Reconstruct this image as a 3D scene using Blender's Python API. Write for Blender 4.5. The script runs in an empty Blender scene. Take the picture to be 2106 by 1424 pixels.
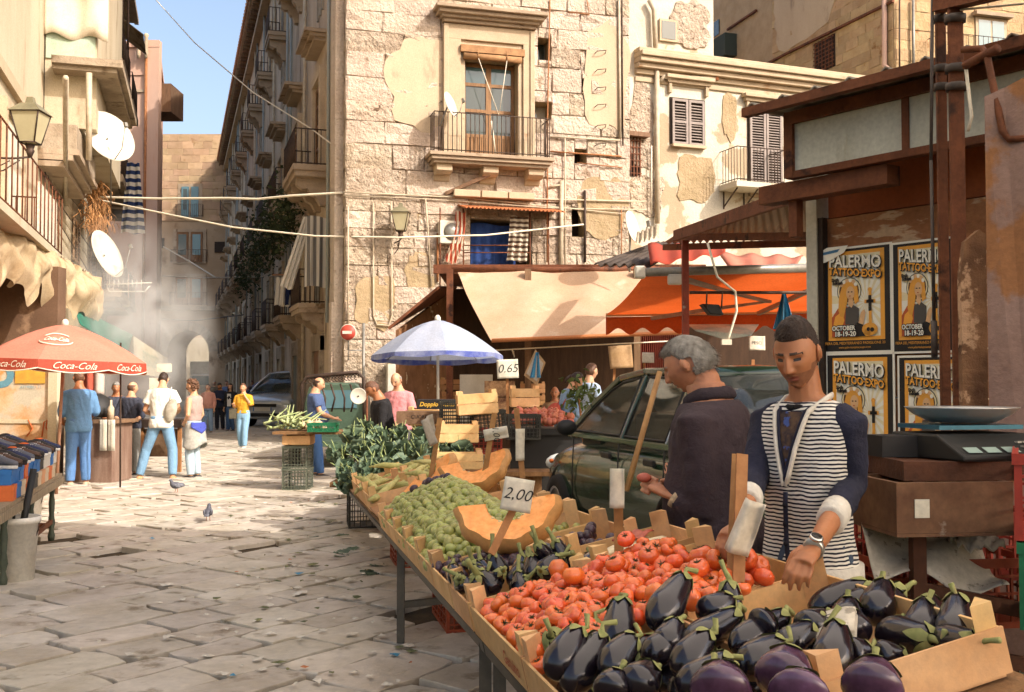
import bpy, math, random
import numpy as np
from mathutils import Vector, Matrix, Euler, noise as mnoise
R = math.radians
random.seed(7)
sc = bpy.context.scene
C = sc.collection
# ---------------------------------------------------------------- camera, sky, sun, exposure
FPX, HCAM, TILT = 2150.0, 1.62, math.atan(73 / 2150)
cam_data = bpy.data.cameras.new('camera'); cam = bpy.data.objects.new('camera', cam_data); C.objects.link(cam)
cam.location = (0, 0, HCAM); cam.rotation_euler = (R(90) + TILT, 0, 0)
cam_data.sensor_width = 36; cam_data.lens = FPX / 2106 * 36; cam_data.clip_start = .1; cam_data.clip_end = 3000
sc.camera = cam
SUN_TO = Vector((.66, -.45, .60)).normalized()
world = bpy.data.worlds.new('World'); sc.world = world; world.use_nodes = True
wn = world.node_tree.nodes; wl = world.node_tree.links
sky = wn.new('ShaderNodeTexSky'); sky.sky_type = 'NISHITA'; sky.sun_disc = False
sky.sun_elevation = math.asin(SUN_TO.z); sky.sun_rotation = math.atan2(SUN_TO.x, SUN_TO.y)
sky.altitude = 50; sky.air_density = 1.0; sky.dust_density = 5.0; sky.ozone_density = 2.0
tint = wn.new('ShaderNodeMix'); tint.data_type = 'RGBA'; tint.blend_type = 'MULTIPLY'; tint.inputs[0].default_value = 1
tint.inputs[7].default_value = (1.0, .915, .84, 1)
bg = wn['Background']; bg.inputs[1].default_value = .15
wl.new(sky.outputs[0], tint.inputs[6]); wl.new(tint.outputs[2], bg.inputs[0])
sun_d = bpy.data.lights.new('sun', 'SUN'); sun_d.energy = 2.2; sun_d.angle = R(.55); sun_d.color = (1, .945, .90)
sun = bpy.data.objects.new('sun', sun_d); C.objects.link(sun)
sun.rotation_euler = SUN_TO.to_track_quat('Z', 'Y').to_euler(); sun.location = (20, -20, 30)
vs = sc.view_settings; sc.display_settings.display_device = 'sRGB'
vs.view_transform = 'Standard'; vs.look = 'None'; vs.gamma = 1; vs.exposure = 1.26; vs.use_curve_mapping = False
sc.cycles.use_denoising = True; sc.cycles.use_adaptive_sampling = True; sc.cycles.adaptive_threshold = .03; sc.cycles.max_bounces = 6; sc.cycles.diffuse_bounces = 4; sc.cycles.glossy_bounces = 3
sc.cycles.transmission_bounces = 4; sc.cycles.transparent_max_bounces = 8; sc.cycles.volume_bounces = 1
sc.cycles.sample_clamp_indirect = 4; sc.cycles.caustics_reflective = False; sc.cycles.caustics_refractive = False
sc.cycles.volume_step_rate = 3; sc.cycles.volume_max_steps = 64
# ---------------------------------------------------------------- placing helpers
def at(px, py, Y):
    u = (px - 1053) / FPX; v = (712 - py) / FPX
    d = Vector((u, math.cos(TILT) - v * math.sin(TILT), math.sin(TILT) + v * math.cos(TILT)))
    return Vector((0, 0, HCAM)) + d * (Y / d.y)
def gp(px, py, z=0):
    u = (px - 1053) / FPX; v = (712 - py) / FPX
    d = Vector((u, math.cos(TILT) - v * math.sin(TILT), math.sin(TILT) + v * math.cos(TILT)))
    return Vector((0, 0, HCAM)) + d * ((z - HCAM) / d.z)
W = {}
def T(x=0, y=0, z=0, rz=0, rx=0, ry=0, s=1):
    return Matrix.Translation((x, y, z)) @ Euler((rx, ry, rz)).to_matrix().to_4x4() @ Matrix.Scale(s, 4)
I4 = Matrix.Identity(4)
def link(o, parent=None, M=None):
    M = M.copy() if M is not None else I4.copy()
    C.objects.link(o); W[o] = M; o.matrix_basis = M
    if parent is not None:
        o.parent = parent; o.matrix_parent_inverse = W[parent].inverted()
    return o
def tag(o, label=None, cat=None, group=None, kind=None):
    if label: o['label'] = label
    if cat: o['category'] = cat
    if group: o['group'] = group
    if kind: o['kind'] = kind
    return o
def thing(name, label, cat, M=None, group=None):
    o = bpy.data.objects.new(name, None); o.empty_display_size = .1
    return tag(link(o, None, M), label, cat, group)
def copy_tree(o, M, parent=None, label=None):
    def rec(src, par, D):
        c = src.copy(); link(c, par, D @ W[src])
        for ch in list(KIDS.get(src, ())): rec(ch, c, D)
        return c
    c = rec(o, parent, M @ W[o].inverted())
    if label: c['label'] = label
    return c
KIDS = {}
class B:
    def __init__(s): s.v = []; s.f = []; s.m = []; s.sm = []
    def add(s, vs, fs, mi=0, sm=False):
        n = len(s.v); s.v += [tuple(p) for p in vs]; s.f += [tuple(i + n for i in f) for f in fs]
        s.m += [mi] * len(fs); s.sm += [sm] * len(fs); return s
    def box(s, x0, x1, y0, y1, z0, z1, mi=0, M=None):
        p = [(x0, y0, z0), (x1, y0, z0), (x1, y1, z0), (x0, y1, z0), (x0, y0, z1), (x1, y0, z1), (x1, y1, z1), (x0, y1, z1)]
        if M is not None: p = [M @ Vector(q) for q in p]
        return s.add(p, [(0, 3, 2, 1), (4, 5, 6, 7), (0, 1, 5, 4), (1, 2, 6, 5), (2, 3, 7, 6), (3, 0, 4, 7)], mi)
    def cbox(s, c, sz, mi=0, M=None):
        x, y, z = c; a, b, d = sz[0] / 2, sz[1] / 2, sz[2] / 2
        return s.box(x - a, x + a, y - b, y + b, z - d, z + d, mi, M)
    def beam(s, p, q, w, h, mi=0, up=(0, 0, 1)):
        p, q = Vector(p), Vector(q); d = (q - p).normalized(); r = d.cross(Vector(up))
        if r.length < 1e-4: r = d.cross(Vector((0, 1, 0)))
        r.normalize(); u = r.cross(d); r *= w / 2; u *= h / 2
        c = [p - r - u, p + r - u, p + r + u, p - r + u, q - r - u, q + r - u, q + r + u, q - r + u]
        return s.add(c, [(0, 1, 2, 3), (7, 6, 5, 4), (0, 4, 5, 1), (1, 5, 6, 2), (2, 6, 7, 3), (3, 7, 4, 0)], mi)
    def tube(s, pts, r, n=8, mi=0, caps=True, sm=True, ell=1.0):
        pts = [Vector(p) for p in pts]; k = len(pts); rs = r if isinstance(r, (list, tuple)) else [r] * k
        vs, fs = [], []; prev = None
        for i, p in enumerate(pts):
            d = (pts[min(i + 1, k - 1)] - pts[max(i - 1, 0)])
            d = d.normalized() if d.length > 1e-9 else Vector((0, 0, 1))
            if prev is None:
                a = d.cross(Vector((0, 0, 1)));
                if a.length < 1e-3: a = d.cross(Vector((0, 1, 0)))
            else: a = prev - d * prev.dot(d)
            a.normalize(); prev = a; b = d.cross(a)
            for j in range(n):
                t = 2 * math.pi * j / n
                vs.append(p + a * (rs[i] * math.cos(t)) + b * (rs[i] * ell * math.sin(t)))
        for i in range(k - 1):
            for j in range(n):
                j2 = (j + 1) % n; fs.append((i * n + j, i * n + j2, (i + 1) * n + j2, (i + 1) * n + j))
        if caps: fs += [tuple(range(n - 1, -1, -1)), tuple(range((k - 1) * n, k * n))]
        return s.add(vs, fs, mi, sm)
    def lathe(s, prof, n=16, mi=0, M=None, sm=True, ribs=None):
        vs, fs = [], []; k = len(prof)
        for i, (r, z) in enumerate(prof):
            for j in range(n):
                t = 2 * math.pi * j / n; q = r * (ribs(t, i) if ribs else 1)
                vs.append(Vector((q * math.cos(t), q * math.sin(t), z)))
        for i in range(k - 1):
            for j in range(n):
                j2 = (j + 1) % n; fs.append((i * n + j, i * n + j2, (i + 1) * n + j2, (i + 1) * n + j))
        fs += [tuple(range(n - 1, -1, -1)), tuple(range((k - 1) * n, k * n))]
        if M is not None: vs = [M @ v for v in vs]
        return s.add(vs, fs, mi, sm)
    def ball(s, c, r, n=10, m=7, mi=0, M=None):
        rx, ry, rz = r if isinstance(r, (list, tuple)) else (r, r, r)
        vs = [(0, 0, -1)]; fs = []
        for i in range(1, m):
            f = math.pi * i / m - math.pi / 2
            for j in range(n):
                t = 2 * math.pi * j / n; vs.append((math.cos(f) * math.cos(t), math.cos(f) * math.sin(t), math.sin(f)))
        vs.append((0, 0, 1)); e = len(vs) - 1
        for j in range(n):
            j2 = (j + 1) % n; fs.append((0, 1 + j2, 1 + j)); b = 1 + (m - 2) * n; fs.append((b + j, b + j2, e))
            for i in range(m - 2):
                a = 1 + i * n; fs.append((a + j, a + j2, a + n + j2, a + n + j))
        q = [Vector((c[0] + x * rx, c[1] + y * ry, c[2] + z * rz)) for x, y, z in vs]
        if M is not None: q = [M @ p for p in q]
        return s.add(q, fs, mi, True)
    def grid(s, f, nu, nv, mi=0, sm=True, thick=0, wrap=False):
        vs = [Vector(f(i / nu, j / nv)) for i in range(nu + (0 if wrap else 1)) for j in range(nv + 1)]
        fs = []; w = nv + 1; NU = nu
        for i in range(nu):
            i2 = (i + 1) % nu if wrap else i + 1
            for j in range(nv): fs.append((i * w + j, i2 * w + j, i2 * w + j + 1, i * w + j + 1))
        return s.add(vs, fs, mi, sm)
    def prism(s, poly, h0, h1, ax='z', mi=0, M=None):
        n = len(poly); mk = {'z': lambda a, b, h: (a, b, h), 'y': lambda a, b, h: (a, h, b), 'x': lambda a, b, h: (h, a, b)}[ax]
        vs = [Vector(mk(a, b, h0)) for a, b in poly] + [Vector(mk(a, b, h1)) for a, b in poly]
        if M is not None: vs = [M @ v for v in vs]
        fs = [tuple(range(n - 1, -1, -1)), tuple(range(n, 2 * n))] + [(i, (i + 1) % n, n + (i + 1) % n, n + i) for i in range(n)]
        return s.add(vs, fs, mi)
    def mesh(s, name, mats):
        used = sorted({i for f in s.f for i in f})
        if len(used) < len(s.v): mp = {j: i for i, j in enumerate(used)}; s.f = [tuple(mp[i] for i in f) for f in s.f]; s.v = [s.v[j] for j in used]
        me = bpy.data.meshes.new(name); me.from_pydata(s.v, [], s.f)
        for m in (mats if isinstance(mats, (list, tuple)) else [mats]): me.materials.append(m)
        me.polygons.foreach_set('material_index', s.m); me.polygons.foreach_set('use_smooth', s.sm)
        me.update(); return me
    def obj(s, name, mats, parent=None, M=None, bevel=0, solid=0):
        o = bpy.data.objects.new(name, s.mesh(name, mats)); link(o, parent, M)
        if parent is not None: KIDS.setdefault(parent, []).append(o)
        if solid:
            m = o.modifiers.new('solid', 'SOLIDIFY'); m.thickness = solid; m.offset = 0
        if bevel:
            m = o.modifiers.new('bevel', 'BEVEL'); m.width = bevel; m.segments = 2; m.limit_method = 'ANGLE'
        return o
def inst(me, name, parent=None, M=None):
    o = bpy.data.objects.new(name, me); link(o, parent, M)
    if parent is not None: KIDS.setdefault(parent, []).append(o)
    return o
FONT_CACHE = {}
def text_mesh(txt, size=1.0, shear=0, bold=0, align='CENTER', space=1.0, extr=0):
    k = (txt, size, shear, bold, align, space, extr)
    if k not in FONT_CACHE:
        cu = bpy.data.curves.new('t', 'FONT'); cu.body = txt; cu.size = size; cu.shear = shear; cu.offset = bold; cu.align_x = align; cu.space_character = space; cu.extrude = extr
        cu.resolution_u = 3; cu.align_y = 'CENTER'
        o = bpy.data.objects.new('t', cu); C.objects.link(o)
        dg = bpy.context.evaluated_depsgraph_get(); me = bpy.data.meshes.new_from_object(o.evaluated_get(dg))
        FONT_CACHE[k] = ([tuple(v.co) for v in me.vertices], [tuple(p.vertices) for p in me.polygons])
        bpy.data.objects.remove(o); bpy.data.meshes.remove(me); bpy.data.curves.remove(cu)
    return FONT_CACHE[k]
def put_text(b, txt, size, f, mi=0, **kw):
    vs, fs = text_mesh(txt, size, **kw)
    b.add([f(x, y) for x, y, z in vs], fs, mi)
# ---------------------------------------------------------------- materials
def lin(h):
    if isinstance(h, str):
        h = h.lstrip('#'); c = [int(h[i:i + 2], 16) / 255 for i in (0, 2, 4)]
    else: c = h
    return tuple(((x + .055) / 1.055) ** 2.4 if x > .04045 else x / 12.92 for x in c) + (1,)
MATS = {}
def mat(name, c, c2=None, rough=.8, scale=3., bump=0., bscale=25., metal=0., spec=.35, var=.0, c3=None, c3s=1.2, c3t=.58, c3w=.06, stretch=None,
        trans=0., alpha=1., coat=0., obj=False, fine=.12, detail=5, bdist=.02, fscale=40., isl=True, emit=0):
    if name in MATS: return MATS[name]
    m = bpy.data.materials.new(name); m.use_nodes = True; nt = m.node_tree; N = nt.nodes; L = nt.links
    p = N['Principled BSDF']; MATS[name] = m
    p.inputs['Roughness'].default_value = rough; p.inputs['Metallic'].default_value = metal; p.inputs['Specular IOR Level'].default_value = spec
    p.inputs['Coat Weight'].default_value = coat; p.inputs['Coat Roughness'].default_value = .05
    src = N.new('ShaderNodeTexCoord').outputs['Object'] if obj else N.new('ShaderNodeNewGeometry').outputs['Position']
    def mapped(sv):
        mp = N.new('ShaderNodeMapping'); mp.inputs['Scale'].default_value = sv; L.new(src, mp.inputs[0]); return mp.outputs[0]
    base = mapped(stretch) if stretch else src
    def noise(sc_, det=detail, vec=None, ro=.6):
        n = N.new('ShaderNodeTexNoise'); n.inputs['Scale'].default_value = sc_; n.inputs['Detail'].default_value = det; n.inputs['Roughness'].default_value = ro
        L.new(vec or base, n.inputs['Vector']); return n.outputs['Fac']
    def ramp(inp, lo, hi):
        r = N.new('ShaderNodeMapRange'); r.inputs[1].default_value = lo; r.inputs[2].default_value = hi; L.new(inp, r.inputs[0]); return r.outputs[0]
    def mix(f, a, b, mode='MIX'):
        x = N.new('ShaderNodeMix'); x.data_type = 'RGBA'; x.blend_type = mode
        if hasattr(f, 'links'): L.new(f, x.inputs[0])
        else: x.inputs[0].default_value = f
        for v, i in ((a, 6), (b, 7)):
            if hasattr(v, 'links'): L.new(v, x.inputs[i])
            else: x.inputs[i].default_value = v
        return x.outputs[2]
    col = lin(c)
    if c2: col = mix(ramp(noise(scale), .35, .65), col, lin(c2))
    if c3: col = mix(ramp(noise(c3s, 6), c3t, c3t + c3w), col, lin(c3))
    if fine:
        fv = N.new('ShaderNodeMapRange'); fv.inputs[1].default_value = .3; fv.inputs[2].default_value = .7; fv.inputs[3].default_value = 1 - fine; fv.inputs[4].default_value = 1 + fine
        L.new(noise(fscale, 3, src), fv.inputs[0])
        h = N.new('ShaderNodeHueSaturation'); L.new(fv.outputs[0], h.inputs['Value'])
        if hasattr(col, 'links'): L.new(col, h.inputs['Color'])
        else: h.inputs['Color'].default_value = col
        col = h.outputs[0]
    if var:
        oi = N.new('ShaderNodeObjectInfo').outputs['Random']
        if isl:
            g = N.new('ShaderNodeNewGeometry'); ad = N.new('ShaderNodeMath'); ad.operation = 'ADD'; L.new(oi, ad.inputs[0]); L.new(g.outputs['Random Per Island'], ad.inputs[1])
            fr = N.new('ShaderNodeMath'); fr.operation = 'FRACT'; L.new(ad.outputs[0], fr.inputs[0]); oi = fr.outputs[0]
        vv = N.new('ShaderNodeMapRange'); vv.inputs[3].default_value = 1 - var; vv.inputs[4].default_value = 1 + var; L.new(oi, vv.inputs[0])
        h = N.new('ShaderNodeHueSaturation'); L.new(vv.outputs[0], h.inputs['Value'])
        hh = N.new('ShaderNodeMapRange'); hh.inputs[3].default_value = .5 - var * .06; hh.inputs[4].default_value = .5 + var * .06
        ml = N.new('ShaderNodeMath'); ml.operation = 'MULTIPLY'; ml.inputs[1].default_value = 7.31; L.new(oi, ml.inputs[0])
        f2 = N.new('ShaderNodeMath'); f2.operation = 'FRACT'; L.new(ml.outputs[0], f2.inputs[0]); L.new(f2.outputs[0], hh.inputs[0]); L.new(hh.outputs[0], h.inputs['Hue'])
        if hasattr(col, 'links'): L.new(col, h.inputs['Color'])
        else: h.inputs['Color'].default_value = col
        col = h.outputs[0]
    if hasattr(col, 'links'): L.new(col, p.inputs['Base Color'])
    else: p.inputs['Base Color'].default_value = col
    if bump:
        b = N.new('ShaderNodeBump'); b.inputs['Strength'].default_value = bump; b.inputs['Distance'].default_value = bdist
        L.new(noise(bscale, 5, src, .65), b.inputs['Height']); L.new(b.outputs[0], p.inputs['Normal'])
    if alpha < 1: p.inputs['Alpha'].default_value = alpha
    if emit:
        p.inputs['Emission Strength'].default_value = emit; p.inputs['Emission Color'].default_value = lin(c)
    if trans:
        t = N.new('ShaderNodeBsdfTranslucent'); mx = N.new('ShaderNodeMixShader'); mx.inputs[0].default_value = trans
        if hasattr(col, 'links'): L.new(col, t.inputs[0])
        else: t.inputs[0].default_value = col
        out = N['Material Output']; L.new(p.outputs[0], mx.inputs[1]); L.new(t.outputs[0], mx.inputs[2]); L.new(mx.outputs[0], out.inputs[0])
    return m
def glass_mat(name, c, rough=.08, alpha=1.):
    return mat(name, c, rough=rough, spec=.8, fine=0, alpha=alpha)
limestone = mat('limestone', '#bca894', '#c9b8a4', scale=.9, rough=.9, bump=1, bscale=11, var=.08, c3='#98826a', c3s=2.6, c3t=.6, c3w=.1, bdist=.10, fine=.12, fscale=22)
limestone_rough = mat('limestone rough', '#b09c84', '#c3b29c', scale=2.2, rough=.95, bump=1, bscale=7, var=.08, c3='#77624c', c3s=6, c3t=.61, c3w=.06, bdist=.22, fine=.2, fscale=16)
mortar = mat('old mortar', '#93805f', '#a89272', scale=2, rough=.95, bump=.8, bscale=12, bdist=.05)
plaster_cream = mat('cream plaster', '#bba88c', '#b09c80', scale=.7, rough=.9, bump=.35, bscale=6, c3='#93806a', c3s=1.4, c3t=.6, c3w=.1, stretch=(1, 1, .35))
plaster_white = mat('white plaster', '#c2bba8', '#b8ad96', scale=.8, rough=.9, bump=.5, bscale=5, c3='#a08d72', c3s=.8, c3t=.56, c3w=.03, bdist=.05)
plaster_street = mat('grey brown plaster', '#b8a790', '#a59179', scale=.8, rough=.9, bump=.5, bscale=5, c3='#786753', c3s=1.2, c3t=.56, c3w=.12, stretch=(1, 1, .4), bdist=.04)
plaster_left = mat('pale plaster', '#b7ab92', '#aa9c82', scale=.9, rough=.9, bump=.35, bscale=5, c3='#8d7c62', c3s=1.6, c3t=.58, c3w=.12, stretch=(1, 1, .3), bdist=.03)
plaster_pink = mat('pink plaster', '#bf9880', '#c6a48e', scale=.5, rough=.9, bump=.2, bscale=6, c3='#b98465', c3s=.8, c3t=.62, c3w=.1, stretch=(1, 1, .3))
concrete = mat('weathered concrete', '#9f907a', '#857560', scale=2, rough=.95, bump=.6, bscale=10, c3='#655540', c3s=1.4, c3t=.58, c3w=.1, bdist=.04)
trim = mat('stone trim', '#a39078', '#93806a', scale=2, rough=.9, bump=.4, bscale=12, c3='#6f5a42', c3s=1.6, c3t=.6, c3w=.08, bdist=.03)
trim_light = mat('pale stone trim', '#b5a286', '#a8957a', scale=2, rough=.9, bump=.3, bscale=12, c3='#97795a', c3s=1.6, c3t=.62, c3w=.08, bdist=.02)
iron = mat('dark iron', '#3b3129', '#54443a', scale=8, rough=.6, metal=.6, fine=.1)
rust = mat('rusty iron', '#5b3520', '#74452a', scale=5, rough=.75, metal=.2, bump=.3, bscale=40, c3='#3a2216', c3s=4, c3t=.58, c3w=.06, bdist=.01)
wood_old = mat('old wood', '#7d6248', '#644b34', scale=4, rough=.8, bump=.3, bscale=30, stretch=(3, 3, .5), var=.12)
wood_door = mat('brown door wood', '#7d5836', '#6a4828', scale=4, rough=.65, bump=.2, bscale=30, stretch=(6, 6, .6))
wood_crate = mat('pale crate wood', '#d8b07c', '#c69a64', scale=5, rough=.75, bump=.25, bscale=60, var=.16, c3='#a27a4c', c3s=5, c3t=.62, c3w=.1, bdist=.004, isl=True)
wood_stick = mat('stick wood', '#a97a4a', '#8f6238', scale=8, rough=.75, bump=.2, bscale=60, var=.12, bdist=.004)
glass_dark = glass_mat('dark window glass', '#3c443e', .06)
glass_sky = glass_mat('sky window glass', '#56757a', .06)
white_paint = mat('white paint', '#c9c4b4', '#bab3a0', scale=4, rough=.55, fine=.05)
grey_metal = mat('grey metal', '#8d8a80', '#7a766c', scale=6, rough=.45, metal=.4)
pipe_mat = mat('pale pipe', '#b9ab92', '#a3937a', scale=5, rough=.6)
rust_pipe = mat('rust pipe', '#86552f', '#a06a3f', scale=5, rough=.7)
cable_mat = mat('pale cable', '#d6ccb4', rough=.6, fine=.1)
cable_dark = mat('dark cable', '#4a4038', rough=.6, fine=.1)
shutter_mat = mat('grey shutter paint', '#8c8077', '#7f736a', scale=4, rough=.6)
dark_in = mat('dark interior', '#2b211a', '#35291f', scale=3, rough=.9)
# ================================================================ ground
dirt = mat('joint dirt', '#3d3223', '#54462f', scale=6, rough=1, bump=.6, bscale=40, bdist=.02)
paver = mat('worn limestone paver', '#bfb6a6', '#aba08c', scale=2.4, rough=.55, bump=.5, bscale=22, var=.13, c3='#7d7059', c3s=4, c3t=.57, c3w=.12, spec=.4, bdist=.012, fscale=14, fine=.10)
b = B(); b.add([(-400, -60, 0), (400, -60, 0), (400, 700, 0), (-400, 700, 0)], [(0, 1, 2, 3)])
ground = b.obj('ground', dirt); tag(ground, 'stone paved market street', None, None, 'structure')
# rows of slabs run up-right across the street
E1 = Vector((.58, .815)).normalized(); E2 = Vector((-E1.y, E1.x))
stones = []
rs = random.Random(3)
k = -60
off = -26.0
while off < 40:
    wdt = rs.choice((.33, .38, .42, .47))
    s = -25 + rs.random()
    while s < 60:
        ln = rs.uniform(.38, .78)
        c = E1 * (s + ln / 2) + E2 * (off + wdt / 2)
        if 4.7 < c.y < 46 and -.52 * c.y - 1 < c.x < .35 * c.y + .5 and not (c.x > .3 and c.y < 16) and c.x > -3.4 - .3 * c.y - .5 and c.x < 4.6 - .322 * c.y + 14:
            stones.append((s, off, ln, wdt, c))
        s += ln
    off += wdt
def stone_geo(s, off, ln, wdt, c, rnd):
    g = rnd.uniform(.007, .018); cs = []
    per = []
    x0, x1, y0, y1 = s + g, s + ln - g, off + g, off + wdt - g
    for (ax, ay, bx, by, n) in ((x0, y0, x1, y0, 4), (x1, y0, x1, y1, 3), (x1, y1, x0, y1, 4), (x0, y1, x0, y0, 3)):
        for i in range(n):
            t = i / n; jit = .013 if i == 0 else .006
            per.append(Vector((ax + (bx - ax) * t + rnd.gauss(0, jit), ay + (by - ay) * t + rnd.gauss(0, jit))))
    for i in (0, 4, 7, 11):   # worn corners
        mid = Vector((s + ln / 2, off + wdt / 2)); per[i] = per[i] + (mid - per[i]) * rnd.uniform(.01, .05)
    mid = Vector((s + ln / 2, off + wdt / 2)); top = rnd.uniform(.045, .062); tx, ty = rnd.gauss(0, .012), rnd.gauss(0, .012)
    vs = []
    for f, z in ((1.0, 0.004), (.994, top - .005), (.982, top), (.5, top + .001)):
        for p in per:
            q = mid + (p - mid) * f; d = q - mid
            xy = E1 * q.x + E2 * q.y; zz = z + (0 if z < .01 else d.x * tx + d.y * ty + rnd.gauss(0, .0015))
            vs.append((xy.x, xy.y, zz))
    n = len(per); fs = []
    for r_ in range(3):
        for i in range(n): fs.append((r_ * n + i, r_ * n + (i + 1) % n, (r_ + 1) * n + (i + 1) % n, (r_ + 1) * n + i))
    fs.append(tuple(range(3 * n, 4 * n))); return vs, fs
def vis(c):
    # the slabs that show largest, in front of the stalls
    if c.y < 5: return -1
    hid = c.x > .9 - .226 * (c.y - 2.46) * 1.0 + .25
    hid2 = c.x < -.47 * c.y
    return (1 / c.y) * (0.02 if hid or hid2 else 1)
stones.sort(key=lambda q: -vis(q[4]))
rest = B()
for i, q in enumerate(stones):
    if rs.random() < .015: continue
    vs, fs = stone_geo(*q, rs)
    if i < 300:
        b = B(); b.add(vs, fs, 0, False)
        b.obj('paving_stone', paver, ground)
    else: rest.add(vs, fs, 0, False)
o = rest.obj('far_paving_stones', paver, ground); o['kind'] = 'stuff'
# far carriageway beyond the slabs
b = B(); b.add([(-60, 45, .03), (10, 45, .03), (10, 240, .03), (-90, 240, .03)], [(0, 1, 2, 3)])
tag(b.obj('street', mat('far paving', '#9a8e76', '#82775f', scale=1.5, rough=.8, bump=.4, bscale=10)), None, None, None, 'structure')
# raised pavement under the market shops, behind the stalls
b = B(); pv = [(.62, 4.75), (4.6, 3.0), (14, 9), (9.5, 29.2), (2.4, 27.3), (-2.6, 25.9), (-2.7, 20), (-.9, 13.5), (-.25, 9.5)]
b.prism(pv, .006, .13); tag(b.obj('pavement', mat('pavement stone', '#8d8069', '#786b55', scale=2, rough=.85, bump=.4, bscale=15)), None, None, None, 'structure')
# ================================================================ facade frames
class Facade:
    def __init__(s, x, y, dx, dy):
        l = math.hypot(dx, dy); s.o = Vector((x, y)); s.d = Vector((dx / l, dy / l)); s.M = T(x, y, 0, math.atan2(dy, dx))
    def p(s, px, py, out=0.):   # pixel of the photograph -> (along, height) on this wall plane (or on one `out` metres in front)
        a = at(px, py, 10) - Vector((0, 0, HCAM)); n = Vector((-s.d.y, s.d.x)); o = s.o - n * out
        k = o.dot(n) / (a.x * n.x + a.y * n.y); q = a * k
        return (Vector((q.x, q.y)) - o).dot(s.d), HCAM + q.z
def rect(fc, x0, y0, x1, y1, out=0):
    a = fc.p(x0, (y0 + y1) / 2, out)[0]; c = fc.p(x1, (y0 + y1) / 2, out)[0]; m = (x0 + x1) / 2
    return a, c, fc.p(m, y1, out)[1], fc.p(m, y0, out)[1]
def clip_rects(r, holes):
    out = [r]
    for (a, c, z0, z1) in holes:
        nx = []
        for (x0, x1, y0, y1) in out:
            if x1 <= a or x0 >= c or y1 <= z0 or y0 >= z1: nx.append((x0, x1, y0, y1)); continue
            if x0 < a: nx.append((x0, a, y0, y1))
            if x1 > c: nx.append((c, x1, y0, y1))
            m0, m1 = max(x0, a), min(x1, c)
            if y0 < z0: nx.append((m0, m1, y0, z0))
            if y1 > z1: nx.append((m0, m1, z1, y1))
        out = [q for q in nx if q[1] - q[0] > .04 and q[3] - q[2] > .04]
    return out
BLK = {}
def block_mesh(m, v):
    if (m.name, v) not in BLK:
        rn = random.Random(v * 13 + 1); b = B(); e = .04
        vs, fs = [], []
        ring = [(-.5, -.5), (0, -.5), (.5, -.5), (.5, 0), (.5, .5), (0, .5), (-.5, .5), (-.5, 0)]
        for f, y in ((1, 0), (1, -.9), (.955, -1)):
            for (x, z) in ring: vs.append((x * (f if f < 1 else 1) + rn.gauss(0, .008), y + (rn.gauss(0, .07) if f < 1 else 0), z * f + rn.gauss(0, .012)))
        vs.append((0, -1.03, 0))
        for r_ in range(2):
            for i in range(8): fs.append((r_ * 8 + i, r_ * 8 + (i + 1) % 8, (r_ + 1) * 8 + (i + 1) % 8, (r_ + 1) * 8 + i))
        for i in range(8): fs.append((16 + i, 16 + (i + 1) % 8, 24))
        b.add(vs, fs, 0, False); BLK[(m.name, v)] = b.mesh('stone_block', m)
    return BLK[(m.name, v)]
def block_wall(parent, fc, x0, x1, z0, z1, bw, bh, holes, depth, m, name='stone_block', gap=.006, rnd=None, m2=None, p2=0):
    rnd = rnd or random.Random(5); z = z0; row = 0; n = 0
    while z < z1 - .05:
        h = min(bh * rnd.uniform(.85, 1.15), z1 - z); x = x0 - (rnd.random() * bw * .6 if row % 2 else 0); row += 1
        while x < x1 - .02:
            w = bw * rnd.uniform(.7, 1.35); a = max(x, x0); c = min(x + w, x1)
            if x1 - c < .15: c = x1
            if c - a > .05:
                for (p, q, r_, s_) in clip_rects((a, c, z, z + h), holes):
                    dd = depth + rnd.uniform(-.012, .018)
                    mm = m2 if (m2 and rnd.random() < (p2(a, z) if callable(p2) else p2)) else m
                    M = fc.M @ Matrix.Translation(((p + q) / 2, 0, (r_ + s_) / 2)) @ Matrix.Diagonal((q - p - gap, dd, s_ - r_ - gap, 1))
                    inst(block_mesh(mm, rnd.randrange(10)), name, parent, M); n += 1
            x += w
        z += h
    return n
def patch(parent, fc, cx, cz, rx, rz, m, out, name='plaster_patch', rnd=random.Random(11), n=30, th=.012):
    poly = []; ph = rnd.random() * 9
    for i in range(n):
        t = 2 * math.pi * i / n; q = 1 + .28 * mnoise.noise(Vector((math.cos(t) * 1.6 + ph, math.sin(t) * 1.6, ph))) + rnd.uniform(-.07, .07)
        ct, st = math.cos(t), math.sin(t); k_ = max(abs(ct), abs(st)) ** .55
        poly.append((cx + rx * q * ct / k_, cz + rz * q * st / k_))
    b = B(); b.prism(poly, -out - th, -out + .02, 'y'); return b.obj(name, m, parent, fc.M)
def railing(parent, fc, x0, x1, z, out, h=.95, n=None, wall=0., name='railing', m=iron, r=.011, posts=True):
    b = B(); n = n or int((x1 - x0) / .12)
    for zz in (z + .06, z + h): b.tube([(x0, -wall, zz), (x0, -out, zz), (x1, -out, zz), (x1, -wall, zz)], r * 1.3, 5)
    for i in range(n + 1):
        x = x0 + (x1 - x0) * i / n; b.tube([(x, -out, z), (x, -out, z + h)], r, 4)
    k_ = max(2, int((out - wall) / .13))
    for i in range(1, k_):
        y = -wall - (out - wall) * i / k_
        for x in (x0, x1): b.tube([(x, y, z), (x, y, z + h)], r, 4)
    return b.obj(name, m, parent, fc.M)
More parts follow.
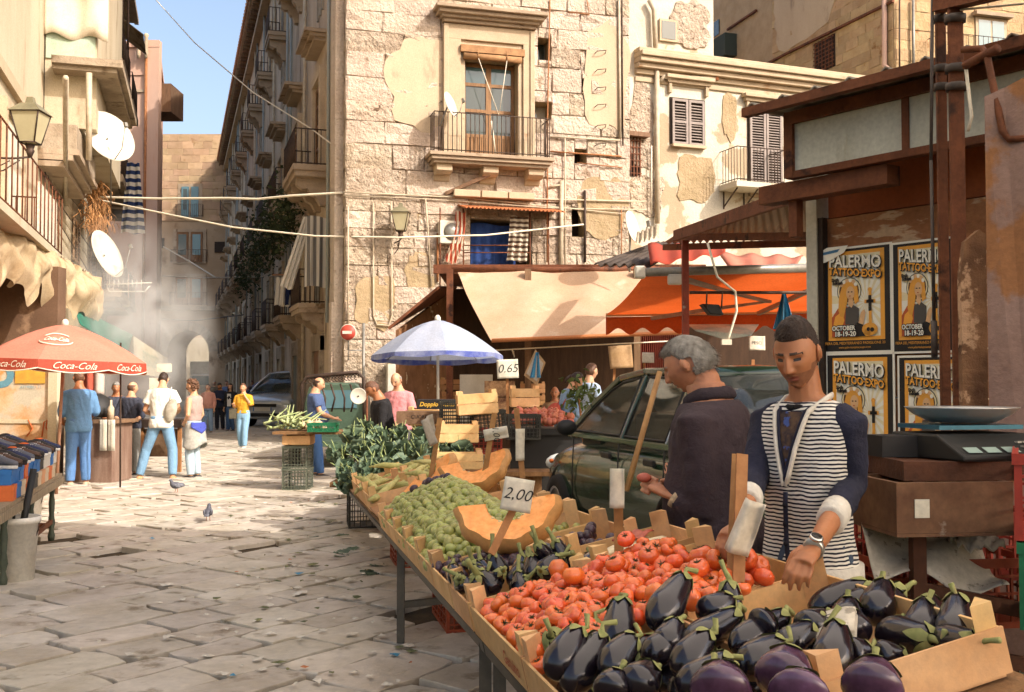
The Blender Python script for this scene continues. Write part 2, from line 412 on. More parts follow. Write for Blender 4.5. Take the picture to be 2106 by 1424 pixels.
def corbel(b, x, w, z, out, h, mi=0):
    pr = [(0, 0), (-out, 0), (-out, -h * .28), (-out * .82, -h * .42), (-out * .62, -h * .40), (-out * .5, -h * .62), (-out * .34, -h * .7), (-out * .2, -h), (0, -h)]
    n = len(pr); vs = [(x - w / 2, y, z + q) for y, q in pr] + [(x + w / 2, y, z + q) for y, q in pr]
    b.add(vs, [tuple(range(n)), tuple(range(2 * n - 1, n - 1, -1))] + [(i, n + i, n + (i + 1) % n, (i + 1) % n) for i in range(n)], mi)
def louvre(parent, fc, x0, x1, z0, z1, out, m=shutter_mat, name='shutter'):
    b = B(); mid = (x0 + x1) / 2
    for a, c in ((x0, mid - .012), (mid + .012, x1)):
        t = .07
        b.box(a, a + t, -out - .05, -out, z0, z1); b.box(c - t, c, -out - .05, -out, z0, z1)
        for zz in (z0, (z0 + z1) / 2 - .04, z1 - t): b.box(a + t, c - t, -out - .05, -out, zz, zz + t)
    o = b.obj(name, m, parent, fc.M); n = int((z1 - z0) / .075)
    for a, c in ((x0, mid - .012), (mid + .012, x1)):
        s = B(); s.box(a + .07, c - .07, -.032, .032, -.006, .006)
        me = None
        for i in range(1, n):
            zz = z0 + (z1 - z0) * i / n
            if abs(zz - (z0 + z1) / 2) < .06 or zz > z1 - .08 or zz < z0 + .08: continue
            Mx = fc.M @ Matrix.Translation((0, -out - .025, zz)) @ Matrix.Rotation(R(40), 4, 'X')
            if me is None: me = s.mesh('slat', m)
            inst(me, 'slat', o, Mx)
    return o
# ================================================================ corner building (stone front, long street side)
CX, CY = -4.21, 26.0
FF = Facade(CX, CY, .963, .271)          # sunlit stone front
FW = FF.p(1287, 300)[0]
LST = 65.0
FS = Facade(CX - .307 * LST, CY + .952 * LST, .307, -.952)   # street side, runs from the arch to the corner
cb = thing('corner_building', 'tall worn limestone corner building with balcony and long street side', 'building', T(CX, CY, 0))
door = rect(FF, 950, 132, 1058, 328); low = rect(FF, 962, 456, 1088, 548); grill = rect(FF, 1283, 283, 1322, 366)
niches = [rect(FF, *q) for q in ((1100, 85, 1126, 131), (1090, 216, 1128, 250), (1189, 170, 1207, 197), (1174, 312, 1199, 341), (1169, 430, 1196, 490), (1100, 300, 1101, 301))][:5]
holes = [door, low] + niches
TOP = 20.0; fl = FF.M; bk = .34
b = B()     # inner masonry body behind the facing blocks
fr = FF.M @ Vector((FW, bk, 0)); c0 = FF.M @ Vector((bk * .4, bk, 0)); far = FS.M @ Vector((0, 0, 0)); c1 = FS.M @ Vector((LST - .02, 0, 0))
far2 = FS.M @ Vector((0, 14, 0)); fr2 = FF.M @ Vector((FW, 9, 0))
b.prism([(c0.x, c0.y), (fr.x, fr.y), (fr2.x, fr2.y), (far2.x, far2.y), (far.x, far.y), (c1.x, c1.y)], 0, TOP)
b.obj('wall', plaster_street, cb)
b = B(); b.box(.0, FW, -.02, bk - .02, 12.05, TOP); b.obj('upper_wall', limestone, cb, FF.M)
zl = FF.p(800, 405)[1]
block_wall(cb, FF, 0, FW, zl, 12.0, 1.15, .56, holes, .30, limestone, rnd=random.Random(2), m2=limestone_rough, p2=.25)
block_wall(cb, FF, 0, FW, 0, zl, .95, .46, holes, .29, limestone_rough, rnd=random.Random(4), m2=limestone, p2=.2)
b = B()
for (a, c, z0, z1) in clip_rects((.02, FW - .01, 0, 12), holes): b.box(a, c, -.25, bk - .05, z0, z1)
b.obj('mortar_bed', mortar, cb, FF.M)
def P(px, py): return FF.p(px, py)
for (cx, cy, rx, ry) in ((870, 180, 80, 90), (1240, 170, 50, 110)):
    x, z = P(cx, cy); patch(cb, FF, x, z, rx / 80, ry / 80, plaster_cream, .315, rnd=random.Random(cx))
for (cx, cy, rx, ry) in ((1230, 430, 55, 60), (770, 620, 40, 50), (860, 560, 30, 35)):
    x, z = P(cx, cy); patch(cb, FF, x, z, rx / 80, ry / 80, mortar, .30, rnd=random.Random(cx))
# main balcony door
a, c, z0, z1 = door
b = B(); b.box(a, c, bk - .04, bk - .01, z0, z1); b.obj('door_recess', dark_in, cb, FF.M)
dr = B(); y = -.02; t = .09; mid = (a + c) / 2
for x0, x1 in ((a + .02, a + t), (c - t, c - .02), (mid - .07, mid + .07)): dr.box(x0, x1, y, y + .07, z0, z1 - .02)
zs = [z0, z0 + .62, z0 + .78, z0 + 1.22, z0 + 1.34, z1 - .62, z1 - .5, z1 - .1, z1]
for x0, x1 in ((a + t, mid - .07), (mid + .07, c - t)):
    for zz in (z0 + .55, z0 + 1.2, z1 - .62, z1 - .12): dr.box(x0, x1, y + .004, y + .066, zz, zz + .085)
    dr.box(x0, x1, y + .03, y + .06, z0, z0 + .55)
    for i in range(5): dr.box(x0 + (x1 - x0) * (i + .08) / 5, x0 + (x1 - x0) * (i + .92) / 5, y + .012, y + .03, z0, z0 + .55)
od = dr.obj('door', mat('weathered brown door paint', '#8a6640', '#73522f', scale=4, rough=.6, stretch=(5, 5, .7)), cb, FF.M)
gl = [glass_dark, glass_dark, glass_sky]
for x0, x1 in ((a + t, mid - .07), (mid + .07, c - t)):
    for (p, q, m_) in ((z0 + .635, z0 + 1.2, glass_dark), (z0 + 1.285, z1 - .62, glass_dark), (z1 - .535, z1 - .12, glass_sky)):
        b = B(); b.box(x0 - .01, x1 + .01, y + .036, y + .046, p - .01, q + .01); b.obj('pane', m_, od, FF.M)
    b = B(); xm = (x0 + x1) / 2
    b.grid(lambda u, v: (xm - .09 + .26 * u, y + .11 + .02 * math.sin(u * 22), z0 + .6 + (z1 - z0 - .75) * v), 14, 2); b.obj('curtain', mat('sheer curtain', '#b9ae92', rough=.9), od, FF.M)
# stone surround, hood, roller blind
sur = rect(FF, 915, 60, 1092, 330, .3); b = B(); w = sur[1] - sur[0]
b.box(sur[0], a - .12, -.42, -.2, z0, sur[3]); b.box(c + .12, sur[1], -.42, -.2, z0, sur[3]); b.box(sur[0], sur[1], -.425, -.2, z1 + .45, sur[3] + .02)
b.box(a - .12, a, -.36, -.2, z0, z1 + .45); b.box(c, c + .12, -.36, -.2, z0, z1 + .45); b.box(a - .12, c + .12, -.355, -.2, z1, z1 + .45)
b.box(sur[0] - .06, sur[0] + .06, -.46, -.2, z0, sur[3]); b.box(sur[1] - .06, sur[1] + .06, -.46, -.2, z0, sur[3])
b.obj('door_surround', trim_light, cb, FF.M, bevel=.012)
b = B(); hz = sur[3]
for dz, dy, ex in ((0, .52, .08), (.09, .62, .14), (.17, .74, .24), (.27, .84, .32)): b.box(sur[0] - ex, sur[1] + ex, -dy, -.2, hz + .03 + dz, hz + .03 + dz + .095)
b.obj('door_hood', trim, cb, FF.M, bevel=.015)
b = B(); b.tube([(a - .06, -.45, z1 + .02), (c + .06, -.45, z1 + .02)], .085, 10); b.box(a - .14, c + .14, -.50, -.33, z1 + .12, z1 + .30)
for x in (a + .3, c - .35): b.tube([(x, -.55, z1 + .2), (x, -.54, z1 - .05)], .012, 5)
b.obj('roller_blind', mat('blind wood', '#a07a52', '#8a6542', scale=6, rough=.8), cb, FF.M)
b = B(); xm = (a + c) / 2 + .12
for x in (a + .3, c - .35): b.tube([(x, -.54, z1 - .03), (xm, -.62, z0 + 1.0)], .010, 4)
b.tube([(xm - .25, -.8, z0 + .8), (xm - .2, -.85, z0 + .35), (xm - .15, -.84, z0 - .05)], .022, 5)
b.obj('blind_cord', cable_mat, cb, FF.M)
# balcony
bl = rect(FF, 893, 328, 1130, 352, .9); sz = P(1010, 334)[1]
b = B()
for dz, dy, ex in ((-.09, .98, .12), (-.18, .92, .06), (-.26, .84, 0)): b.box(bl[0] - ex, bl[1] + ex, -dy, -.2, sz + dz, sz + dz + .088)
bal = b.obj('balcony', trim, cb, FF.M, bevel=.012)
for f in (.10, .5, .90):
    b = B(); corbel(b, bl[0] + (bl[1] - bl[0]) * f, .40, sz - .26, .74, .58); b.obj('corbel', trim_light, bal, FF.M, bevel=.01)
railing(bal, FF, bl[0], bl[1], sz, .90, 1.0, 26, .3)
b = B(); b.beam((bl[0] + .4, -.35, sz - .95), (bl[0] + 1.5, -.6, sz - .45), .09, .09); b.obj('strut', wood_old, bal, FF.M)
b = B()
x0_, x1_ = P(925, 410)[0], P(1090, 410)[0]; zz = P(1010, 408)[1]
for i in range(3): b.box(x0_ + (x1_ - x0_) * i / 3, x0_ + (x1_ - x0_) * (i + 1) / 3 - .03, -.52, -.2, zz - .08, zz + .10)
b.obj('stone_ledge', trim_light, cb, FF.M, bevel=.02)
# low opening with curtains is its own things; here only its dark recess and frame
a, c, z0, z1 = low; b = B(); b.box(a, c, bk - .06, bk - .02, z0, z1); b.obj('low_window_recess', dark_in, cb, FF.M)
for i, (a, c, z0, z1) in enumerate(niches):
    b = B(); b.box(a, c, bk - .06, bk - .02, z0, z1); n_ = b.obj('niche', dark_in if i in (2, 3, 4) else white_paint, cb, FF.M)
    if i == 0:
        b = B(); b.box(a + .02, c - .02, bk - .10, bk - .07, z0 + .02, z1 - .02); b.obj('pane', glass_dark, n_, FF.M)
    if i == 1:
        b = B(); b.box(a + .05, (a + c) / 2, bk - .1, bk - .07, z0 + .05, z0 + .25); b.obj('pane', glass_dark, n_, FF.M)
# pipes, conduits and climbing rungs on the front
pm = {'p': pipe_mat, 'r': rust_pipe, 'i': iron}
for (pts, r_, m_) in (([(1273, 0), (1275, 285)], .035, 'p'), ([(1279, 0), (1281, 300)], .02, 'i'), ([(1155, 372), (1153, 560)], .06, 'p'), ([(1203, 392), (1203, 540)], .035, 'i'),
                      ([(1131, 0), (1126, 240), (1125, 540)], .018, 'r'), ([(1162, 283), (1162, 545)], .02, 'p'), ([(1132, 282), (1275, 289)], .025, 'p'), ([(1132, 312), (1278, 322)], .022, 'r'),
                      ([(1187, 335), (1280, 345)], .015, 'r'), ([(768, 418), (768, 650), (775, 668), (800, 670), (806, 650), (805, 418)], .02, 'p'), ([(716, 425), (716, 700)], .02, 'p'),
                      ([(875, 408), (880, 470), (887, 590)], .022, 'p'), ([(900, 480), (900, 580)], .03, 'r'), ([(1130, 385), (1155, 380)], .03, 'p'), ([(1207, 0), (1212, 30), (1168, 25)], .015, 'r'),
                      ([(1278, 430), (1278, 545)], .015, 'r'), ([(706, 395), (760, 398), (905, 405), (1330, 415)], .02, 'p'), ([(706, 402), (880, 410), (1130, 428), (1330, 432)], .016, 'p'), ([(880, 400), (1280, 440)], .014, 'p')):
    b = B(); b.tube([(lambda q: (q[0], -.36, q[1]))(FF.p(x, y, .36)) for x, y in pts], r_, 6); b.obj('wall_pipe', pm[m_], cb, FF.M)
rung = B(); rung.tube([(-.13, 0, 0), (-.1, -.16, .03), (.14, -.16, .07), (.17, 0, .02)], .012, 5); rm = rung.mesh('rung', iron)
for py in (112, 150, 187, 222, 264, 302):
    x, z = FF.p(1232, py, .3); inst(rm, 'rung', cb, FF.M @ T(x, -.3, z))
# ---------------------------------------------------------------- long street side: repeated bays
bay_rnd = random.Random(9)
door_cols = [wood_door, mat('grey green door', '#6e705c', '#5e5f4d', rough=.7), mat('pale door', '#b09a78', '#9c8664', rough=.8), wood_old]
# shared meshes, origin at the wall foot of a bay
def mk_balcony(w, out, th):
    b = B()
    for dz, k_, ex in ((-.0, 1, .06), (-th * .5, .94, 0)): b.box(-w / 2 - ex, w / 2 + ex, -out * k_, 0, dz - th * .5, dz)
    return b.mesh('balcony', trim)
def mk_rail(w, out, h=.95):
    b = B(); r_ = .012
    for zz in (.05, h): b.tube([(-w / 2, 0, zz), (-w / 2, -out, zz), (w / 2, -out, zz), (w / 2, 0, zz)], .018, 4)
    n = int(w / .15)
    for i in range(n + 1): x = -w / 2 + w * i / n; b.tube([(x, -out, 0), (x, -out, h)], r_, 4)
    for i in range(1, 5):
        for x in (-w / 2, w / 2): b.tube([(x, -out * i / 5, 0), (x, -out * i / 5, h)], r_, 4)
    return b.mesh('railing', iron)
def mk_corbel(out, h, w=.26):
    b = B(); corbel(b, 0, w, 0, out, h); return b.mesh('corbel', trim)
def mk_window(w, h, fm, gm):
    b = B(); t = .09
    b.box(-w / 2, -w / 2 + t, -.07, -.01, 0, h); b.box(w / 2 - t, w / 2, -.07, -.01, 0, h); b.box(-w / 2, w / 2, -.068, -.01, h - t, h); b.box(-.05, .05, -.07, -.01, 0, h)
    for z in (h * .3, h * .55, h * .78): b.box(-w / 2, w / 2, -.066, -.012, z, z + .06)
    p = B(); p.box(-w / 2 + .02, w / 2 - .02, -.035, -.02, .02, h - .02)
    return b.mesh('window', fm), p.mesh('pane', gm)
def mk_surround(w, h, t=.22, out=.12):
    b = B(); b.box(-w / 2 - t, -w / 2, -out, 0, 0, h); b.box(w / 2, w / 2 + t, -out, 0, 0, h); b.box(-w / 2 - t, w / 2 + t, -out - .01, 0, h, h + t); return b.mesh('window_surround', trim_light)
def mk_pediment(w, out):
    b = B()
    for dz, k_, ex in ((0, .55, 0), (.1, .75, .08), (.2, 1, .16)): b.box(-w / 2 - ex, w / 2 + ex, -out * k_, 0, dz, dz + .098)
    return b.mesh('hood', trim)
me_bal = {'big': mk_balcony(3.0, .95, .32), 'mid': mk_balcony(2.2, .75, .26), 'top': mk_balcony(1.8, .7, .3)}
me_rail = {'big': mk_rail(2.9, .9, 1.0), 'mid': mk_rail(2.1, .7), 'top': mk_rail(1.7, .65)}
me_cor = {'big': mk_corbel(.82, .75, .3), 'mid': mk_corbel(.6, .5, .24), 'top': mk_corbel(.6, .72, .26)}
me_win, me_pane = mk_window(1.35, 2.6, wood_door, glass_dark); me_win2, me_pane2 = mk_window(1.2, 2.2, mat('grey window paint', '#9a9284', '#857c6c', rough=.7), glass_dark)
me_sur = mk_surround(1.35, 2.7, .25, .16); me_sur2 = mk_surround(1.2, 2.25, .18, .1); me_ped = mk_pediment(2.0, .62)
b = B(); b.box(-.7, .7, -.05, -.005, 0, 2.5); b.box(-.62, -.03, -.07, -.05, .1, 2.4); b.box(.03, .62, -.07, -.05, .1, 2.4); me_shopdoors = [b.mesh('street_door', m_) for m_ in door_cols]
b = B(); b.box(-1.05, -.7, -.12, 0, 0, 2.9); b.box(.7, 1.05, -.12, 0, 0, 2.9); b.box(-1.05, 1.05, -.125, 0, 2.5, 2.95); me_dsur = b.mesh('door_surround', concrete)
b = B(); b.tube([(0, -.1, 0), (0, -.1, 19.2)], .06, 7); me_pipe = b.mesh('drain_pipe', pipe_mat)
b = B(); b.tube([(0, -.1, 3.2), (0, -.1, 19.2)], .05, 6); me_pipe2 = b.mesh('drain_pipe', mat('grey drain', '#8f948f', rough=.5))
cloth_cols = [mat('cloth ' + n_, h_, rough=.95, trans=.25, fine=.08) for n_, h_ in (('white', '#cfc8b8'), ('navy', '#1d2747'), ('grey', '#8a8a86'), ('cream', '#c8b592'), ('black', '#1c1b1d'), ('blue', '#3b5d86'))]
bays = []
yb = 30.2
while yb < 86: bays.append((88.0 - 0 - yb) / .952 + (LST - (88 - 26) / .952)); yb += 5.3
for i, x in enumerate(bays):
    M = lambda dx, z: FS.M @ T(x + dx, 0, z)
    inst(me_shopdoors[i % 4], 'street_door', cb, M(0, 0)); inst(me_dsur, 'door_surround', cb, M(0, 0))
    for kind, z, zo, wm, pm_, sm_ in (('mid', 3.8, 0, me_win2, me_pane2, me_sur2), ('big', 7.6, 0, me_win, me_pane, me_sur), ('top', 15.1, 0, me_win2, me_pane2, me_sur2)):
        bo = inst(me_bal[kind], 'balcony', cb, M(0, z))
        inst(me_rail[kind], 'railing', bo, M(0, z))
        ww = {'big': 1.1, 'mid': .8, 'top': .6}[kind]; th = {'big': .32, 'mid': .26, 'top': .3}[kind]
        for dx in ((-ww, 0, ww) if kind == 'big' else (-ww, ww)): inst(me_cor[kind], 'corbel', bo, M(dx, z - th - .002))
        wo = inst(wm, 'window', cb, M(0, z + .02)); inst(pm_, 'pane', wo, M(0, z + .02)); inst(sm_, 'window_surround', cb, M(0, z + .02))
    inst(me_ped, 'window_hood', cb, M(0, 11.25))
    inst(me_win2, 'window', cb, M(0, 12.3)) if i % 2 == 0 else None
    inst(me_pipe if i % 2 else me_pipe2, 'drain_pipe', cb, M(2.3, 0))
    if i % 3 == 1: inst(me_pipe2, 'drain_pipe', cb, M(-1.9, 0))
b = B(); b.tube([(LST - .25, -.13, 0), (LST - .25, -.13, 19)], .09, 8); b.obj('drain_pipe', trim, cb, FS.M)
b = B(); b.box(LST - .75, LST - .02, -.22, 0, 0, 19.2); b.box(LST - .5, LST - .04, -.28, -.2, 0, 3.6); b.obj('pilaster', limestone, cb, FS.M)
b = B(); b.box(-.2, LST + .1, -.35, .2, 19.0, 19.3); b.box(-.2, LST + .1, -.75, .2, 19.75, 19.9); b.box(-.2, LST + .1, -.62, .2, 19.6, 19.75)
b.obj('eaves_cornice', trim, cb, FS.M)
raf = B(); raf.box(-.06, .06, -.68, 0, 19.42, 19.58); rme = raf.mesh('rafter', wood_old)
for i in range(int(LST / .7)): inst(rme, 'rafter', cb, FS.M @ T(.4 + i * .7, 0, 0))
b = B(); tile = mat('terracotta roof tile', '#9a6a48', '#7f5537', scale=3, rough=.9)
for i in range(int(LST / .5)): x = i * .5; b.tube([(x, -.85, 19.95), (x, .6, 20.25)], .16, 6)
o = b.obj('roof_tiles', tile, cb, FS.M); o['kind'] = 'stuff'
# ================================================================ white plastered house with grey shutters
q = FF.M @ Vector((FW + .02, 0, 0)); FWH = Facade(q.x, q.y, .933, .359)
wh = thing('white_house', 'peeling white plastered house with grey louvred shutters and moulded cornice', 'building', T(q.x, q.y, 0))
wr = FWH.p(1468, 60)[0]; wl_ = 10.5; zc = FWH.p(1400, 133)[1]
b = B(); b.box(0, wl_, .0, 8, 0, zc - .15); b.box(0, wr, .02, 6, zc - .15, 17); b.obj('wall', plaster_white, wh, FWH.M)
b = B()
for dz, dy in ((-.62, .06), (-.42, .12), (-.28, .26), (-.14, .38), (0, .46)): b.box(.25, wl_ + .3, -dy, .1, zc + dz - .0, zc + dz + .135)
b.box(.25, wl_ + .3, -.3, .6, zc + .135, zc + .26); b.obj('cornice', trim_light, wh, FWH.M, bevel=.02)
for i, (x0, y0, x1, y1) in enumerate(((1384, 205, 1450, 298), (1544, 217, 1610, 400))):
    a, c, z0, z1 = rect(FWH, x0, y0, x1, y1, .1)
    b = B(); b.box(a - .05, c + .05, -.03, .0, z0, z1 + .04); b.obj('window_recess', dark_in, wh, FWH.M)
    louvre(wh, FWH, a, c, z0, z1, .04)
    b = B(); b.box(a - .02, c + .02, -.16, 0, z0 - .08, z0 - .005); b.obj('sill', trim_light, wh, FWH.M)
    b = B(); zt = FWH.p(1400, 165 if i == 0 else 185, .1)[1]
    b.box(a - .25, c + .25, -.26, 0, zt, zt + .1); b.box(a - .18, c + .18, -.16, 0, zt - .1, zt)
    for x in (a - .12, c + .02): b.box(x, x + .1, -.12, 0, zt - .38, zt - .1)
    b.obj('window_hood', trim_light, wh, FWH.M, bevel=.015)
a, c, z0, z1 = rect(FWH, 1690, 195, 1790, 330, .1)
b = B(); b.box(a, c, -.26, 0, z1 - .1, z1); b.box(a + .1, c - .1, -.15, 0, z1 - .2, z1 - .1); b.obj('window_hood', trim_light, wh, FWH.M)
a, c, z0, z1 = rect(FWH, 1359, 46, 1387, 82)
b = B(); b.box(a - .06, c + .06, -.06, 0, z0 - .06, z1 + .06); sw = b.obj('small_window', trim_light, wh, FWH.M); b = B(); b.box(a, c, -.07, -.02, z0, z1); b.obj('pane', glass_dark, sw, FWH.M)
a, c, z0, z1 = rect(FWH, 1292, 284, 1318, 364)
b = B(); b.box(a, c, -.015, .0, z0, z1); gw = b.obj('barred_window', dark_in, wh, FWH.M)
for i in range(4): b = B(); x = a + (c - a) * (i + .5) / 4; b.box(x - .015, x + .015, -.06, -.03, z0, z1); b.obj('bar', rust, gw, FWH.M)
for i in range(6): b = B(); z = z0 + (z1 - z0) * (i + .5) / 6; b.box(a, c, -.065, -.05, z - .012, z + .012); b.obj('bar', rust, gw, FWH.M)
b = B(); b.box(a - .1, c + .15, -.25, 0, z1, z1 + .12); b.obj('lintel', wood_old, gw, FWH.M)
for (pts, r_, m_) in (([(1335, 0), (1345, 20), (1349, 120)], .07, pipe_mat), ([(1351, 135), (1352, 460)], .07, pipe_mat), ([(1358, 168), (1365, 158), (1470, 162)], .06, pipe_mat), ([(1474, 165), (1474, 148)], .06, mat('orange pvc', '#c9805a', rough=.5)), ([(1340, 300), (1340, 440)], .018, cable_mat)):
    b = B(); b.tube([(lambda q: (q[0], -.13, q[1]))(FWH.p(x, y, .13)) for x, y in pts], r_, 8); b.obj('drain_pipe', m_, wh, FWH.M)
for (cx, cy, rx, ry, m_) in ((1320, 250, 26, 95, limestone_rough), (1430, 370, 45, 50, mortar), (1500, 240, 18, 50, mortar), (1420, 50, 45, 50, limestone_rough), (1330, 400, 40, 40, limestone_rough)):
    x, z = FWH.p(cx, cy); patch(wh, FWH, x, z, rx / 76, ry / 76, m_, .005, 'bare_patch', random.Random(cx), th=.02)
a, c, z0, z1 = rect(FWH, 1515, 325, 1618, 375, .9)
b = B(); b.box(a, c, -.9, 0, z0 - .15, z0); wb = b.obj('balcony', plaster_white, wh, FWH.M); railing(wb, FWH, a + .05, c - .05, z0, .85, .95, 14)
for x in (a + .15, (a + c) / 2, c - .15): b = B(); b.beam((x, 0, z0 - .6), (x, -.7, z0 - .16), .03, .03); b.beam((x, -.02, z0 - .65), (x, -.02, z0 - .16), .03, .03); b.obj('bracket', iron, wb, FWH.M)
# ================================================================ tall brick house behind
FBS = Facade(*(at(1842, 400, 36.0).xy - Vector((-.322, 1)).normalized() * -34), .307, -.952)
kx, ky = at(1842, 400, 36.0).xy
FBS = Facade(kx - .307 * 34, ky + .952 * 34, .307, -.952); FBF = Facade(kx, ky, .963, .271)
bh = thing('block_house', 'tall ochre block-built house with barred windows behind the white house', 'building', T(kx, ky, 0))
ochre = mat('ochre tuff block', '#a68a64', '#b39a74', scale=2, rough=.95, bump=.8, bscale=8, var=.14, c3='#8d683f', c3s=2.2, c3t=.62, c3w=.06, bdist=.05)
ochre_bed = mat('ochre mortar', '#9c8566', '#ab9576', scale=2, rough=.95, bump=.5, bscale=10)
b = B(); b.box(0, 34, .0, 9, 0, 24); b.obj('wall', ochre_bed, bh, FBS.M); b = B(); b.box(.0, 9, .0, 20, 0, 23.98); b.obj('wall', ochre_bed, bh, FBF.M)
sw1 = rect(FBS, 1676, 80, 1718, 146); fw1 = rect(FBF, 2010, 45, 2062, 108)
zb0 = FBS.p(1700, 240)[1]; xa = FBS.p(1590, 60)[0]
block_wall(bh, FBS, xa, 34, zb0, 17.5, .75, .36, [(sw1[0] - .1, sw1[1] + .1, sw1[2], sw1[3] + .1)], .04, ochre, rnd=random.Random(8))
block_wall(bh, FBF, 0, 5.8, zb0, 17.0, .7, .36, [(fw1[0] - .15, fw1[1] + .15, fw1[2] - .1, fw1[3] + .15)], .04, ochre, rnd=random.Random(18))
a, c, z0, z1 = sw1; b = B(); b.box(a, c, -.03, .0, z0, z1); g = b.obj('barred_window', dark_in, bh, FBS.M)
for i in range(6): b = B(); x = a + (c - a) * (i + .5) / 6; b.box(x - .02, x + .02, -.07, -.04, z0, z1); b.obj('bar', rust, g, FBS.M)
for i in range(8): b = B(); z = z0 + (z1 - z0) * (i + .5) / 8; b.box(a, c, -.075, -.06, z - .02, z + .02); b.obj('bar', rust, g, FBS.M)
a, c, z0, z1 = fw1; b = B(); b.box(a - .12, c + .12, -.08, 0, z0 - .08, z1 + .1); g = b.obj('window', trim_light, bh, FBF.M)
for p, q in ((a, (a + c) / 2 - .04), ((a + c) / 2 + .04, c)): b = B(); b.box(p, q, -.09, -.05, z0, z1); b.obj('pane', glass_sky, g, FBF.M)
b = B(); b.box(a - .25, c + .25, -.3, 0, z1 + .12, z1 + .25); b.obj('hood', trim, bh, FBF.M)
bz = FBF.p(1960, 145)[1]; x0_, x1_ = FBF.p(1905, 140)[0], FBF.p(2070, 140)[0]
b = B(); b.box(x0_, x1_, -.9, 0, bz - .2, bz); g = b.obj('balcony', trim, bh, FBF.M); railing(g, FBF, x0_ + .05, x1_ - .05, bz, .85, 1.0, 16)
for (fc, pts, r_, m_) in ((FBS, [(1819, -20), (1819, 135), (1845, 158), (1860, 165)], .09, plaster_pink), (FBF, [(1878, 0), (1879, 185)], .05, grey_metal), (FBF, [(1850, 0), (1850, 180)], .03, iron)):
    b = B(); b.tube([(lambda q: (q[0], -.15, q[1]))(fc.p(x, y, .15)) for x, y in pts], r_, 8); b.obj('drain_pipe', m_, bh, fc.M)
for (p, q) in (((1470, 190), (1620, 112)), ((1620, 112), (1842, 3)), ((1500, 62), (1560, 22))):
    u0 = FBS.p(*p); u1 = FBS.p(*q); b = B(); b.beam((u0[0], -.1, u0[1]), (u1[0], -.1, u1[1]), .1, .08); b.obj('string_course', rust, bh, FBS.M)
u = FBS.p(1700, 30); patch(bh, FBS, u[0] - 1.5, u[1] + 1, 2.2, 1.6, plaster_cream, .05, rnd=random.Random(77))
a, c, z0, z1 = rect(FBS, 1465, 45, 1480, 75, 0); b = B(); b.box(a, c, -.05, 0, z0, z1); b.obj('window', glass_dark, bh, FBS.M)
a, c, z0, z1 = rect(FBS, 1465, 75, 1491, 120, .6); b = B(); b.box(a, c, -.6, 0, z0, z1); b.obj('balcony_screen', mat('dark green screen', '#39413a', rough=.9), bh, FBS.M)
# ================================================================ left side of the street
def flx(Y): return -3.4 - .30 * Y
FL = Facade(flx(8), 8, -.287, .958)
def tY(Y): return (Y - 8) / .958
def LP(px, py, out=0): 
    t, z = FL.p(px, py, out); return (t, -out, z)
hA = thing('cream_house', 'pale cream house with thin iron balcony above the market roof', 'building', FL.M)
b = B(); b.box(tY(6), tY(21.9), 0, 9, 0, 15); b.obj('wall', plaster_left, hA, FL.M)
b = B(); b.box(tY(6), tY(21.95), -.1, 0, LP(10, 160)[2] - .1, LP(10, 160)[2] + .12); b.obj('string_course', trim_light, hA, FL.M)
t0, _, z1 = LP(2, 225); t1 = LP(38, 225)[0]; z0 = LP(20, 440)[2]
b = B(); b.box(t0 - .15, t0, -.12, 0, z0, z1); b.box(t1, t1 + .15, -.12, 0, z0, z1); b.box(t0 - .15, t1 + .15, -.13, 0, z1, z1 + .2); b.obj('window_surround', trim_light, hA, FL.M)
b = B(); b.box(t0, t1, -.05, 0, z0, z1); wo = b.obj('window', mat('pale shutter', '#c9bd9e', '#b7aa88', rough=.7), hA, FL.M)
for i in range(3): x = t0 + (t1 - t0) * i / 3; b = B(); b.box(x + .05, x + (t1 - t0) / 3 - .05, -.07, -.05, z0 + .1, z1 - .1); b.obj('panel', white_paint, wo, FL.M)
# thin railed balcony
zb = LP(60, 470, .9)[2]; ta, tb_ = LP(-30, 420, .9)[0], LP(128, 440, .9)[0]
b = B(); b.box(ta, tb_, -.95, 0, zb - .12, zb); bo = b.obj('balcony', plaster_left, hA, FL.M); railing(bo, FL, ta, tb_ - .05, zb, .9, 1.05, 16, m=rust)
b = B(); b.box(tb_ - 2.3, tb_ - .15, -.83, -.8, zb + .1, zb + .95); b.obj('lace_panel', mat('lace cloth', '#d6ccb8', '#a99f8c', scale=26, rough=.9), bo, FL.M)
hB = thing('veranda_house', 'house with concrete parapet balcony and sheeted upper veranda', 'building', FL.M @ T(tY(22), 0, 0))
b = B(); b.box(tY(21.92), tY(30.5), .02, 9, 0, 14.5); b.obj('wall', plaster_left, hB, FL.M)
zp0 = LP(140, 276, .75)[2]; zp1 = LP(125, 185, .75)[2]; tp0, tp1 = tY(21.7), LP(196, 366, .75)[0]
b = B(); b.box(tp0, tp1, -.75, 0, zp0, zp1); b.obj('balcony_parapet', concrete, hB, FL.M, bevel=.02)
b = B()
for k_, dz in ((.80, -.1), (.68, -.22), (.5, -.36)): b.box(tp0 - .03, tp1, -k_, 0, zp0 + dz, zp0 + dz + .115)
b.obj('balcony_moulding', trim, hB, FL.M)
zu = LP(120, 240, .3)[2]; tu = tY(22.45)
b = B(); b.box(tu, tY(29.5), -1.05, .0, zu - .2, 14.2); b.obj('veranda_wall', plaster_left, hB, FL.M)
zg0, zg1 = at(120, 118, 22.4).z, at(120, 62, 22.4).z
b = B(); b.box(tu - .04, tu - .005, -1.02, -.02, zg0, zg1); b.obj('veranda_glass', mat('greenish glass sheet', '#93a58c', '#a9b9a8', scale=1.5, rough=.25, spec=.6), hB, FL.M)
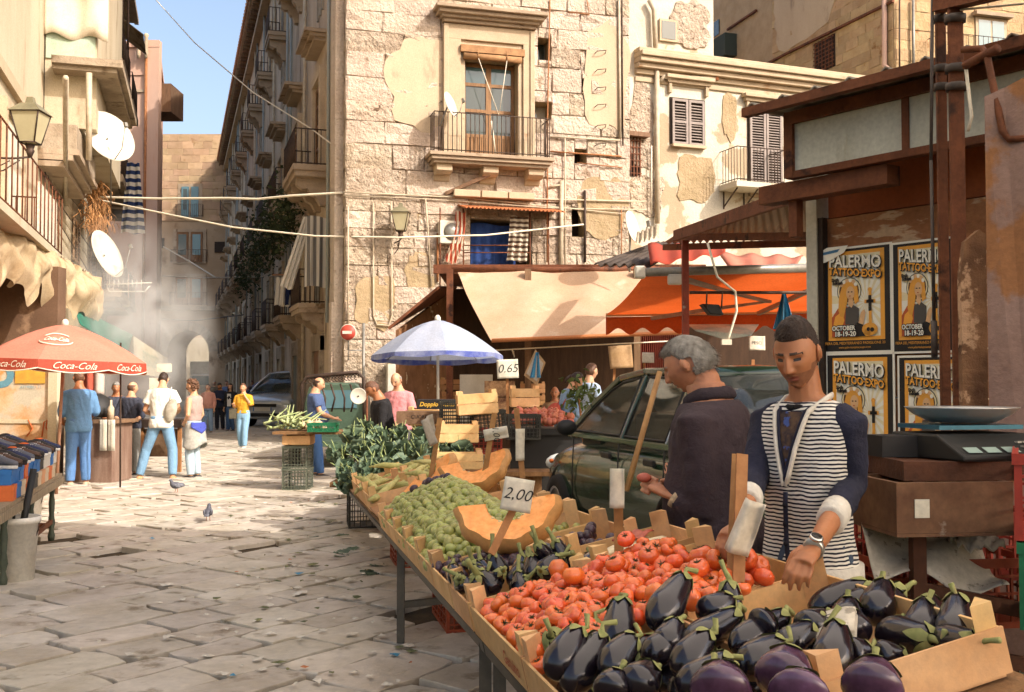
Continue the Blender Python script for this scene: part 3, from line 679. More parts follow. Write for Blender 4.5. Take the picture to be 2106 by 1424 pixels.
b = B(); b.grid(lambda u, v: (tu - .10 - .05 * math.sin(u * 9 + v * 4) - .05 * mnoise.noise(Vector((u * 5, v * 5, 1))), -1.3 * u + .02, zg1 - .12 + .06 * math.sin(u * 11) + (13.6 - zg1) * v), 24, 20)
b.obj('white_sheeting', mat('white tarpaulin', '#cfc3aa', '#bdb097', scale=2, rough=.8), hB, FL.M, solid=.01)
zl0 = at(160, 145, 22.2).z; b = B(); b.box(tu - .5, tY(27), -1.5, -.2, zl0, zl0 + .1); b.box(tu - .6, tY(27), -1.62, -.2, zl0 + .1, zl0 + .26); b.obj('ledge', concrete, hB, FL.M)
ta, tb_ = LP(148, 495)[0], LP(160, 495)[0]; z0, z1 = LP(153, 540)[2], LP(153, 452)[2]; louvre(hB, FL, ta, tb_, z0, z1, .02, mat('brown louvre', '#7b6248', rough=.7))
b = B(); b.tube([LP(135, 160, 1.1), LP(135, 420, .1)], .05, 6); b.tube([LP(183, 150, 1.1), LP(183, 330, 1.1)], .06, 6); b.obj('drain_pipe', pipe_mat, hB, FL.M)
for i in range(7):
    b = B(); y0_ = 330 + i * 14; b.tube([LP(75 + i * 3, y0_ - 60, .05), LP(110, y0_ + 10 + i * 6, .06), LP(150, y0_ + 60 + i * 9, .06), LP(188, y0_ + 100 + i * 14, .06)], .014, 4); b.obj('wall_cable', cable_dark if i % 2 else pipe_mat, hB, FL.M)
hC = thing('balconied_house', 'shabby narrow house with dark balconies and washing, beyond the dish', 'building', FL.M @ T(tY(30.6), 0, 0))
b = B(); b.box(tY(30.52), tY(39), .04, 9, 0, 15.3); b.obj('wall', plaster_left, hC, FL.M)
b = B(); b.box(tY(30.4), tY(39), -.8, .2, 15.2, 15.45); b.box(tY(30.4), tY(39), -.95, -.8, 15.15, 15.35); b.obj('eaves', concrete, hC, FL.M)
for zf in (4.4, 7.9, 11.4):
    for (y0_, y1_) in ((31.2, 34.6), (35.6, 38.6)):
        b = B(); b.box(tY(y0_), tY(y1_), -1.0, 0, zf - .22, zf); b.box(tY(y0_) + .1, tY(y1_) - .1, -.8, 0, zf - .34, zf - .22); bo = b.obj('balcony', concrete, hC, FL.M)
        railing(bo, FL, tY(y0_) + .05, tY(y1_) - .05, zf, .95, .95, 22)
        tm = (tY(y0_) + tY(y1_)) / 2; b = B(); b.box(tm - .6, tm + .6, -.05, 0, zf + .02, zf + 2.3); wo = b.obj('window', wood_old, hC, FL.M)
        for d in (-.3, .3): b = B(); b.box(tm + d - .22, tm + d + .22, -.06, -.04, zf + .5, zf + 2.15); b.obj('pane', glass_dark, wo, FL.M)
b = B(); b.grid(lambda u, v: (tY(33.5) + 2.4 * u, -.15 - 1.25 * v, 13.9 - .9 * v + .05 * math.sin(u * 15)), 12, 6); b.obj('awning', concrete, hC, FL.M, solid=.02)
for (y_, out_, z0, z1) in ((31, .95, 11.4, 14.6), (33.4, .95, 11.4, 15.2), (31.2, .6, 7.9, 10.8)):
    b = B(); b.tube([(tY(y_), -out_, z0), (tY(y_), -out_, z1)], .04, 5); b.obj('post', iron, hC, FL.M)
# dried creeper hanging from the house corner
rnd = random.Random(21); b = B()
for i in range(420):
    p = Vector(LP(200 + rnd.gauss(0, 8), rnd.uniform(372, 470), .5)) + Vector((rnd.gauss(0, .25), rnd.gauss(0, .15), 0)); d = Vector((rnd.gauss(0, .4), rnd.gauss(0, .4) - .1, -1)).normalized() * rnd.uniform(.15, .4)
    b.tube([p, p + d * .5 + Vector((0, -.03, 0)), p + d], [.016, .014, .004], 3, caps=False)
tag(b.obj('dry_creeper', mat('dried grass', '#b98a5a', '#96683f', scale=8, rough=1), None, FL.M), 'dry brown creeper hanging from the corner of the left house', 'plant')
# pink house
pk = thing('pink_house', 'tall narrow pink plastered house with rooftop pots', 'building', T(*at(285, 785, 50).xy, 0))
p0_, p1_ = at(248, 400, 50), at(321, 400, 50); zt = at(285, 88, 50).z
def pkp(ex, y0, y1, z0, z1):
    b.prism([(p0_.x - 4, y0), (p1_.x + ex, y0), (p1_.x + ex - .3 * (y1 - y0), y1), (p0_.x - 4 - .3 * (y1 - y0), y1)], z0, z1)
b = B(); pkp(0, 50, 58, 0, zt); b.obj('wall', plaster_pink, pk)
b = B(); pkp(.12, 49.88, 58.1, zt - .25, zt + .05); pkp(.06, 49.94, 58.05, zt - 1.6, zt - 1.45); b.box(p1_.x - .5, p1_.x + .1, 49.9, 50.3, 3, zt + .1); b.obj('cornice', plaster_pink, pk)
zs_ = at(285, 188, 50).z; b = B(); b.box(p0_.x - 4, p1_.x + .05, 49.92, 50, zs_ - .06, zs_ + .06); b.obj('string_course', trim_light, pk)
b = B(); x = at(300, 200, 49.9).x; b.tube([(x, 49.88, 2), (x, 49.88, zt - .4)], .07, 6); b.obj('drain_pipe', rust_pipe, pk)
for px in (287, 302): b = B(); q = at(px, 100, 49.8); b.lathe([(.07, -.5), (.1, -.3), (.09, .5), (.13, .62), (.05, .7)], 8, M=T(q.x, q.y - .1, q.z)); b.obj('chimney_pipe', trim_light, pk)
b = B(); b.box(p1_.x - 1.2, p1_.x + .0, 52, 54, at(322, 230, 52).z, at(322, 172, 52).z); b.obj('bay_window', wood_old, pk)
# ================================================================ arch house closing the street
YA = 86.0; FA = Facade(at(300, 400, YA).x, YA, 1, 0)
ah = thing('arch_house', 'block-built house over a tall passage arch closing the street', 'building', FA.M)
WA = at(470, 400, YA).x - at(300, 400, YA).x + 1.5; zt = FA.p(390, 276)[1]
ax0, ax1, azt = FA.p(345, 700)[0], FA.p(430, 700)[0], FA.p(390, 681)[1]; acx = (ax0 + ax1) / 2; ar = (ax1 - ax0) / 2; azs = azt - ar
arch_wall = mat('smoke-stained plaster', '#a68f74', '#957d62', scale=.6, rough=.95, bump=.4, bscale=4, c3='#6f553c', c3s=.5, c3t=.58, c3w=.1)
b = B(); n = 20; th = 5.0
def arch_pts(r_): return [(acx + r_ * math.cos(math.pi * i / n), azs + r_ * math.sin(math.pi * i / n)) for i in range(n + 1)]
ap = arch_pts(ar)
zw = FA.p(390, 560)[1]
def arch_face(y, flip):
    o_ = [(ax1, 0)] + ap + [(ax0, 0)]; vs = []; fs = []
    outer = [(WA, 0)] + [(acx + (WA - acx) * max(-1, min(1, 1.6 * math.cos(math.pi * i / n))) if math.cos(math.pi * i / n) > 0 else acx + acx * max(-1, min(1, 1.6 * math.cos(math.pi * i / n))), zt if .25 < i / n < .75 else min(zt, azs + (zt - azs) * min(1, 1.45 * math.sin(math.pi * i / n)))) for i in range(n + 1)] + [(0, 0)]
    for (x, z) in o_ + outer: vs.append((x, y, z))
    m_ = len(o_)
    for i in range(m_ - 1): f = (i, i + 1, m_ + i + 1, m_ + i); fs.append(f if flip else f[::-1])
    b.add(vs, fs)
arch_face(0, False); arch_face(th, True)
o_ = [(ax1, 0)] + ap + [(ax0, 0)]
b.add([(x, 0, z) for x, z in o_] + [(x, th, z) for x, z in o_], [(i, i + 1, len(o_) + i + 1, len(o_) + i) for i in range(len(o_) - 1)])
b.box(0, WA, .0, .0, 0, 0); b.add([(0, 0, zt), (WA, 0, zt), (WA, th, zt), (0, th, zt)], [(0, 1, 2, 3)])
b.obj('wall', arch_wall, ah, FA.M)
b = B(); n2 = 16
for i in range(n2):
    a0, a1 = math.pi * (i + .04) / n2, math.pi * (i + .96) / n2; r0, r1 = ar, ar + .75
    b = B(); b.prism([(acx + r0 * math.cos(a0), azs + r0 * math.sin(a0)), (acx + r1 * math.cos(a0), azs + r1 * math.sin(a0)), (acx + r1 * math.cos(a1), azs + r1 * math.sin(a1)), (acx + r0 * math.cos(a1), azs + r0 * math.sin(a1))], -.12, .02, 'y'); b.obj('voussoir', concrete, ah, FA.M)
w1 = rect(FA, 372, 385, 412, 447); w2 = rect(FA, 362, 478, 420, 540); w3 = rect(FA, 360, 570, 420, 628)
hs = [w1, w2, w3, rect(FA, 326, 490, 338, 510), rect(FA, 442, 498, 462, 520)]
ablk = mat('arch house block', '#ae9274', '#9f8464', scale=1, rough=.95, bump=.5, bscale=5, var=.16, c3='#85643f', c3s=1.2, c3t=.6, c3w=.1)
block_wall(ah, FA, .8, WA - .6, FA.p(390, 455)[1], zt - .1, 1.0, .55, hs, .08, ablk, rnd=random.Random(31))
for (a, c, z0, z1), m_ in ((w1, glass_sky), (w2, wood_door), (w3, wood_door)):
    b = B(); b.box(a - .2, c + .2, -.13, 0, z0 - .1, z1 + .25); g = b.obj('window', trim, ah, FA.M)
    for k_ in range(2):
        x0_ = a + (c - a) * k_ / 2 + .1; x1_ = a + (c - a) * (k_ + 1) / 2 - .1
        b = B(); b.box(x0_, x1_, -.2, -.12, z0, z1); b.obj('leaf', m_, g, FA.M)
        b = B(); b.box(x0_ + .15, x1_ - .15, -.22, -.19, z0 + .6, z1 - .2); b.obj('pane', glass_sky if k_ else glass_dark, g, FA.M)
    railing(g, FA, a - .3, c + .3, z0, .5, 1.0, 14)
for (a, c, z0, z1) in hs[3:]: b = B(); b.box(a, c, -.12, 0, z0, z1); b.obj('small_window', dark_in, ah, FA.M)
b = B(); zz = FA.p(390, 632)[1]; b.box(.5, WA, -1.0, 0, zz - .3, zz); b.obj('gallery_slab', concrete, ah, FA.M)
# building glimpsed through the arch
far_b = mat('far facade', '#d0b894', '#c2a680', scale=.5, rough=.95)
fh = thing('far_house', 'pale house seen through the passage arch', 'building', T(-40, 128, 0))
b = B(); b.box(-52, -34.5, 128, 140, 0, at(390, 694, 128).z); b.obj('wall', far_b, fh)
b = B(); zz = at(390, 700, 127.6).z; b.box(-52, -34.2, 127.4, 128, zz, zz + .6); b.box(-52, -34.3, 127.7, 128, at(0, 734, 128).z, at(0, 732, 128).z + .15); b.obj('cornice', trim, fh)
for px in (352, 372, 396):
    for py in (716, 745): q = at(px, py, 128); b = B(); b.box(q.x - .55, q.x + .55, 127.9, 128.01, q.z - .8, q.z + .8); b.obj('window', glass_dark, fh)
fs2 = thing('far_side_house', 'yellowish side house beyond the arch', 'building', T(-33, 110, 0))
b = B(); b.box(-33.5, -28, 104, 128, 0, at(425, 700, 110).z); b.obj('wall', plaster_left, fs2)
for i in range(5): b = B(); b.box(-33.75, -33.45, 106 + i * 4, 107.6 + i * 4, 4.2, 6.0); b.obj('window', wood_old, fs2)
# ---- unseen sail, masts and rope, added to shade and soften light on near stalls
sp = thing('added_shade_sail', 'added unseen canvas sail that shades and diffuses the sun over the near stalls', 'sail', T(4, 0, 6))
sc_ = [Vector(q) for q in ((-1.8, 8.15, 6.1), (11, 4.3, 6.1), (11, -7, 6.3), (-1.8, -7, 6.3))]
b = B(); b.grid(lambda u, v: sc_[0].lerp(sc_[1], u).lerp(sc_[3].lerp(sc_[2], u), v) + Vector((0, 0, -.35 * math.sin(math.pi * u) * math.sin(math.pi * v))), 20, 16); b.obj('canvas', mat('pale canvas', '#f4efe4', rough=.9, trans=.8, fine=.03), sp)
for q in ((11, 4.3), (11, -7), (-1.8, -7)): b = B(); b.tube([(q[0], q[1], 0), (q[0], q[1], 6.35)], .07, 8); b.obj('mast', grey_metal, sp)
b = B(); b.tube([(-1.8, 8.15, 6.1), (-8.6, 17, 8.6)], .012, 5); b.obj('added_sail_rope', cable_mat, sp)
# ================================================================ crates, parasols, cars: builders
def tri_post(b, x, y, sx, sy, z0, z1, w=.055, mi=0):
    b.add([(x, y, z0), (x + sx * w, y, z0), (x, y + sy * w, z0), (x, y, z1), (x + sx * w, y, z1), (x, y + sy * w, z1)],
          [(0, 2, 1), (3, 4, 5), (0, 1, 4, 3), (1, 2, 5, 4), (2, 0, 3, 5)], mi)
def crate_proto(L, Wd, H, label, M, slats=1, post=.06, floor=True, m=wood_crate, group=None, name='wooden_crate'):
    t = thing(name, label, 'crate', M, group); th = .008
    hs = H / (slats * 1.12)
    for k_ in range(slats):
        z0 = .01 + k_ * hs * 1.12; z1 = z0 + hs
        for y in (0, Wd - th): b = B(); b.box(0, L, y, y + th, z0, z1); b.obj('side_slat', m, t, M)
        for x in (0, L - th): b = B(); b.box(x, x + th, th + .001, Wd - th - .001, z0 + .002, z1 - .002); b.obj('end_slat', m, t, M)
    for x, sx in ((th + .001, 1), (L - th - .001, -1)):
        for y, sy in ((th + .001, 1), (Wd - th - .001, -1)): b = B(); tri_post(b, x, y, sx, sy, .012, H + post); b.obj('corner_post', m, t, M)
    if floor:
        n = 4
        for i in range(n): b = B(); b.box(th + .002, L - th - .002, th + (Wd - 2 * th) * i / n + .004, th + (Wd - 2 * th) * (i + 1) / n - .004, .0, .008); b.obj('floor_board', m, t, M)
    return t
def lattice(b, L, H, nx, nz, M, t=.012, w=.009, frame=.022, solid_low=0):
    bb = lambda x0, x1, z0, z1, th=t: b.box(x0, x1, -th / 2, th / 2, z0, z1, 0, M)
    bb(0, L, 0, frame); bb(0, L, H - frame, H); bb(0, frame, frame, H - frame); bb(L - frame, L, frame, H - frame)
    for i in range(1, nx): x = L * i / nx; bb(x - w / 2, x + w / 2, frame, H - frame, t * .8)
    for i in range(1, nz): z = H * i / nz; bb(frame, L - frame, z - w / 2, z + w / 2, t * .7)
def plastic_crate(L, Wd, H, label, M, m, group=None, nx=9, nz=4, name='plastic_crate'):
    t = thing(name, label, 'crate', M, group)
    b = B(); b.box(.01, L - .01, .01, Wd - .01, 0, .012); b.obj('base', m, t, M)
    for y in (.006, Wd - .006): b = B(); lattice(b, L, H, nx, nz, T(0, y, 0)); b.obj('side_panel', m, t, M)
    for x in (.006, L - .006): b = B(); lattice(b, Wd - .026, H - .002, max(3, nx * 2 // 3), nz, T(x, .013, 0, R(90))); b.obj('end_panel', m, t, M)
    b = B(); b.box(-.006, L + .006, -.006, .0, H - .03, H + .004); b.box(-.006, L + .006, Wd, Wd + .006, H - .03, H + .004); b.box(-.006, .0, 0, Wd, H - .031, H + .003); b.box(L, L + .006, 0, Wd, H - .031, H + .003); b.obj('rim', m, t, M)
    return t
pl = {n_: mat('plastic ' + n_, h_, h2, scale=3, rough=.5, fine=.08) for n_, h_, h2 in (('orange', '#9c4424', '#7f341b'), ('black', '#26261f', '#33322a'), ('green', '#1e6b45', '#185a39'), ('blue', '#3a67a0', '#315a8c'), ('red', '#a13a2a', '#8a2f22'), ('grey', '#5f6455', '#4f5446'))}
def parasol(label, M, rad, h_rim, h_top, mA, mB, mV, pole_m, n=8, rim_drop=.16, tilt=0, name='parasol'):
    t = thing(name, label, 'parasol', M)
    def surf(th, r_):
        s_ = abs(((th / (2 * math.pi) * n) % 1) - .5) * 2      # 1 on ribs, 0 between
        rr = rad * (1 - .055 * (1 - s_)) * r_
        z = h_rim + (h_top - h_rim) * (1 - r_ ** 1.55) - .05 * r_ * r_ * (1 - s_) * (1 - r_) * 3
        return rr * math.cos(th), rr * math.sin(th), z
    for k_ in range(n):
        b = B(); b.grid(lambda u, v: surf(2 * math.pi * (k_ + u) / n, .01 + .99 * v), 6, 9); b.obj('canopy_panel', mA if (k_ % 2 == 0 or mB is None) else mB, t, M)
        b = B()
        def val(u, v):
            x, y, z = surf(2 * math.pi * (k_ + u) / n, 1.0); return x * (1 + .01 * v), y * (1 + .01 * v), z - rim_drop * v * (.75 + .35 * math.sin(math.pi * u))
        b.grid(val, 8, 2); b.obj('valance', mV, t, M)
        b = B(); b.tube([surf(2 * math.pi * k_ / n, r_ / 5) for r_ in range(6)], .008, 4); o = b.obj('rib', grey_metal, t, M @ T(0, 0, -.015))
    b = B(); b.tube([(0, 0, 0), (0, 0, h_top)], .022, 8); b.obj('pole', pole_m, t, M)
    b = B(); b.lathe([(.03, h_top - .02), (.05, h_top), (.045, h_top + .05), (.02, h_top + .08)], 10); b.obj('finial', white_paint, t, M)
    return t, surf
tyre_m = mat('tyre rubber', '#22201e', rough=.85, fine=.1); rim_m = mat('wheel rim', '#8f9090', rough=.35, metal=.6)
plastic_dark = mat('dark trim plastic', '#23221f', rough=.6, fine=.05); lens_m = mat('lamp lens', '#c9ccc4', rough=.12, spec=.8, fine=0); amber = mat('amber lens', '#c9662a', rough=.2, fine=0)
car_glass = mat('car window glass', '#39403a', rough=.03, spec=1, fine=0, alpha=.62)
def car(label, M, paint, L=3.7, Wd=1.6, group=None, prof=None, ghs=None, side_win=None, name='parked_car', belt=.92, roof=1.43, wheels=(.62, 2.98), wr=.285, rust_=False):
    t = thing(name, label, 'car', M, group); hw = Wd / 2
    # lower body: stations along x (0 nose .. L tail)
    st = prof or [(0, .55, .30, .62), (.03, .66, .22, .68), (.12, .72, .19, .74), (.45, .77, .18, .82), (.85, .79, .18, .90), (1.5, .80, .18, .93), (2.6, .80, .18, .94), (3.2, .79, .19, .95), (3.5, .76, .22, .94), (3.64, .70, .26, .88), (3.7, .58, .32, .72)]
    b = B(); ring = 18; vs = []; fs = []
    for (x, w, z0, z1) in st:
        for j in range(ring):
            a = 2 * math.pi * j / ring; cx_, sx_ = math.cos(a), math.sin(a); e = .42
            y = w * math.copysign(abs(cx_) ** e, cx_); z = (z0 + z1) / 2 + (z1 - z0) / 2 * math.copysign(abs(sx_) ** e, sx_)
            if abs(cx_) > .5: y *= 1 + .035 * math.cos((z - .55) * 4)
            vs.append((x, y * hw / .80, z))
    for i in range(len(st) - 1):
        for j in range(ring): j2 = (j + 1) % ring; fs.append((i * ring + j, (i + 1) * ring + j, (i + 1) * ring + j2, i * ring + j2))
    fs += [tuple(range(ring)), tuple(range(len(st) * ring - 1, (len(st) - 1) * ring - 1, -1))]
    b.add(vs, fs, 0, True); body = b.obj('body', paint, t, M); m_ = body.modifiers.new('s', 'SUBSURF'); m_.levels = m_.render_levels = 1
    # greenhouse: outline in (x,z), side leans inwards
    gx = ghs or [(.80, .90), (1.12, 1.16), (1.50, roof - .05), (1.95, roof), (2.6, roof - .005), (3.05, roof - .05), (3.35, 1.18), (3.52, .92)]
    def gy(z, k_=1): return (hw - .035) - (hw * .26) * max(0, (z - belt)) / (roof - belt) * k_
    b = B(); n = len(gx); rows = []
    for (x, z) in gx: rows.append([(x, -gy(z), z), (x, -gy(z) * .6, z + .02 * (z - .9) / .5), (x, 0, z + .03 * (z - .9) / .5), (x, gy(z) * .6, z + .02 * (z - .9) / .5), (x, gy(z), z)])
    i0, i1 = 2, n - 3
    vs = [q for r_ in rows for q in r_]; fs = []
    for i in range(i0, i1):
        for j in range(4): fs.append((i * 5 + j, i * 5 + j + 1, (i + 1) * 5 + j + 1, (i + 1) * 5 + j))
    b.add(vs, fs, 0, True); b.obj('roof', paint, t, M, solid=.03)
    for nm, (i0_, i1_) in (('windscreen', (0, 2)), ('rear_window', (n - 3, n - 1))):
        b = B(); fs = [(i * 5 + j, i * 5 + j + 1, (i + 1) * 5 + j + 1, (i + 1) * 5 + j) for i in range(i0_, i1_) for j in range(4)]; b.add(vs, fs, 0, True); b.obj(nm, car_glass, t, M, solid=.008)
    for sgn in (-1, 1):
        b = B()
        for i in list(range(0, 2)) + list(range(n - 3, n - 1)) + list(range(i0, i1)):
            (xa, za), (xb, zb_) = gx[i], gx[i + 1]; b.beam((xa, sgn * gy(za), za), (xb, sgn * gy(zb_), zb_), .05, .05)
        for xp in (side_win or (1.95, 2.75)):
            b.beam((xp, sgn * (gy(belt) + .004), belt - .01), (xp + .04, sgn * (gy(roof - .03) + .004), roof - .03), .07, .035)
        b.beam((gx[0][0], sgn * (gy(belt) - .004), belt - .005), (gx[-1][0], sgn * (gy(belt) - .004), belt - .005), .05, .05)
        b.obj('pillar_frame', paint, t, M, bevel=.012)
        xs = [gx[1][0] - .25] + list(side_win or (1.95, 2.75)) + [gx[-2][0]]
        for i in range(len(xs) - 1):
            x0, x1 = xs[i] + .05, xs[i + 1] - .04
            def zr(x):
                for (xa, za), (xb, zb_) in zip(gx, gx[1:]):
                    if xa <= x <= xb: return za + (zb_ - za) * (x - xa) / (xb - xa)
                return belt
            pts = [(x0, belt + .03), (x1, belt + .03)] + [(x1 + (x0 - x1) * k_ / 6, max(belt + .05, zr(x1 + (x0 - x1) * k_ / 6) - .045)) for k_ in range(7)]
            b = B(); vs2 = [(x, sgn * (gy(z) + .004), z) for x, z in pts] ; b.add(vs2, [tuple(range(len(pts)))]); o = b.obj('side_window', car_glass, t, M)
            b = B(); b.tube(vs2 + [vs2[0]], .012, 5); b.obj('window_seal', plastic_dark, t, M)
        for xw in wheels:
            b = B(); b.tube([(xw + (wr + .055) * math.cos(a_), sgn * (hw * .955 if xw < 1 else hw + .012), wr + .01 + (wr + .055) * math.sin(a_)) for a_ in [R(-8 + 196 * k_ / 14) for k_ in range(15)]], .022, 6); b.obj('wheel_arch', plastic_dark, t, M)
            b = B(); b.lathe([(wr * .55, -.06), (wr * .95, -.07), (wr, -.02), (wr, .10), (wr * .93, .16), (wr * .62, .165), (wr * .58, .12)], 26, M=T(xw, sgn * (hw - .125), wr, 0, R(-90 if sgn > 0 else 90))); wo = b.obj('wheel', tyre_m, t, M)
            b = B(); b.lathe([(.02, .15), (.09, .15), (wr * .35, .13), (wr * .6, .168), (wr * .64, .16)], 20, M=T(xw, sgn * (hw - .125), wr, 0, R(-90 if sgn > 0 else 90))); b.obj('rim', rim_m, wo, M)
        for x in (1.0, 1.98, 2.78):
            b = B(); b.tube([(x, sgn * (hw + .012), .30), (x + .02, sgn * (hw + .022), .6), (x, sgn * (hw - .002), .9)], .006, 4); b.obj('door_seam', plastic_dark, t, M)
        for x in (1.78, 2.58): b = B(); b.cbox((x, sgn * (hw + .02), .80), (.17, .03, .045)); b.obj('door_handle', plastic_dark, t, M, bevel=.01)
        b = B(); b.ball((1.08, sgn * (hw + .09), .98), (.06, .09, .065), 10, 7); b.obj('wing_mirror', plastic_dark, t, M)
        b = B(); b.ball((.10, sgn * (hw - .22), .62), (.10, .17, .085), 12, 8); b.obj('headlight', lens_m, t, M)
        b = B(); b.ball((.42, sgn * (hw + .0), .66), (.035, .02, .02), 8, 6); b.obj('indicator', amber, t, M)
        b = B(); b.ball((L - .13, sgn * (hw - .16), .72), (.1, .14, .15), 10, 7); b.obj('tail_light', mat('red lens', '#8e1f1a', rough=.2, fine=0), t, M)
    b = B(); b.box(.02, .12, -hw * .82, hw * .82, .24, .40); b.box(L - .1, L + .02, -hw * .8, hw * .8, .3, .42); b.obj('bumper', paint, t, M, bevel=.03)
    b = B(); b.box(-.012, .03, -.38, .38, .52, .60); b.box(-.012, .05, -.5, .5, .27, .36); b.obj('grille', plastic_dark, t, M)
    b = B(); b.box(-.02, .0, -.26, .26, .41, .51); b.obj('number_plate', white_paint, t, M)
    b = B(); b.box(1.0, 3.3, -hw + .1, hw - .1, .25, .62); b.box(.95, 1.35, -hw + .1, hw - .1, .62, .88); b.obj('cabin_floor', plastic_dark, t, M)
    for y in (-.36, .36): b = B(); b.box(1.75, 2.05, y - .22, y + .22, .6, 1.12); b.box(1.85, 2.0, y - .11, y + .11, 1.12, 1.30); b.obj('car_seat', mat('grey seat cloth', '#5a574f', rough=.95), t, M, bevel=.04)
    b = B(); b.lathe([(.165, -.012), (.18, 0), (.165, .012), (.155, 0)], 20, M=T(1.42, -.36 if True else .36, .93, 0, 0, R(-65))); b.obj('steering_wheel', plastic_dark, t, M)
    return t
# ---- the green hatchback behind the stalls
cd = Vector((.28, -.96)).normalized(); fw = Vector((.40, 9.9)); s_ = 1.10
nose = fw - cd * (.62 * s_)
MC = Matrix.Translation((nose.x - cd.y * 0 , nose.y, .13)) @ Matrix.Rotation(math.atan2(cd.y, cd.x), 4, 'Z') @ Matrix.Scale(s_, 4) @ Matrix.Translation((0, .84, 0))
green = mat('dark green car paint', '#24402c', '#1d3524', scale=2, rough=.22, spec=.5, coat=.45, fine=.03)
gcar = car('dark green hatchback parked behind the vegetable stalls', MC, green)
b = B(); put_text(b, 'Smile', .13, lambda x, y: (3.08 - x, -.838, .74 + y), shear=.3, bold=.004); 
b = B(); put_text(b, 'Smile', .10, lambda x, y: (2.98 + x, -.845, .79 + y), shear=.3, bold=.003); b.obj('lettering', mat('pink lettering', '#d79a80', rough=.5, fine=0), gcar, MC)
# ---- silver hatchback, blue car and lorry down the street
silver = mat('silver car paint', '#c9cdce', '#bdc2c3', scale=2, rough=.22, metal=.35, coat=.6, fine=.03)
q = gp(540, 882); MS = T(q.x, q.y, 0.05, R(76), s=1.34) @ T(0, 0, 0)
scar = car('silver hatchback parked nose out along the balconied street', MS, silver)
b = B()
for s2 in (-1, 1): b.box(-.024, -.02, s2 * .26 - (.03 if s2 > 0 else 0), s2 * .26 + (0 if s2 > 0 else .03), .41, .51)
b.obj('plate_band', pl['blue'], scar, MS)
q = gp(520, 868); car('blue car mostly hidden behind the silver hatchback', T(q.x - 1.4, q.y + 5.5, .05, R(75), s=1.1), mat('blue car paint', '#2d4f8a', rough=.2, coat=.7, fine=.03))
t = thing('delivery_lorry', 'small white box lorry standing in the passage arch', 'lorry', T(*at(412, 800, 92).xy, 0)); M_ = W[t]
b = B(); b.box(-1.2, 1.2, .9, 5, .7, 3.4); b.obj('cargo_box', white_paint, t, M_, bevel=.03)
b = B(); b.prism([(0, .5), (0, 1.25), (.35, 2.2), (1.0, 2.3), (1.0, .5)], -1.0, 1.0, 'x'); b.obj('cab', white_paint, t, M_, bevel=.05)
b = B(); b.add([(-.85, -.0, 1.32), (.85, -.0, 1.32), (.8, .28, 2.1), (-.8, .28, 2.1)], [(0, 1, 2, 3)]); b.obj('windscreen', glass_sky, t, M_ @ T(0, -.02, 0))
for x in (-.9, .9):
    for y in (.5, 4): b = B(); b.lathe([(.2, -.12), (.38, -.1), (.38, .1), (.2, .12)], 16, M=T(x, y, .38, 0, 0, R(90))); b.obj('wheel', tyre_m, t, M_)
# ================================================================ wall-mounted things on the buildings
def lantern(label, P0, wall_vec, s=1.0):
    M = Matrix.Translation(P0) @ Matrix.Scale(s, 4); t = thing('wall_lantern', label, 'lantern', M); a = .16; c_ = .25
    gm = mat('frosted lantern glass', '#c9c09a', '#b9b08c', rough=.3, spec=.6, trans=.3, fine=0)
    def fr(z0, r0, z1, r1):
        v = [(x * r0, y * r0, z0) for x, y in ((-1, -1), (1, -1), (1, 1), (-1, 1))] + [(x * r1, y * r1, z1) for x, y in ((-1, -1), (1, -1), (1, 1), (-1, 1))]
        return v, [(0, 1, 5, 4), (1, 2, 6, 5), (2, 3, 7, 6), (3, 0, 4, 7)]
    for k_ in range(4): v, f = fr(0, .13, .52, .24); b = B(); b.add(v, [f[k_]]); b.obj('glass_pane', gm, t, M)
    b = B(); v, f = fr(.52, .28, .68, .12); b.add(v, f + [(4, 5, 6, 7), (3, 2, 1, 0)]); v, f = fr(.68, .07, .80, .05); b.add(v, f + [(4, 5, 6, 7)]); b.obj('cap', mat('lantern metal', '#8b8468', '#6f6a52', rough=.5, metal=.3), t, M)
    b = B()
    for x, y in ((-1, -1), (1, -1), (1, 1), (-1, 1)): b.tube([(x * .13, y * .13, 0), (x * .24, y * .24, .52)], .014, 5); b.tube([(x * .24, y * .24, .52), (y * -.24, x * .24, .52)], .014, 5); b.tube([(x * .13, y * .13, 0), (y * -.13, x * .13, 0)], .014, 5)
    b.obj('frame', iron, t, M); b = B(); b.lathe([(.09, -.02), (.06, -.1), (.08, -.13), (.03, -.25)], 8)
    wv = Vector(wall_vec); b.tube([(0, 0, -.24), wv * .25 + Vector((0, 0, -.28)), wv + Vector((0, 0, -.30))], .02, 6); b.tube([wv * .15 + Vector((0, 0, -.3)), wv * .4 + Vector((0, 0, -.5)), wv + Vector((0, 0, -.62))], .014, 5)
    b.tube([wv * .3 + Vector((0, 0, -.32)), wv * .45 + Vector((0, 0, -.42)), wv * .6 + Vector((0, 0, -.34))], .012, 5)
    b.obj('bracket', iron, t, M); return t
q = FL.M @ Vector(LP(62, 295, 1.05)); lantern('square street lantern on a bracket at the cream house', q, FL.M.to_3x3() @ Vector((0, 1.05, 0)), .78)
q = FF.M @ Vector((FF.p(824, 475, .8)[0], -.8, FF.p(824, 475, .8)[1])); lantern('small street lantern on the stone corner wall', q, FF.M.to_3x3() @ Vector((-.1, .5, 0)), .85)
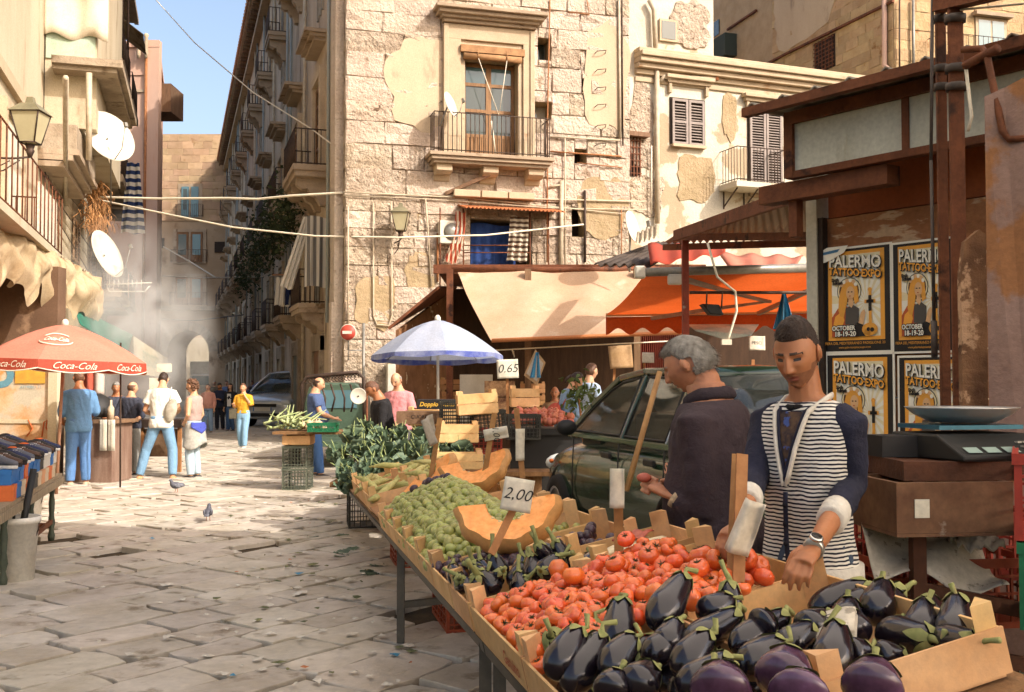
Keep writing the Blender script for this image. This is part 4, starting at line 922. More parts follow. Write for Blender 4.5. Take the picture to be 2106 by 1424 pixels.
def dish(label, P0, aim, rad, arm=None, m=white_paint):
    z = Vector(aim).normalized(); M = Matrix.Translation(P0) @ z.to_track_quat('Z', 'Y').to_matrix().to_4x4()
    t = thing('satellite_dish', label, 'satellite dish', M)
    b = B(); b.lathe([(.01, -.10 * rad / .4), (rad * .5, -.065 * rad / .4), (rad * .8, -.03 * rad / .4), (rad, .0), (rad, -.015), (rad * .5, -.085 * rad / .4), (.01, -.12 * rad / .4)], 28); b.obj('reflector', m, t, M)
    b = B(); b.tube([(0, -rad * .95, 0), (0, -rad * .8, rad * .5), (0, -rad * .15, rad * .95)], .012, 5); b.cbox((0, -.1 * rad, rad * 1.0), (.07, .1, .06)); b.obj('feed_arm', grey_metal, t, M)
    if arm is not None: b = B(); inv = M.inverted(); b.tube([(0, 0, -.1), inv @ Vector(arm[0]), inv @ Vector(arm[1])], .02, 6); b.obj('mast', grey_metal, t, M)
    return t
FLv = lambda px, py, out: FL.M @ Vector(LP(px, py, out))
dish('large white satellite dish above the left street', FLv(226, 280, 1.3), (.75, -.55, .35), .62, (FLv(228, 320, 1.2), FLv(228, 420, 1.0)))
dish('white satellite dish low on the left houses, seen side on', FLv(222, 522, 1.1), (.9, -.15, .35), .62, (FLv(240, 545, .8), FLv(250, 540, 0)))
ffv = lambda px, py, out: FF.M @ Vector((FF.p(px, py, out)[0], -out, FF.p(px, py, out)[1]))
dish('small edge-on satellite dish on the stone balcony', ffv(928, 215, .95), (.9, -.35, .3), .33, (ffv(912, 240, .95), ffv(905, 260, .9)))
fwv = lambda px, py, out: FWH.M @ Vector((FWH.p(px, py, out)[0], -out, FWH.p(px, py, out)[1]))
dish('satellite dish behind the corrugated market roofs', at(1302, 466, 19), (.85, -.45, .2), .30, (at(1296, 490, 19), at(1295, 560, 19)))
b = B(); a = FLv(232, 600, .9); 
for i in range(8): b.tube([a + Vector((i * .13 - .1, 0, .12)), a + Vector((i * .13 - .1, .0, .34))], .012, 4)
b.tube([a + Vector((-.2, 0, .2)), a + Vector((1.1, 0, .25))], .02, 5); b.tube([a + Vector((-.15, 0, .12)), a + Vector((-.1, 0, 0)), a + Vector((.9, 0, 0)), a + Vector((1.05, 0, .16))], .018, 5); b.tube([a + Vector((0, 0, .1)), FLv(232, 610, 0)], .02, 5)
tag(b.obj('television_antenna', white_paint), 'comb-shaped rooftop aerial bracketed to the left houses', 'antenna')
# lower window of the stone front: corrugated lip, curtains, air conditioner
a_, c_, z0, z1 = low
b = B(); n = 26
b.grid(lambda u, v: (a_ - .35 + (c_ - a_ + 1.0) * u, -.30 - .75 * v, z1 + .32 - .16 * v + .025 * math.sin(u * n * 2 * math.pi)), n * 6, 2); 
tag(b.obj('corrugated_awning', mat('orange corrugated plastic', '#c47a4c', '#b06a3e', rough=.6), None, FF.M, solid=.01), 'narrow orange corrugated awning over the curtained window', 'awning')
stripe_br = None
def stripes(name, cA, cB, axis, freq, trans=.3, obj=True):
    m = mat(name, cA, rough=.9, trans=trans, fine=0); nt = m.node_tree; N = nt.nodes; L = nt.links; p = N['Principled BSDF']
    tc = N.new('ShaderNodeTexCoord'); sp_ = N.new('ShaderNodeSeparateXYZ'); L.new(tc.outputs['Object'], sp_.inputs[0])
    mu = N.new('ShaderNodeMath'); mu.operation = 'MULTIPLY'; mu.inputs[1].default_value = freq; L.new(sp_.outputs[axis], mu.inputs[0])
    fr = N.new('ShaderNodeMath'); fr.operation = 'FRACT'; L.new(mu.outputs[0], fr.inputs[0]); gt = N.new('ShaderNodeMath'); gt.operation = 'GREATER_THAN'; gt.inputs[1].default_value = .5; L.new(fr.outputs[0], gt.inputs[0])
    mx = N.new('ShaderNodeMix'); mx.data_type = 'RGBA'; mx.inputs[6].default_value = lin(cA); mx.inputs[7].default_value = lin(cB); L.new(gt.outputs[0], mx.inputs[0])
    L.new(mx.outputs[2], p.inputs['Base Color'])
    for n_ in N:
        if n_.type == 'BSDF_TRANSLUCENT': L.new(mx.outputs[2], n_.inputs[0])
    return m
def cloth_hang(name, label, cat, m, M, w, h, folds=4, amp=.05, gather=0., lean=0., group=None, n=28):
    b = B(); b.grid(lambda u, v: ((u - .5) * w * (1 - gather * (1 - v)) + lean * v * v, amp * math.sin(u * folds * 2 * math.pi + 1.3 * v) * (.4 + .6 * v), -h * v + .03 * math.sin(u * 7)), n, 10)
    return tag(b.obj(name, m, None, M), label, cat, group)
fm = lambda px, py, out: FF.M @ T(FF.p(px, py, out)[0], -out, FF.p(px, py, out)[1])
cloth_hang('curtain', 'blue curtain hanging in the window below the stone balcony', 'curtain', mat('blue curtain cloth', '#1f3566', '#2a457c', scale=3, rough=.9, trans=.2), fm(1015, 462, .12), 1.2, 1.15, 5, .04)
cloth_hang('curtain', 'red striped curtain tied aside beside the blue curtain', 'curtain', stripes('red stripe cloth', '#d9c4a8', '#b4533a', 0, 9), fm(948, 436, .6), .34, 1.3, 3, .05, .2, -.28)
cloth_hang('curtain', 'brown and white striped curtain beside the blue curtain', 'curtain', stripes('brown stripe cloth', '#d6cbb4', '#5d4a3c', 2, 8), fm(1068, 446, .55), .55, 1.15, 3, .06, .1, -.05)
q = fm(924, 480, .3); t = thing('air_conditioner', 'white air conditioner box beside the red striped curtain', 'air conditioner', q); b = B(); b.box(-.3, .3, -.28, .1, -.3, .28); b.obj('casing', white_paint, t, q, bevel=.02); b = B(); b.lathe([(.02, 0), (.22, 0), (.22, .012), (.02, .012)], 20, M=T(.02, -.283, 0, 0, R(90))); b.obj('fan_grille', grey_metal, t, q)
b = B()
for px in (905, 953, 1090, 1128): b.tube([(FF.p(px, 430, .55)[0], -.55, z1 + .2), (FF.p(px, 540, .55)[0], -.55, 3.9)], .02, 5)
for py in (505, 520): b.tube([(FF.p(953, py, .55)[0], -.55, FF.p(953, py, .55)[1]), (FF.p(1090, py, .55)[0], -.55, FF.p(1090, py, .55)[1])], .015, 5)
tag(b.obj('curtain_rail', rust, None, FF.M), 'rusty rail posts in front of the curtained window', 'rail')
# washing and drapes on the street side
fs_ = lambda px, py, out: (lambda q: FS.M @ T(q[0], -out, q[1], R(0)))(FS.p(px, py, out))
cloth_hang('drape', 'grey striped drape on the first balcony of the street side', 'drape', stripes('grey stripe cloth', '#c9c2b2', '#77736c', 0, 6), T(*at(664, 447, 28.2), R(12)), .95, 1.9, 4, .08)
cloth_hang('drape', 'pale striped drape pulled out over the washing pole', 'drape', cloth_cols[0], T(*at(632, 450, 28.6), R(15), 0, R(16)), .35, 2.0, 3, .06, .3)
for i, (px, m_, lb) in enumerate(((587, 0, 'cream garment on the balcony washing pole'), (598, 1, 'first navy garment on the balcony washing pole'), (607, 1, 'longer navy garment on the balcony washing pole'), (577, 3, 'white garment at the end of the washing pole'))):
    cloth_hang('laundry', lb, 'laundry', cloth_cols[m_ if m_ != 3 else 0], T(*at(px, 572, 33.5 + i * .05), R(20)), .38, .9 + .12 * (i == 2), 2, .05, .2, group='washing on the street side')
b = B(); b.tube([at(560, 566, 33.6), at(640, 564, 33.6)], .02, 5); tag(b.obj('washing_pole', wood_stick), 'wooden washing pole sticking out of the street side', 'pole')
cloth_hang('laundry', 'blue and white striped towel hanging from the left houses', 'laundry', stripes('navy stripe cloth', '#cfcabd', '#27375f', 2, 4), T(*at(274, 335, 33.0), R(10)), .75, 2.25, 2, .1, .5)
# creeping greenery under the street-side balconies
rnd = random.Random(5); leafm = mat('creeper leaf', '#3c4426', '#2e371c', scale=3, rough=.8, var=.25, trans=.2)
for k_, (px, py, rx, rz) in enumerate(((560, 470, 1.6, 1.1), (520, 520, 2.4, 1.3), (500, 560, 2.6, 1.3), (585, 440, 1.3, 1.0), (540, 495, 2.0, 1.2))):
    q = FS.p(px, py, .8); b = B()
    for i in range(600):
        c = Vector((q[0] + rnd.gauss(0, rx * .6), -.75 + rnd.gauss(0, .22), q[1] + rnd.gauss(0, rz * .5))); s_ = rnd.uniform(.05, .11)
        u = Vector((rnd.gauss(0, 1), rnd.gauss(0, 1), rnd.gauss(0, 1))).normalized(); v = u.cross(Vector((rnd.gauss(0, 1), rnd.gauss(0, 1), rnd.gauss(0, 1)))).normalized()
        b.add([c - u * s_, c + v * s_ * .6, c + u * s_, c - v * s_ * .6], [(0, 1, 2, 3)])
    lab = ('bushy', 'long', 'far', 'near', 'thick')[k_] + ' green creeper spilling from the street side balconies'
    tag(b.obj('creeper', leafm, None, FS.M), lab, 'plant', 'creepers on the street side')
# ================================================================ market shop under the beige awning
shopM = T(*at(1130, 800, 21).xy, .13)
shop = thing('market_shop', 'dark open-fronted market shop under the beige awning', 'shop', shopM)
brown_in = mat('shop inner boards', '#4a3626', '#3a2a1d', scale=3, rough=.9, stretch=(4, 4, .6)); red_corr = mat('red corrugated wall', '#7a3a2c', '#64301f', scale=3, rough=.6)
xl, xr = at(905, 700, 21).x, at(1400, 700, 21).x
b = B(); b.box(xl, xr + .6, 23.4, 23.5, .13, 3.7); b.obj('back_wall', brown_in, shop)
b = B(); b.add([(xl - .75, 20.0, .13), (xl, 23.4, .13), (xl, 23.4, 3.6), (xl - .75, 20.0, 2.6)], [(0, 1, 2, 3)]); b.obj('side_wall', mat('flaking brown boards', '#8b6342', '#6e4a2d', scale=3, rough=.9, c3='#c9b592', c3s=3, c3t=.62, c3w=.03), shop, solid=.06)
b = B(); b.add([(xl - .9, 19.8, 2.62), (xl + .05, 19.9, 3.42), (xl + .2, 23.5, 3.75), (xl - .15, 23.5, 3.5)], [(0, 1, 2, 3)]); b.obj('side_roof', rust, shop, solid=.05)
zt = at(1130, 552, 20.2).z
b = B(); b.box(xl - .0, xr + 1.6, 19.9, 23.5, zt - .06, zt); b.box(xl - .05, xr + .3, 19.82, 19.9, zt - .14, zt + .03); b.obj('roof', rust, shop)
for px in (925, 1086, 1310): b = B(); q = at(px, 700, 19.6); b.box(q.x - .06, q.x + .06, 19.55, 19.68, .13, zt - .08); b.obj('post', wood_old if px != 925 else rust, shop)
b = B(); n = 26
b.grid(lambda u, v: (at(1312, 0, 20.4).x + 1.05 * u, 20.4 + .03 * math.sin(u * n * 6.28), .13 + 2.4 * v), n * 4, 1, sm=False); b.obj('corrugated_partition', red_corr, shop, solid=.01)
b = B(); q0_, q1_ = at(945, 575, 19.8), at(1395, 575, 19.8); f0, f1 = at(1010, 702, 17.6), at(1400, 684, 17.6)
tl, tr, bl_, br_ = at(940, 558, 19.85), at(1335, 556, 19.85), at(1011, 701, 17.7), at(1402, 684, 17.7)
def aw(u, v):
    p = tl.lerp(tr, u).lerp(bl_.lerp(br_, u), v); p.z -= .06 * math.sin(math.pi * v) + .012 * math.sin(u * 14 + v * 3) + .05 * mnoise.noise(Vector((u * 7 + v * 3, v * 2.5, 2))); return p
b.grid(aw, 60, 20); awm = mat('sun-bleached beige canvas', '#c9aa8c', '#bf9d7c', scale=1.5, rough=.9, trans=.25, c3='#d2bca0', c3s=1.6, c3t=.58, c3w=.12)
ba = thing('beige_awning', 'large sun-bleached beige canvas awning in front of the shop', 'awning', shopM)
b.obj('canvas', awm, ba); b = B(); b.tube([bl_, br_], .035, 8); b.obj('front_bar', mat('orange bar', '#b3703f', rough=.6), ba); b = B(); b.tube([tl + Vector((-.1, 0, .02)), tr + Vector((.2, 0, .02))], .06, 8); b.obj('roller', rust, ba)
# inner stock
def box_thing(name, label, cat, c, sz, m, rz=0, group=None, bevel=0):
    M = T(c[0], c[1], c[2], rz); b = B(); b.box(-sz[0] / 2, sz[0] / 2, -sz[1] / 2, sz[1] / 2, 0, sz[2]); return tag(b.obj(name, m, None, M, bevel=bevel), label, cat, group)
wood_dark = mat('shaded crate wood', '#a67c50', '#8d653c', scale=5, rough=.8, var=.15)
CR = {}
def put_crate(kind, M, label, L=.5, Wd=.33, H=.2, slats=2, m=wood_crate, group=None, post=.04):
    k_ = (L, Wd, H, slats, m.name, post)
    if k_ in CR: c = copy_tree(CR[k_], M, None, label); c['group'] = group or ''; return c
    c = crate_proto(L, Wd, H, label, M, slats, post, True, m, group); CR[k_] = c; return c
G_IN = 'crates stacked inside the shop'
for i in range(5):
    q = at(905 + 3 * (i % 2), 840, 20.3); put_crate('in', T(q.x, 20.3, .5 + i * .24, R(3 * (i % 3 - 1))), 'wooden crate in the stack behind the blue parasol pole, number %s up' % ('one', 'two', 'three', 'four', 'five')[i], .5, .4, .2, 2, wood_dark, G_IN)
for i in range(3):
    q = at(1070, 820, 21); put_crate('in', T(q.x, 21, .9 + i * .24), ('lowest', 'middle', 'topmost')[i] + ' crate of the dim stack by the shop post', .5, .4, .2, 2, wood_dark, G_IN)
q = at(960, 800, 19); box_thing('white_board', 'tall white board leaning inside the shop', 'board', (q.x + .15, 19.6, .6), (.62, .03, 1.15), white_paint, R(-8))
for i in range(3):
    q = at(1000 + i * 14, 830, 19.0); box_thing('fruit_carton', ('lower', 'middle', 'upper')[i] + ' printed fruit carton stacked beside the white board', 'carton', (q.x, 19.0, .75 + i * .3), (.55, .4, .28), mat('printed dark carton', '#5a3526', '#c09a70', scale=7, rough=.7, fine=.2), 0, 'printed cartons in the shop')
b = B(); b.tube([at(1000, 722, 18.6), at(1160, 713, 18.6), at(1420, 700, 18.6)], .012, 5); b.tube([at(1053, 718, 18.6), at(1058, 735, 18.6), at(1056, 722, 18.6)], .012, 4); tag(b.obj('hanging_rope', cable_mat), 'rope strung across the shop front under the awning', 'rope')
# price cards on sticks: thing > stick, card (> writing)
ink = mat('black marker ink', '#24211f', rough=.6, fine=0); paper = mat('white card', '#cfc9b6', '#bfb8a2', scale=6, rough=.9); kraft = mat('kraft paper', '#a98b66', '#94764f', scale=6, rough=.9)
def sign_stick(label, base, top, card_c, w, h, txt, facing=(0, -1, .1), roll=0, m=paper, size=None, stick_w=.035, shear=.25, bend=.02, mats=None):
    M = Matrix.Translation(base); t = thing('price_sign', label, 'price sign', M)
    b = B(); b.beam((0, 0, 0), Vector(top) - Vector(base), stick_w, .012, up=(0, 1, .2)); b.obj('stick', wood_stick, t, M)
    n = Vector(facing).normalized(); x = Vector((0, 0, 1)).cross(n).normalized(); up = n.cross(x)
    Mr = Matrix((x, up, n)).transposed().to_4x4(); Mc = Matrix.Translation(card_c) @ Mr @ Matrix.Rotation(roll, 4, 'Z')
    b = B(); b.grid(lambda u, v: ((u - .5) * w, (v - .5) * h, bend * math.sin(u * 5 + v) * u), 8, 8); c = b.obj('card', m, t, Mc, solid=.004)
    if txt:
        b = B()
        for j, ln in enumerate(txt.split('|')):
            sz = (size or h * .62) * (1 if j == 0 else .35); put_text(b, ln, sz, lambda x_, y_: (x_, y_ - j * h * .36 + (.05 * h if '|' in txt else 0), .0045 + bend * math.sin((x_ / w + .5) * 5 + (y_ / h + .5)) * (x_ / w + .5)), shear=shear, bold=-.003 * (size or h))
        b.obj('writing', ink, c, Mc)
    return t
sign_stick('white price card reading 0.65 on a tall stick before the shop', at(1045, 880, 13.2), at(1043, 775, 13.2), at(1044, 759, 13.15), .27, .24, '0.65', roll=R(3), size=.15)
sign_stick('folded kraft paper notice on sticks before the shop', at(1262, 800, 15), at(1265, 735, 15), at(1277, 734, 14.95), .34, .33, None, roll=R(5), m=kraft, bend=.05)
sign_stick('small blank white card on a stick by the red partition', at(1325, 760, 17), at(1324, 735, 17), at(1333, 736, 16.95), .2, .17, None)
# hanging kraft sign with a blue bag
q = at(1101, 756, 17.3); M = T(q.x, q.y, q.z); t = thing('hanging_paper', 'diamond-hung kraft paper with a blue bag on the rope', 'paper', M)
for s_, m_, dy in ((1, kraft, 0), (.78, mat('grey paper', '#a49a88', rough=.9), -.015)):
    b = B(); b.add([(0, dy, .3 * s_), (.17 * s_, dy, .08 * s_), (.03 * s_, dy, -.30 * s_), (-.19 * s_, dy, -.13 * s_)], [(0, 3, 2, 1)]); b.obj('sheet', m_, t, M, solid=.004)
b = B(); b.grid(lambda u, v: (.03 + (u - .5) * (.05 + .13 * v) - .03 * v, -.03 - .02 * math.sin(u * 9), .25 - .42 * v), 8, 6); b.obj('bag', mat('blue plastic film', '#2c6d8c', rough=.25, spec=.6), t, M)
# ================================================================ orange awning, red post, roofs on the right of the shop
zr = .13
q = at(1410, 700, 11.4); rp = thing('roof_post', 'red painted steel post carrying the corrugated roof', 'post', T(q.x, q.y, zr)); tz = at(1410, 482, 11.4).z
b = B(); b.box(q.x - .035, q.x + .035, q.y - .035, q.y + .035, zr, tz); b.obj('shaft', mat('chipped red paint', '#8a3b26', '#6f2e1c', scale=4, rough=.6, c3='#9b9184', c3s=2, c3t=.62, c3w=.05), rp)
cr = thing('corrugated_roof', 'rusty corrugated sheet roof on the red post', 'roof', T(q.x, q.y, tz))
fl_, fr_, br2, bl2 = at(1412, 472, 11.2), at(1690, 362, 7.2), at(1720, 486, 10.5), at(1366, 500, 14.0)
n = 22
def roofp(u, v):
    p = fl_.lerp(fr_, u).lerp(bl2.lerp(br2, u), v); p.z += .02 * math.sin(u * n * 2 * math.pi); return p
b = B(); b.grid(roofp, n * 6, 6); b.obj('sheet', mat('rusty corrugated metal', '#8c7358', '#6f573d', scale=2, rough=.6, metal=.2, c3='#5d3d26', c3s=1.5, c3t=.56, c3w=.1, stretch=(1, .3, 1)), cr, solid=.006)
b = B(); b.beam(fl_ + Vector((-.12, 0, -.07)), fr_ + Vector((0, 0, -.07)), .05, .11); b.obj('front_beam', rust, cr)
b = B(); b.beam(at(1405, 488, 11.4), at(1720, 486, 8.2), .06, .07); b.obj('cross_beam', rust, cr)
b = B(); b.beam(bl2 + Vector((0, 0, -.06)), br2 + Vector((0, 0, -.06)), .05, .08); b.obj('rear_beam', rust, cr)
oa = thing('orange_awning', 'orange folding-arm awning with scalloped edge above the green car', 'awning', T(*at(1500, 785, 11).xy, 0))
orange_c = mat('orange canvas', '#d0602a', '#c4541f', scale=1.5, rough=.85, trans=.6)
ra, rb_ = at(1325, 566, 11.6), at(1690, 556, 11.6); fa, fb = at(1246, 648, 14.2), at(1700, 640, 14.2)
def oaw(u, v):
    p = ra.lerp(rb_, u).lerp(fa.lerp(fb, u), v); p.z -= .05 * math.sin(math.pi * v); return p
b = B(); b.grid(oaw, 24, 8); b.obj('canvas', orange_c, oa)
b = B(); b.grid(lambda u, v: fa.lerp(fb, u) + Vector((0, .01, -(.03 + .20 * v + .045 * v * math.cos(u * 9 * 2 * math.pi)))), 90, 3); b.obj('valance', mat('orange valance canvas', '#b8501f', '#a4431a', scale=1.5, rough=.85, trans=.5), oa)
b = B(); b.tube([ra + Vector((-.02, 0, .03)), rb_ + Vector((0, 0, .03))], .05, 10); b.obj('roller', grey_metal, oa)
b = B(); b.beam(fa, fb, .05, .05); b.obj('front_bar', mat('cream bar', '#b59a72', rough=.5), oa)
for (p_, q_, w_) in (((1392, 570, 11.65), (1582, 618, 13.1), .07), ((1582, 618, 13.1), (1340, 655, 14.1), .05), ((1660, 600, 12.4), (1560, 645, 14), .05)): b = B(); b.beam(at(*p_), at(*q_), w_, w_); b.obj('folding_arm', grey_metal, oa)
b = B(); b.cbox(at(1388, 575, 11.6), (.16, .1, .12)); b.cbox(ra + Vector((-.05, 0, .03)), (.12, .12, .14)); b.obj('bracket', white_paint, oa, bevel=.02)
for nm, lb, col, pts in (('red_cloth_awning', 'short red cloth stretched above the orange awning', '#b04a35', ((1332, 502, 16), (1492, 508, 16), (1492, 522, 14), (1338, 545, 14))), ('pink_awning', 'pale red awning behind the corrugated roof', '#c98068', ((1478, 522, 17), (1652, 528, 17), (1632, 560, 15), (1505, 560, 15)))):
    p = [at(*z_) for z_ in pts]; b = B(); b.grid(lambda u, v: p[0].lerp(p[1], u).lerp(p[3].lerp(p[2], u), v) + Vector((0, 0, .03 * math.sin(u * 20))), 20, 5); tag(b.obj(nm, mat(nm + ' cloth', col, rough=.85, trans=.3), solid=.008), lb, 'awning')
p = [at(*z_) for z_ in ((1352, 500, 17.5), (1222, 545, 16), (1345, 548, 15.5), (1420, 500, 17.5))]
b = B(); b.grid(lambda u, v: p[0].lerp(p[3], u).lerp(p[1].lerp(p[2], u), v) + Vector((0, 0, .03 * math.sin(u * 40))), 60, 4); tag(b.obj('tin_roof', mat('dark tin', '#4f443a', '#3e342b', scale=3, rough=.6, metal=.3), solid=.01), 'dark corrugated tin roof below the small dish', 'roof')
p = [at(*z_) for z_ in ((1310, 480, 18), (1355, 462, 18), (1355, 485, 16.5), (1308, 500, 16.5))]
b = B(); b.grid(lambda u, v: p[0].lerp(p[1], u).lerp(p[3].lerp(p[2], u), v) + Vector((0, 0, .025 * math.sin(u * 30))), 40, 3); tag(b.obj('roof_sheet', mat('pale tin', '#b1a389', '#998a70', rough=.5, metal=.2), solid=.01), 'small pale corrugated sheet beside the dish', 'roof')
# dim stall behind the car and under the orange awning
ds = thing('fish_stall', 'dim stall under the orange awning behind the green car', 'stall', T(*at(1560, 785, 15).xy, .13)); zz0 = .13
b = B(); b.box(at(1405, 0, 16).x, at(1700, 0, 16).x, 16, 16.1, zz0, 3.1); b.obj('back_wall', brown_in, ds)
b = B(); b.box(at(1420, 0, 14.5).x, at(1690, 0, 14.5).x, 14.2, 15.0, zz0, 1.1); b.obj('counter', wood_old, ds)
b = B(); b.add([at(1415, 668, 13), at(1560, 668, 13), at(1545, 690, 12.6), at(1490, 698, 12.6), at(1430, 680, 12.6)], [(0, 1, 2, 3, 4)]); b.obj('light_canopy', mat('teal and white sheet', '#7fa0a0', '#c7c6b8', scale=3, rough=.7, trans=.3), ds, solid=.01)
sign_stick('white card reading PESCI below the orange awning', at(1548, 790, 12.5), at(1549, 740, 12.5), at(1557, 706, 12.45), .20, .17, 'PESCI', shear=0, size=.055)
q = at(1462, 636, 11.0); M = T(q.x, q.y, q.z); t = thing('floodlight', 'black floodlight hung from a bar under the orange awning', 'floodlight', M)
b = B(); b.prism([(-.11, .05), (.07, .04), (.12, -.07), (-.02, -.06)], -.1, .1, 'y'); b.obj('housing', plastic_dark, t, M, bevel=.01); b = B(); b.tube([(-.07, -.11, .0), (-.06, -.11, .17), (.1, -.11, .17), (.09, -.11, 0)], .01, 5); b.obj('bracket', iron, t, M)
b = B(); b.tube([at(1418, 602, 11.0), at(1690, 602, 10.8)], .018, 6); tag(b.obj('hanging_bar', iron), 'thin black bar behind the red post', 'bar')
b = B(); b.tube([at(1455, 500, 9.5), at(1475, 570, 9.5), at(1512, 600, 9.6), at(1515, 640, 9.6), at(1500, 690, 9.6), at(1497, 700, 9.6)], .012, 5); b.cbox(at(1494, 704, 9.6), (.09, .05, .05)); tag(b.obj('lamp_cable', cable_mat), 'pale flex with a socket dangling beside the floodlight', 'cable')
q = at(1612, 605, 10.7); b = B(); b.grid(lambda u, v: (q.x + (u - .5) * (.03 + .2 * v), q.y + .04 * math.sin(u * 12), q.z - .36 * v), 14, 8); tag(b.obj('plastic_bag', mat('blue plastic bag', '#245b78', '#39708a', scale=8, rough=.25, spec=.6, trans=.3)), 'blue plastic bag knotted to the black bar', 'bag')
# ================================================================ poster shed on the right
PX, PY = at(1678, 600, 6.3).xy
FP = Facade(PX, PY, .61, -.79)
shed = thing('poster_shed', 'rust-brown market shed with white fascia panels and posters', 'shed', FP.M)
wl0, wl1 = .08, 3.6; zf0, zf1 = FP.p(1800, 320)[1], FP.p(1800, 225)[1]
shed_wall = mat('rust stained boards', '#94502a', '#83431f', scale=1.6, rough=.85, bump=.2, bscale=20); plank = mat('flaking plank paint', '#a06e48', '#8a5a38', scale=2.5, rough=.9, bump=.4, bscale=30, c3='#b99a78', c3s=3.5, c3t=.58, c3w=.05, stretch=(1, 1, 4))
zm = FP.p(1760, 440)[1]
b = B(); b.box(wl0, wl1, .02, .12, zm, zf1); b.obj('upper_boarding', shed_wall, shed, FP.M)
for i in range(9):
    z0 = .2 + i * (zm - .2) / 9; b = B(); b.box(wl0, wl1, .01 + .004 * (i % 2), .10, z0, z0 + (zm - .2) / 9 - .008); b.obj('plank', plank, shed, FP.M)
b = B(); b.box(-.03, .045, -.05, .08, .13, FP.p(1678, 372)[1]); b.obj('white_post', mat('chipped white paint', '#b9b5a2', '#aaa592', scale=3, rough=.6, c3='#6b4a32', c3s=6, c3t=.66, c3w=.03), shed, FP.M)
b = B(); b.box(.046, .08, -.04, .08, .13, zm); b.obj('dark_strip', dark_in, shed, FP.M)
# fascia: steel frame and two white panels
x_a = FP.p(1628, 300, .4)[0]; x_b = FP.p(1866, 300, .4)[0]; zfa, zfb = FP.p(1800, 322, .4)[1], FP.p(1800, 218, .4)[1]
white_sheet = mat('dirty white sheet metal', '#c2c3b2', '#b4b4a2', scale=1.2, rough=.5, c3='#a39a80', c3s=1.4, c3t=.62, c3w=.1, stretch=(3, 3, .3))
for p_, q_ in ((x_a + .03, x_b - .02), (x_b + .02, 2.9)): b = B(); b.box(p_, q_, -.41, -.39, zfa, zfb); b.obj('fascia_panel', white_sheet, shed, FP.M)
b = B(); b.box(x_a - .02, 2.95, -.44, -.36, zfb, zfb + .07); b.box(x_a - .02, 2.95, -.43, -.36, zfa - .04, zfa); b.box(x_a - .03, x_a + .03, -.435, -.36, zfa - .035, zfb + .06); b.box(x_b - .02, x_b + .02, -.42, -.40, zfa, zfb); b.obj('fascia_frame', rust, shed, FP.M)
x_c = FP.p(1560, 360, .38)[0]; b = B(); b.box(x_c, x_c + .85, -.38, -.26, zfa - .15, zfa - .045); b.obj('bracket_beam', rust, shed, FP.M)
x_d = FP.p(1632, 410, .33)[0]; b = B(); b.box(x_d - .028, x_d + .028, -.34, -.28, zfa - .36, zfa - .15); b.obj('hanger', rust, shed, FP.M)
x_e = FP.p(1530, 296, .65)[0]
b = B(); n = 16
b.grid(lambda u, v: (x_e + (3.4 - x_e) * u, -.65 + 1.6 * v, zfb + .085 + .08 * v + .022 * max(0, math.sin(u * n * 6.283) - .75) * 4), n * 16, 2); b.obj('tin_roof', mat('tin roof', '#8f8a7c', '#6e5f50', scale=2, rough=.5, metal=.3), shed, FP.M, solid=.012)
b = B(); b.box(x_e, 3.4, -.67, -.62, zfb + .035, zfb + .085); b.obj('gutter', rust, shed, FP.M)
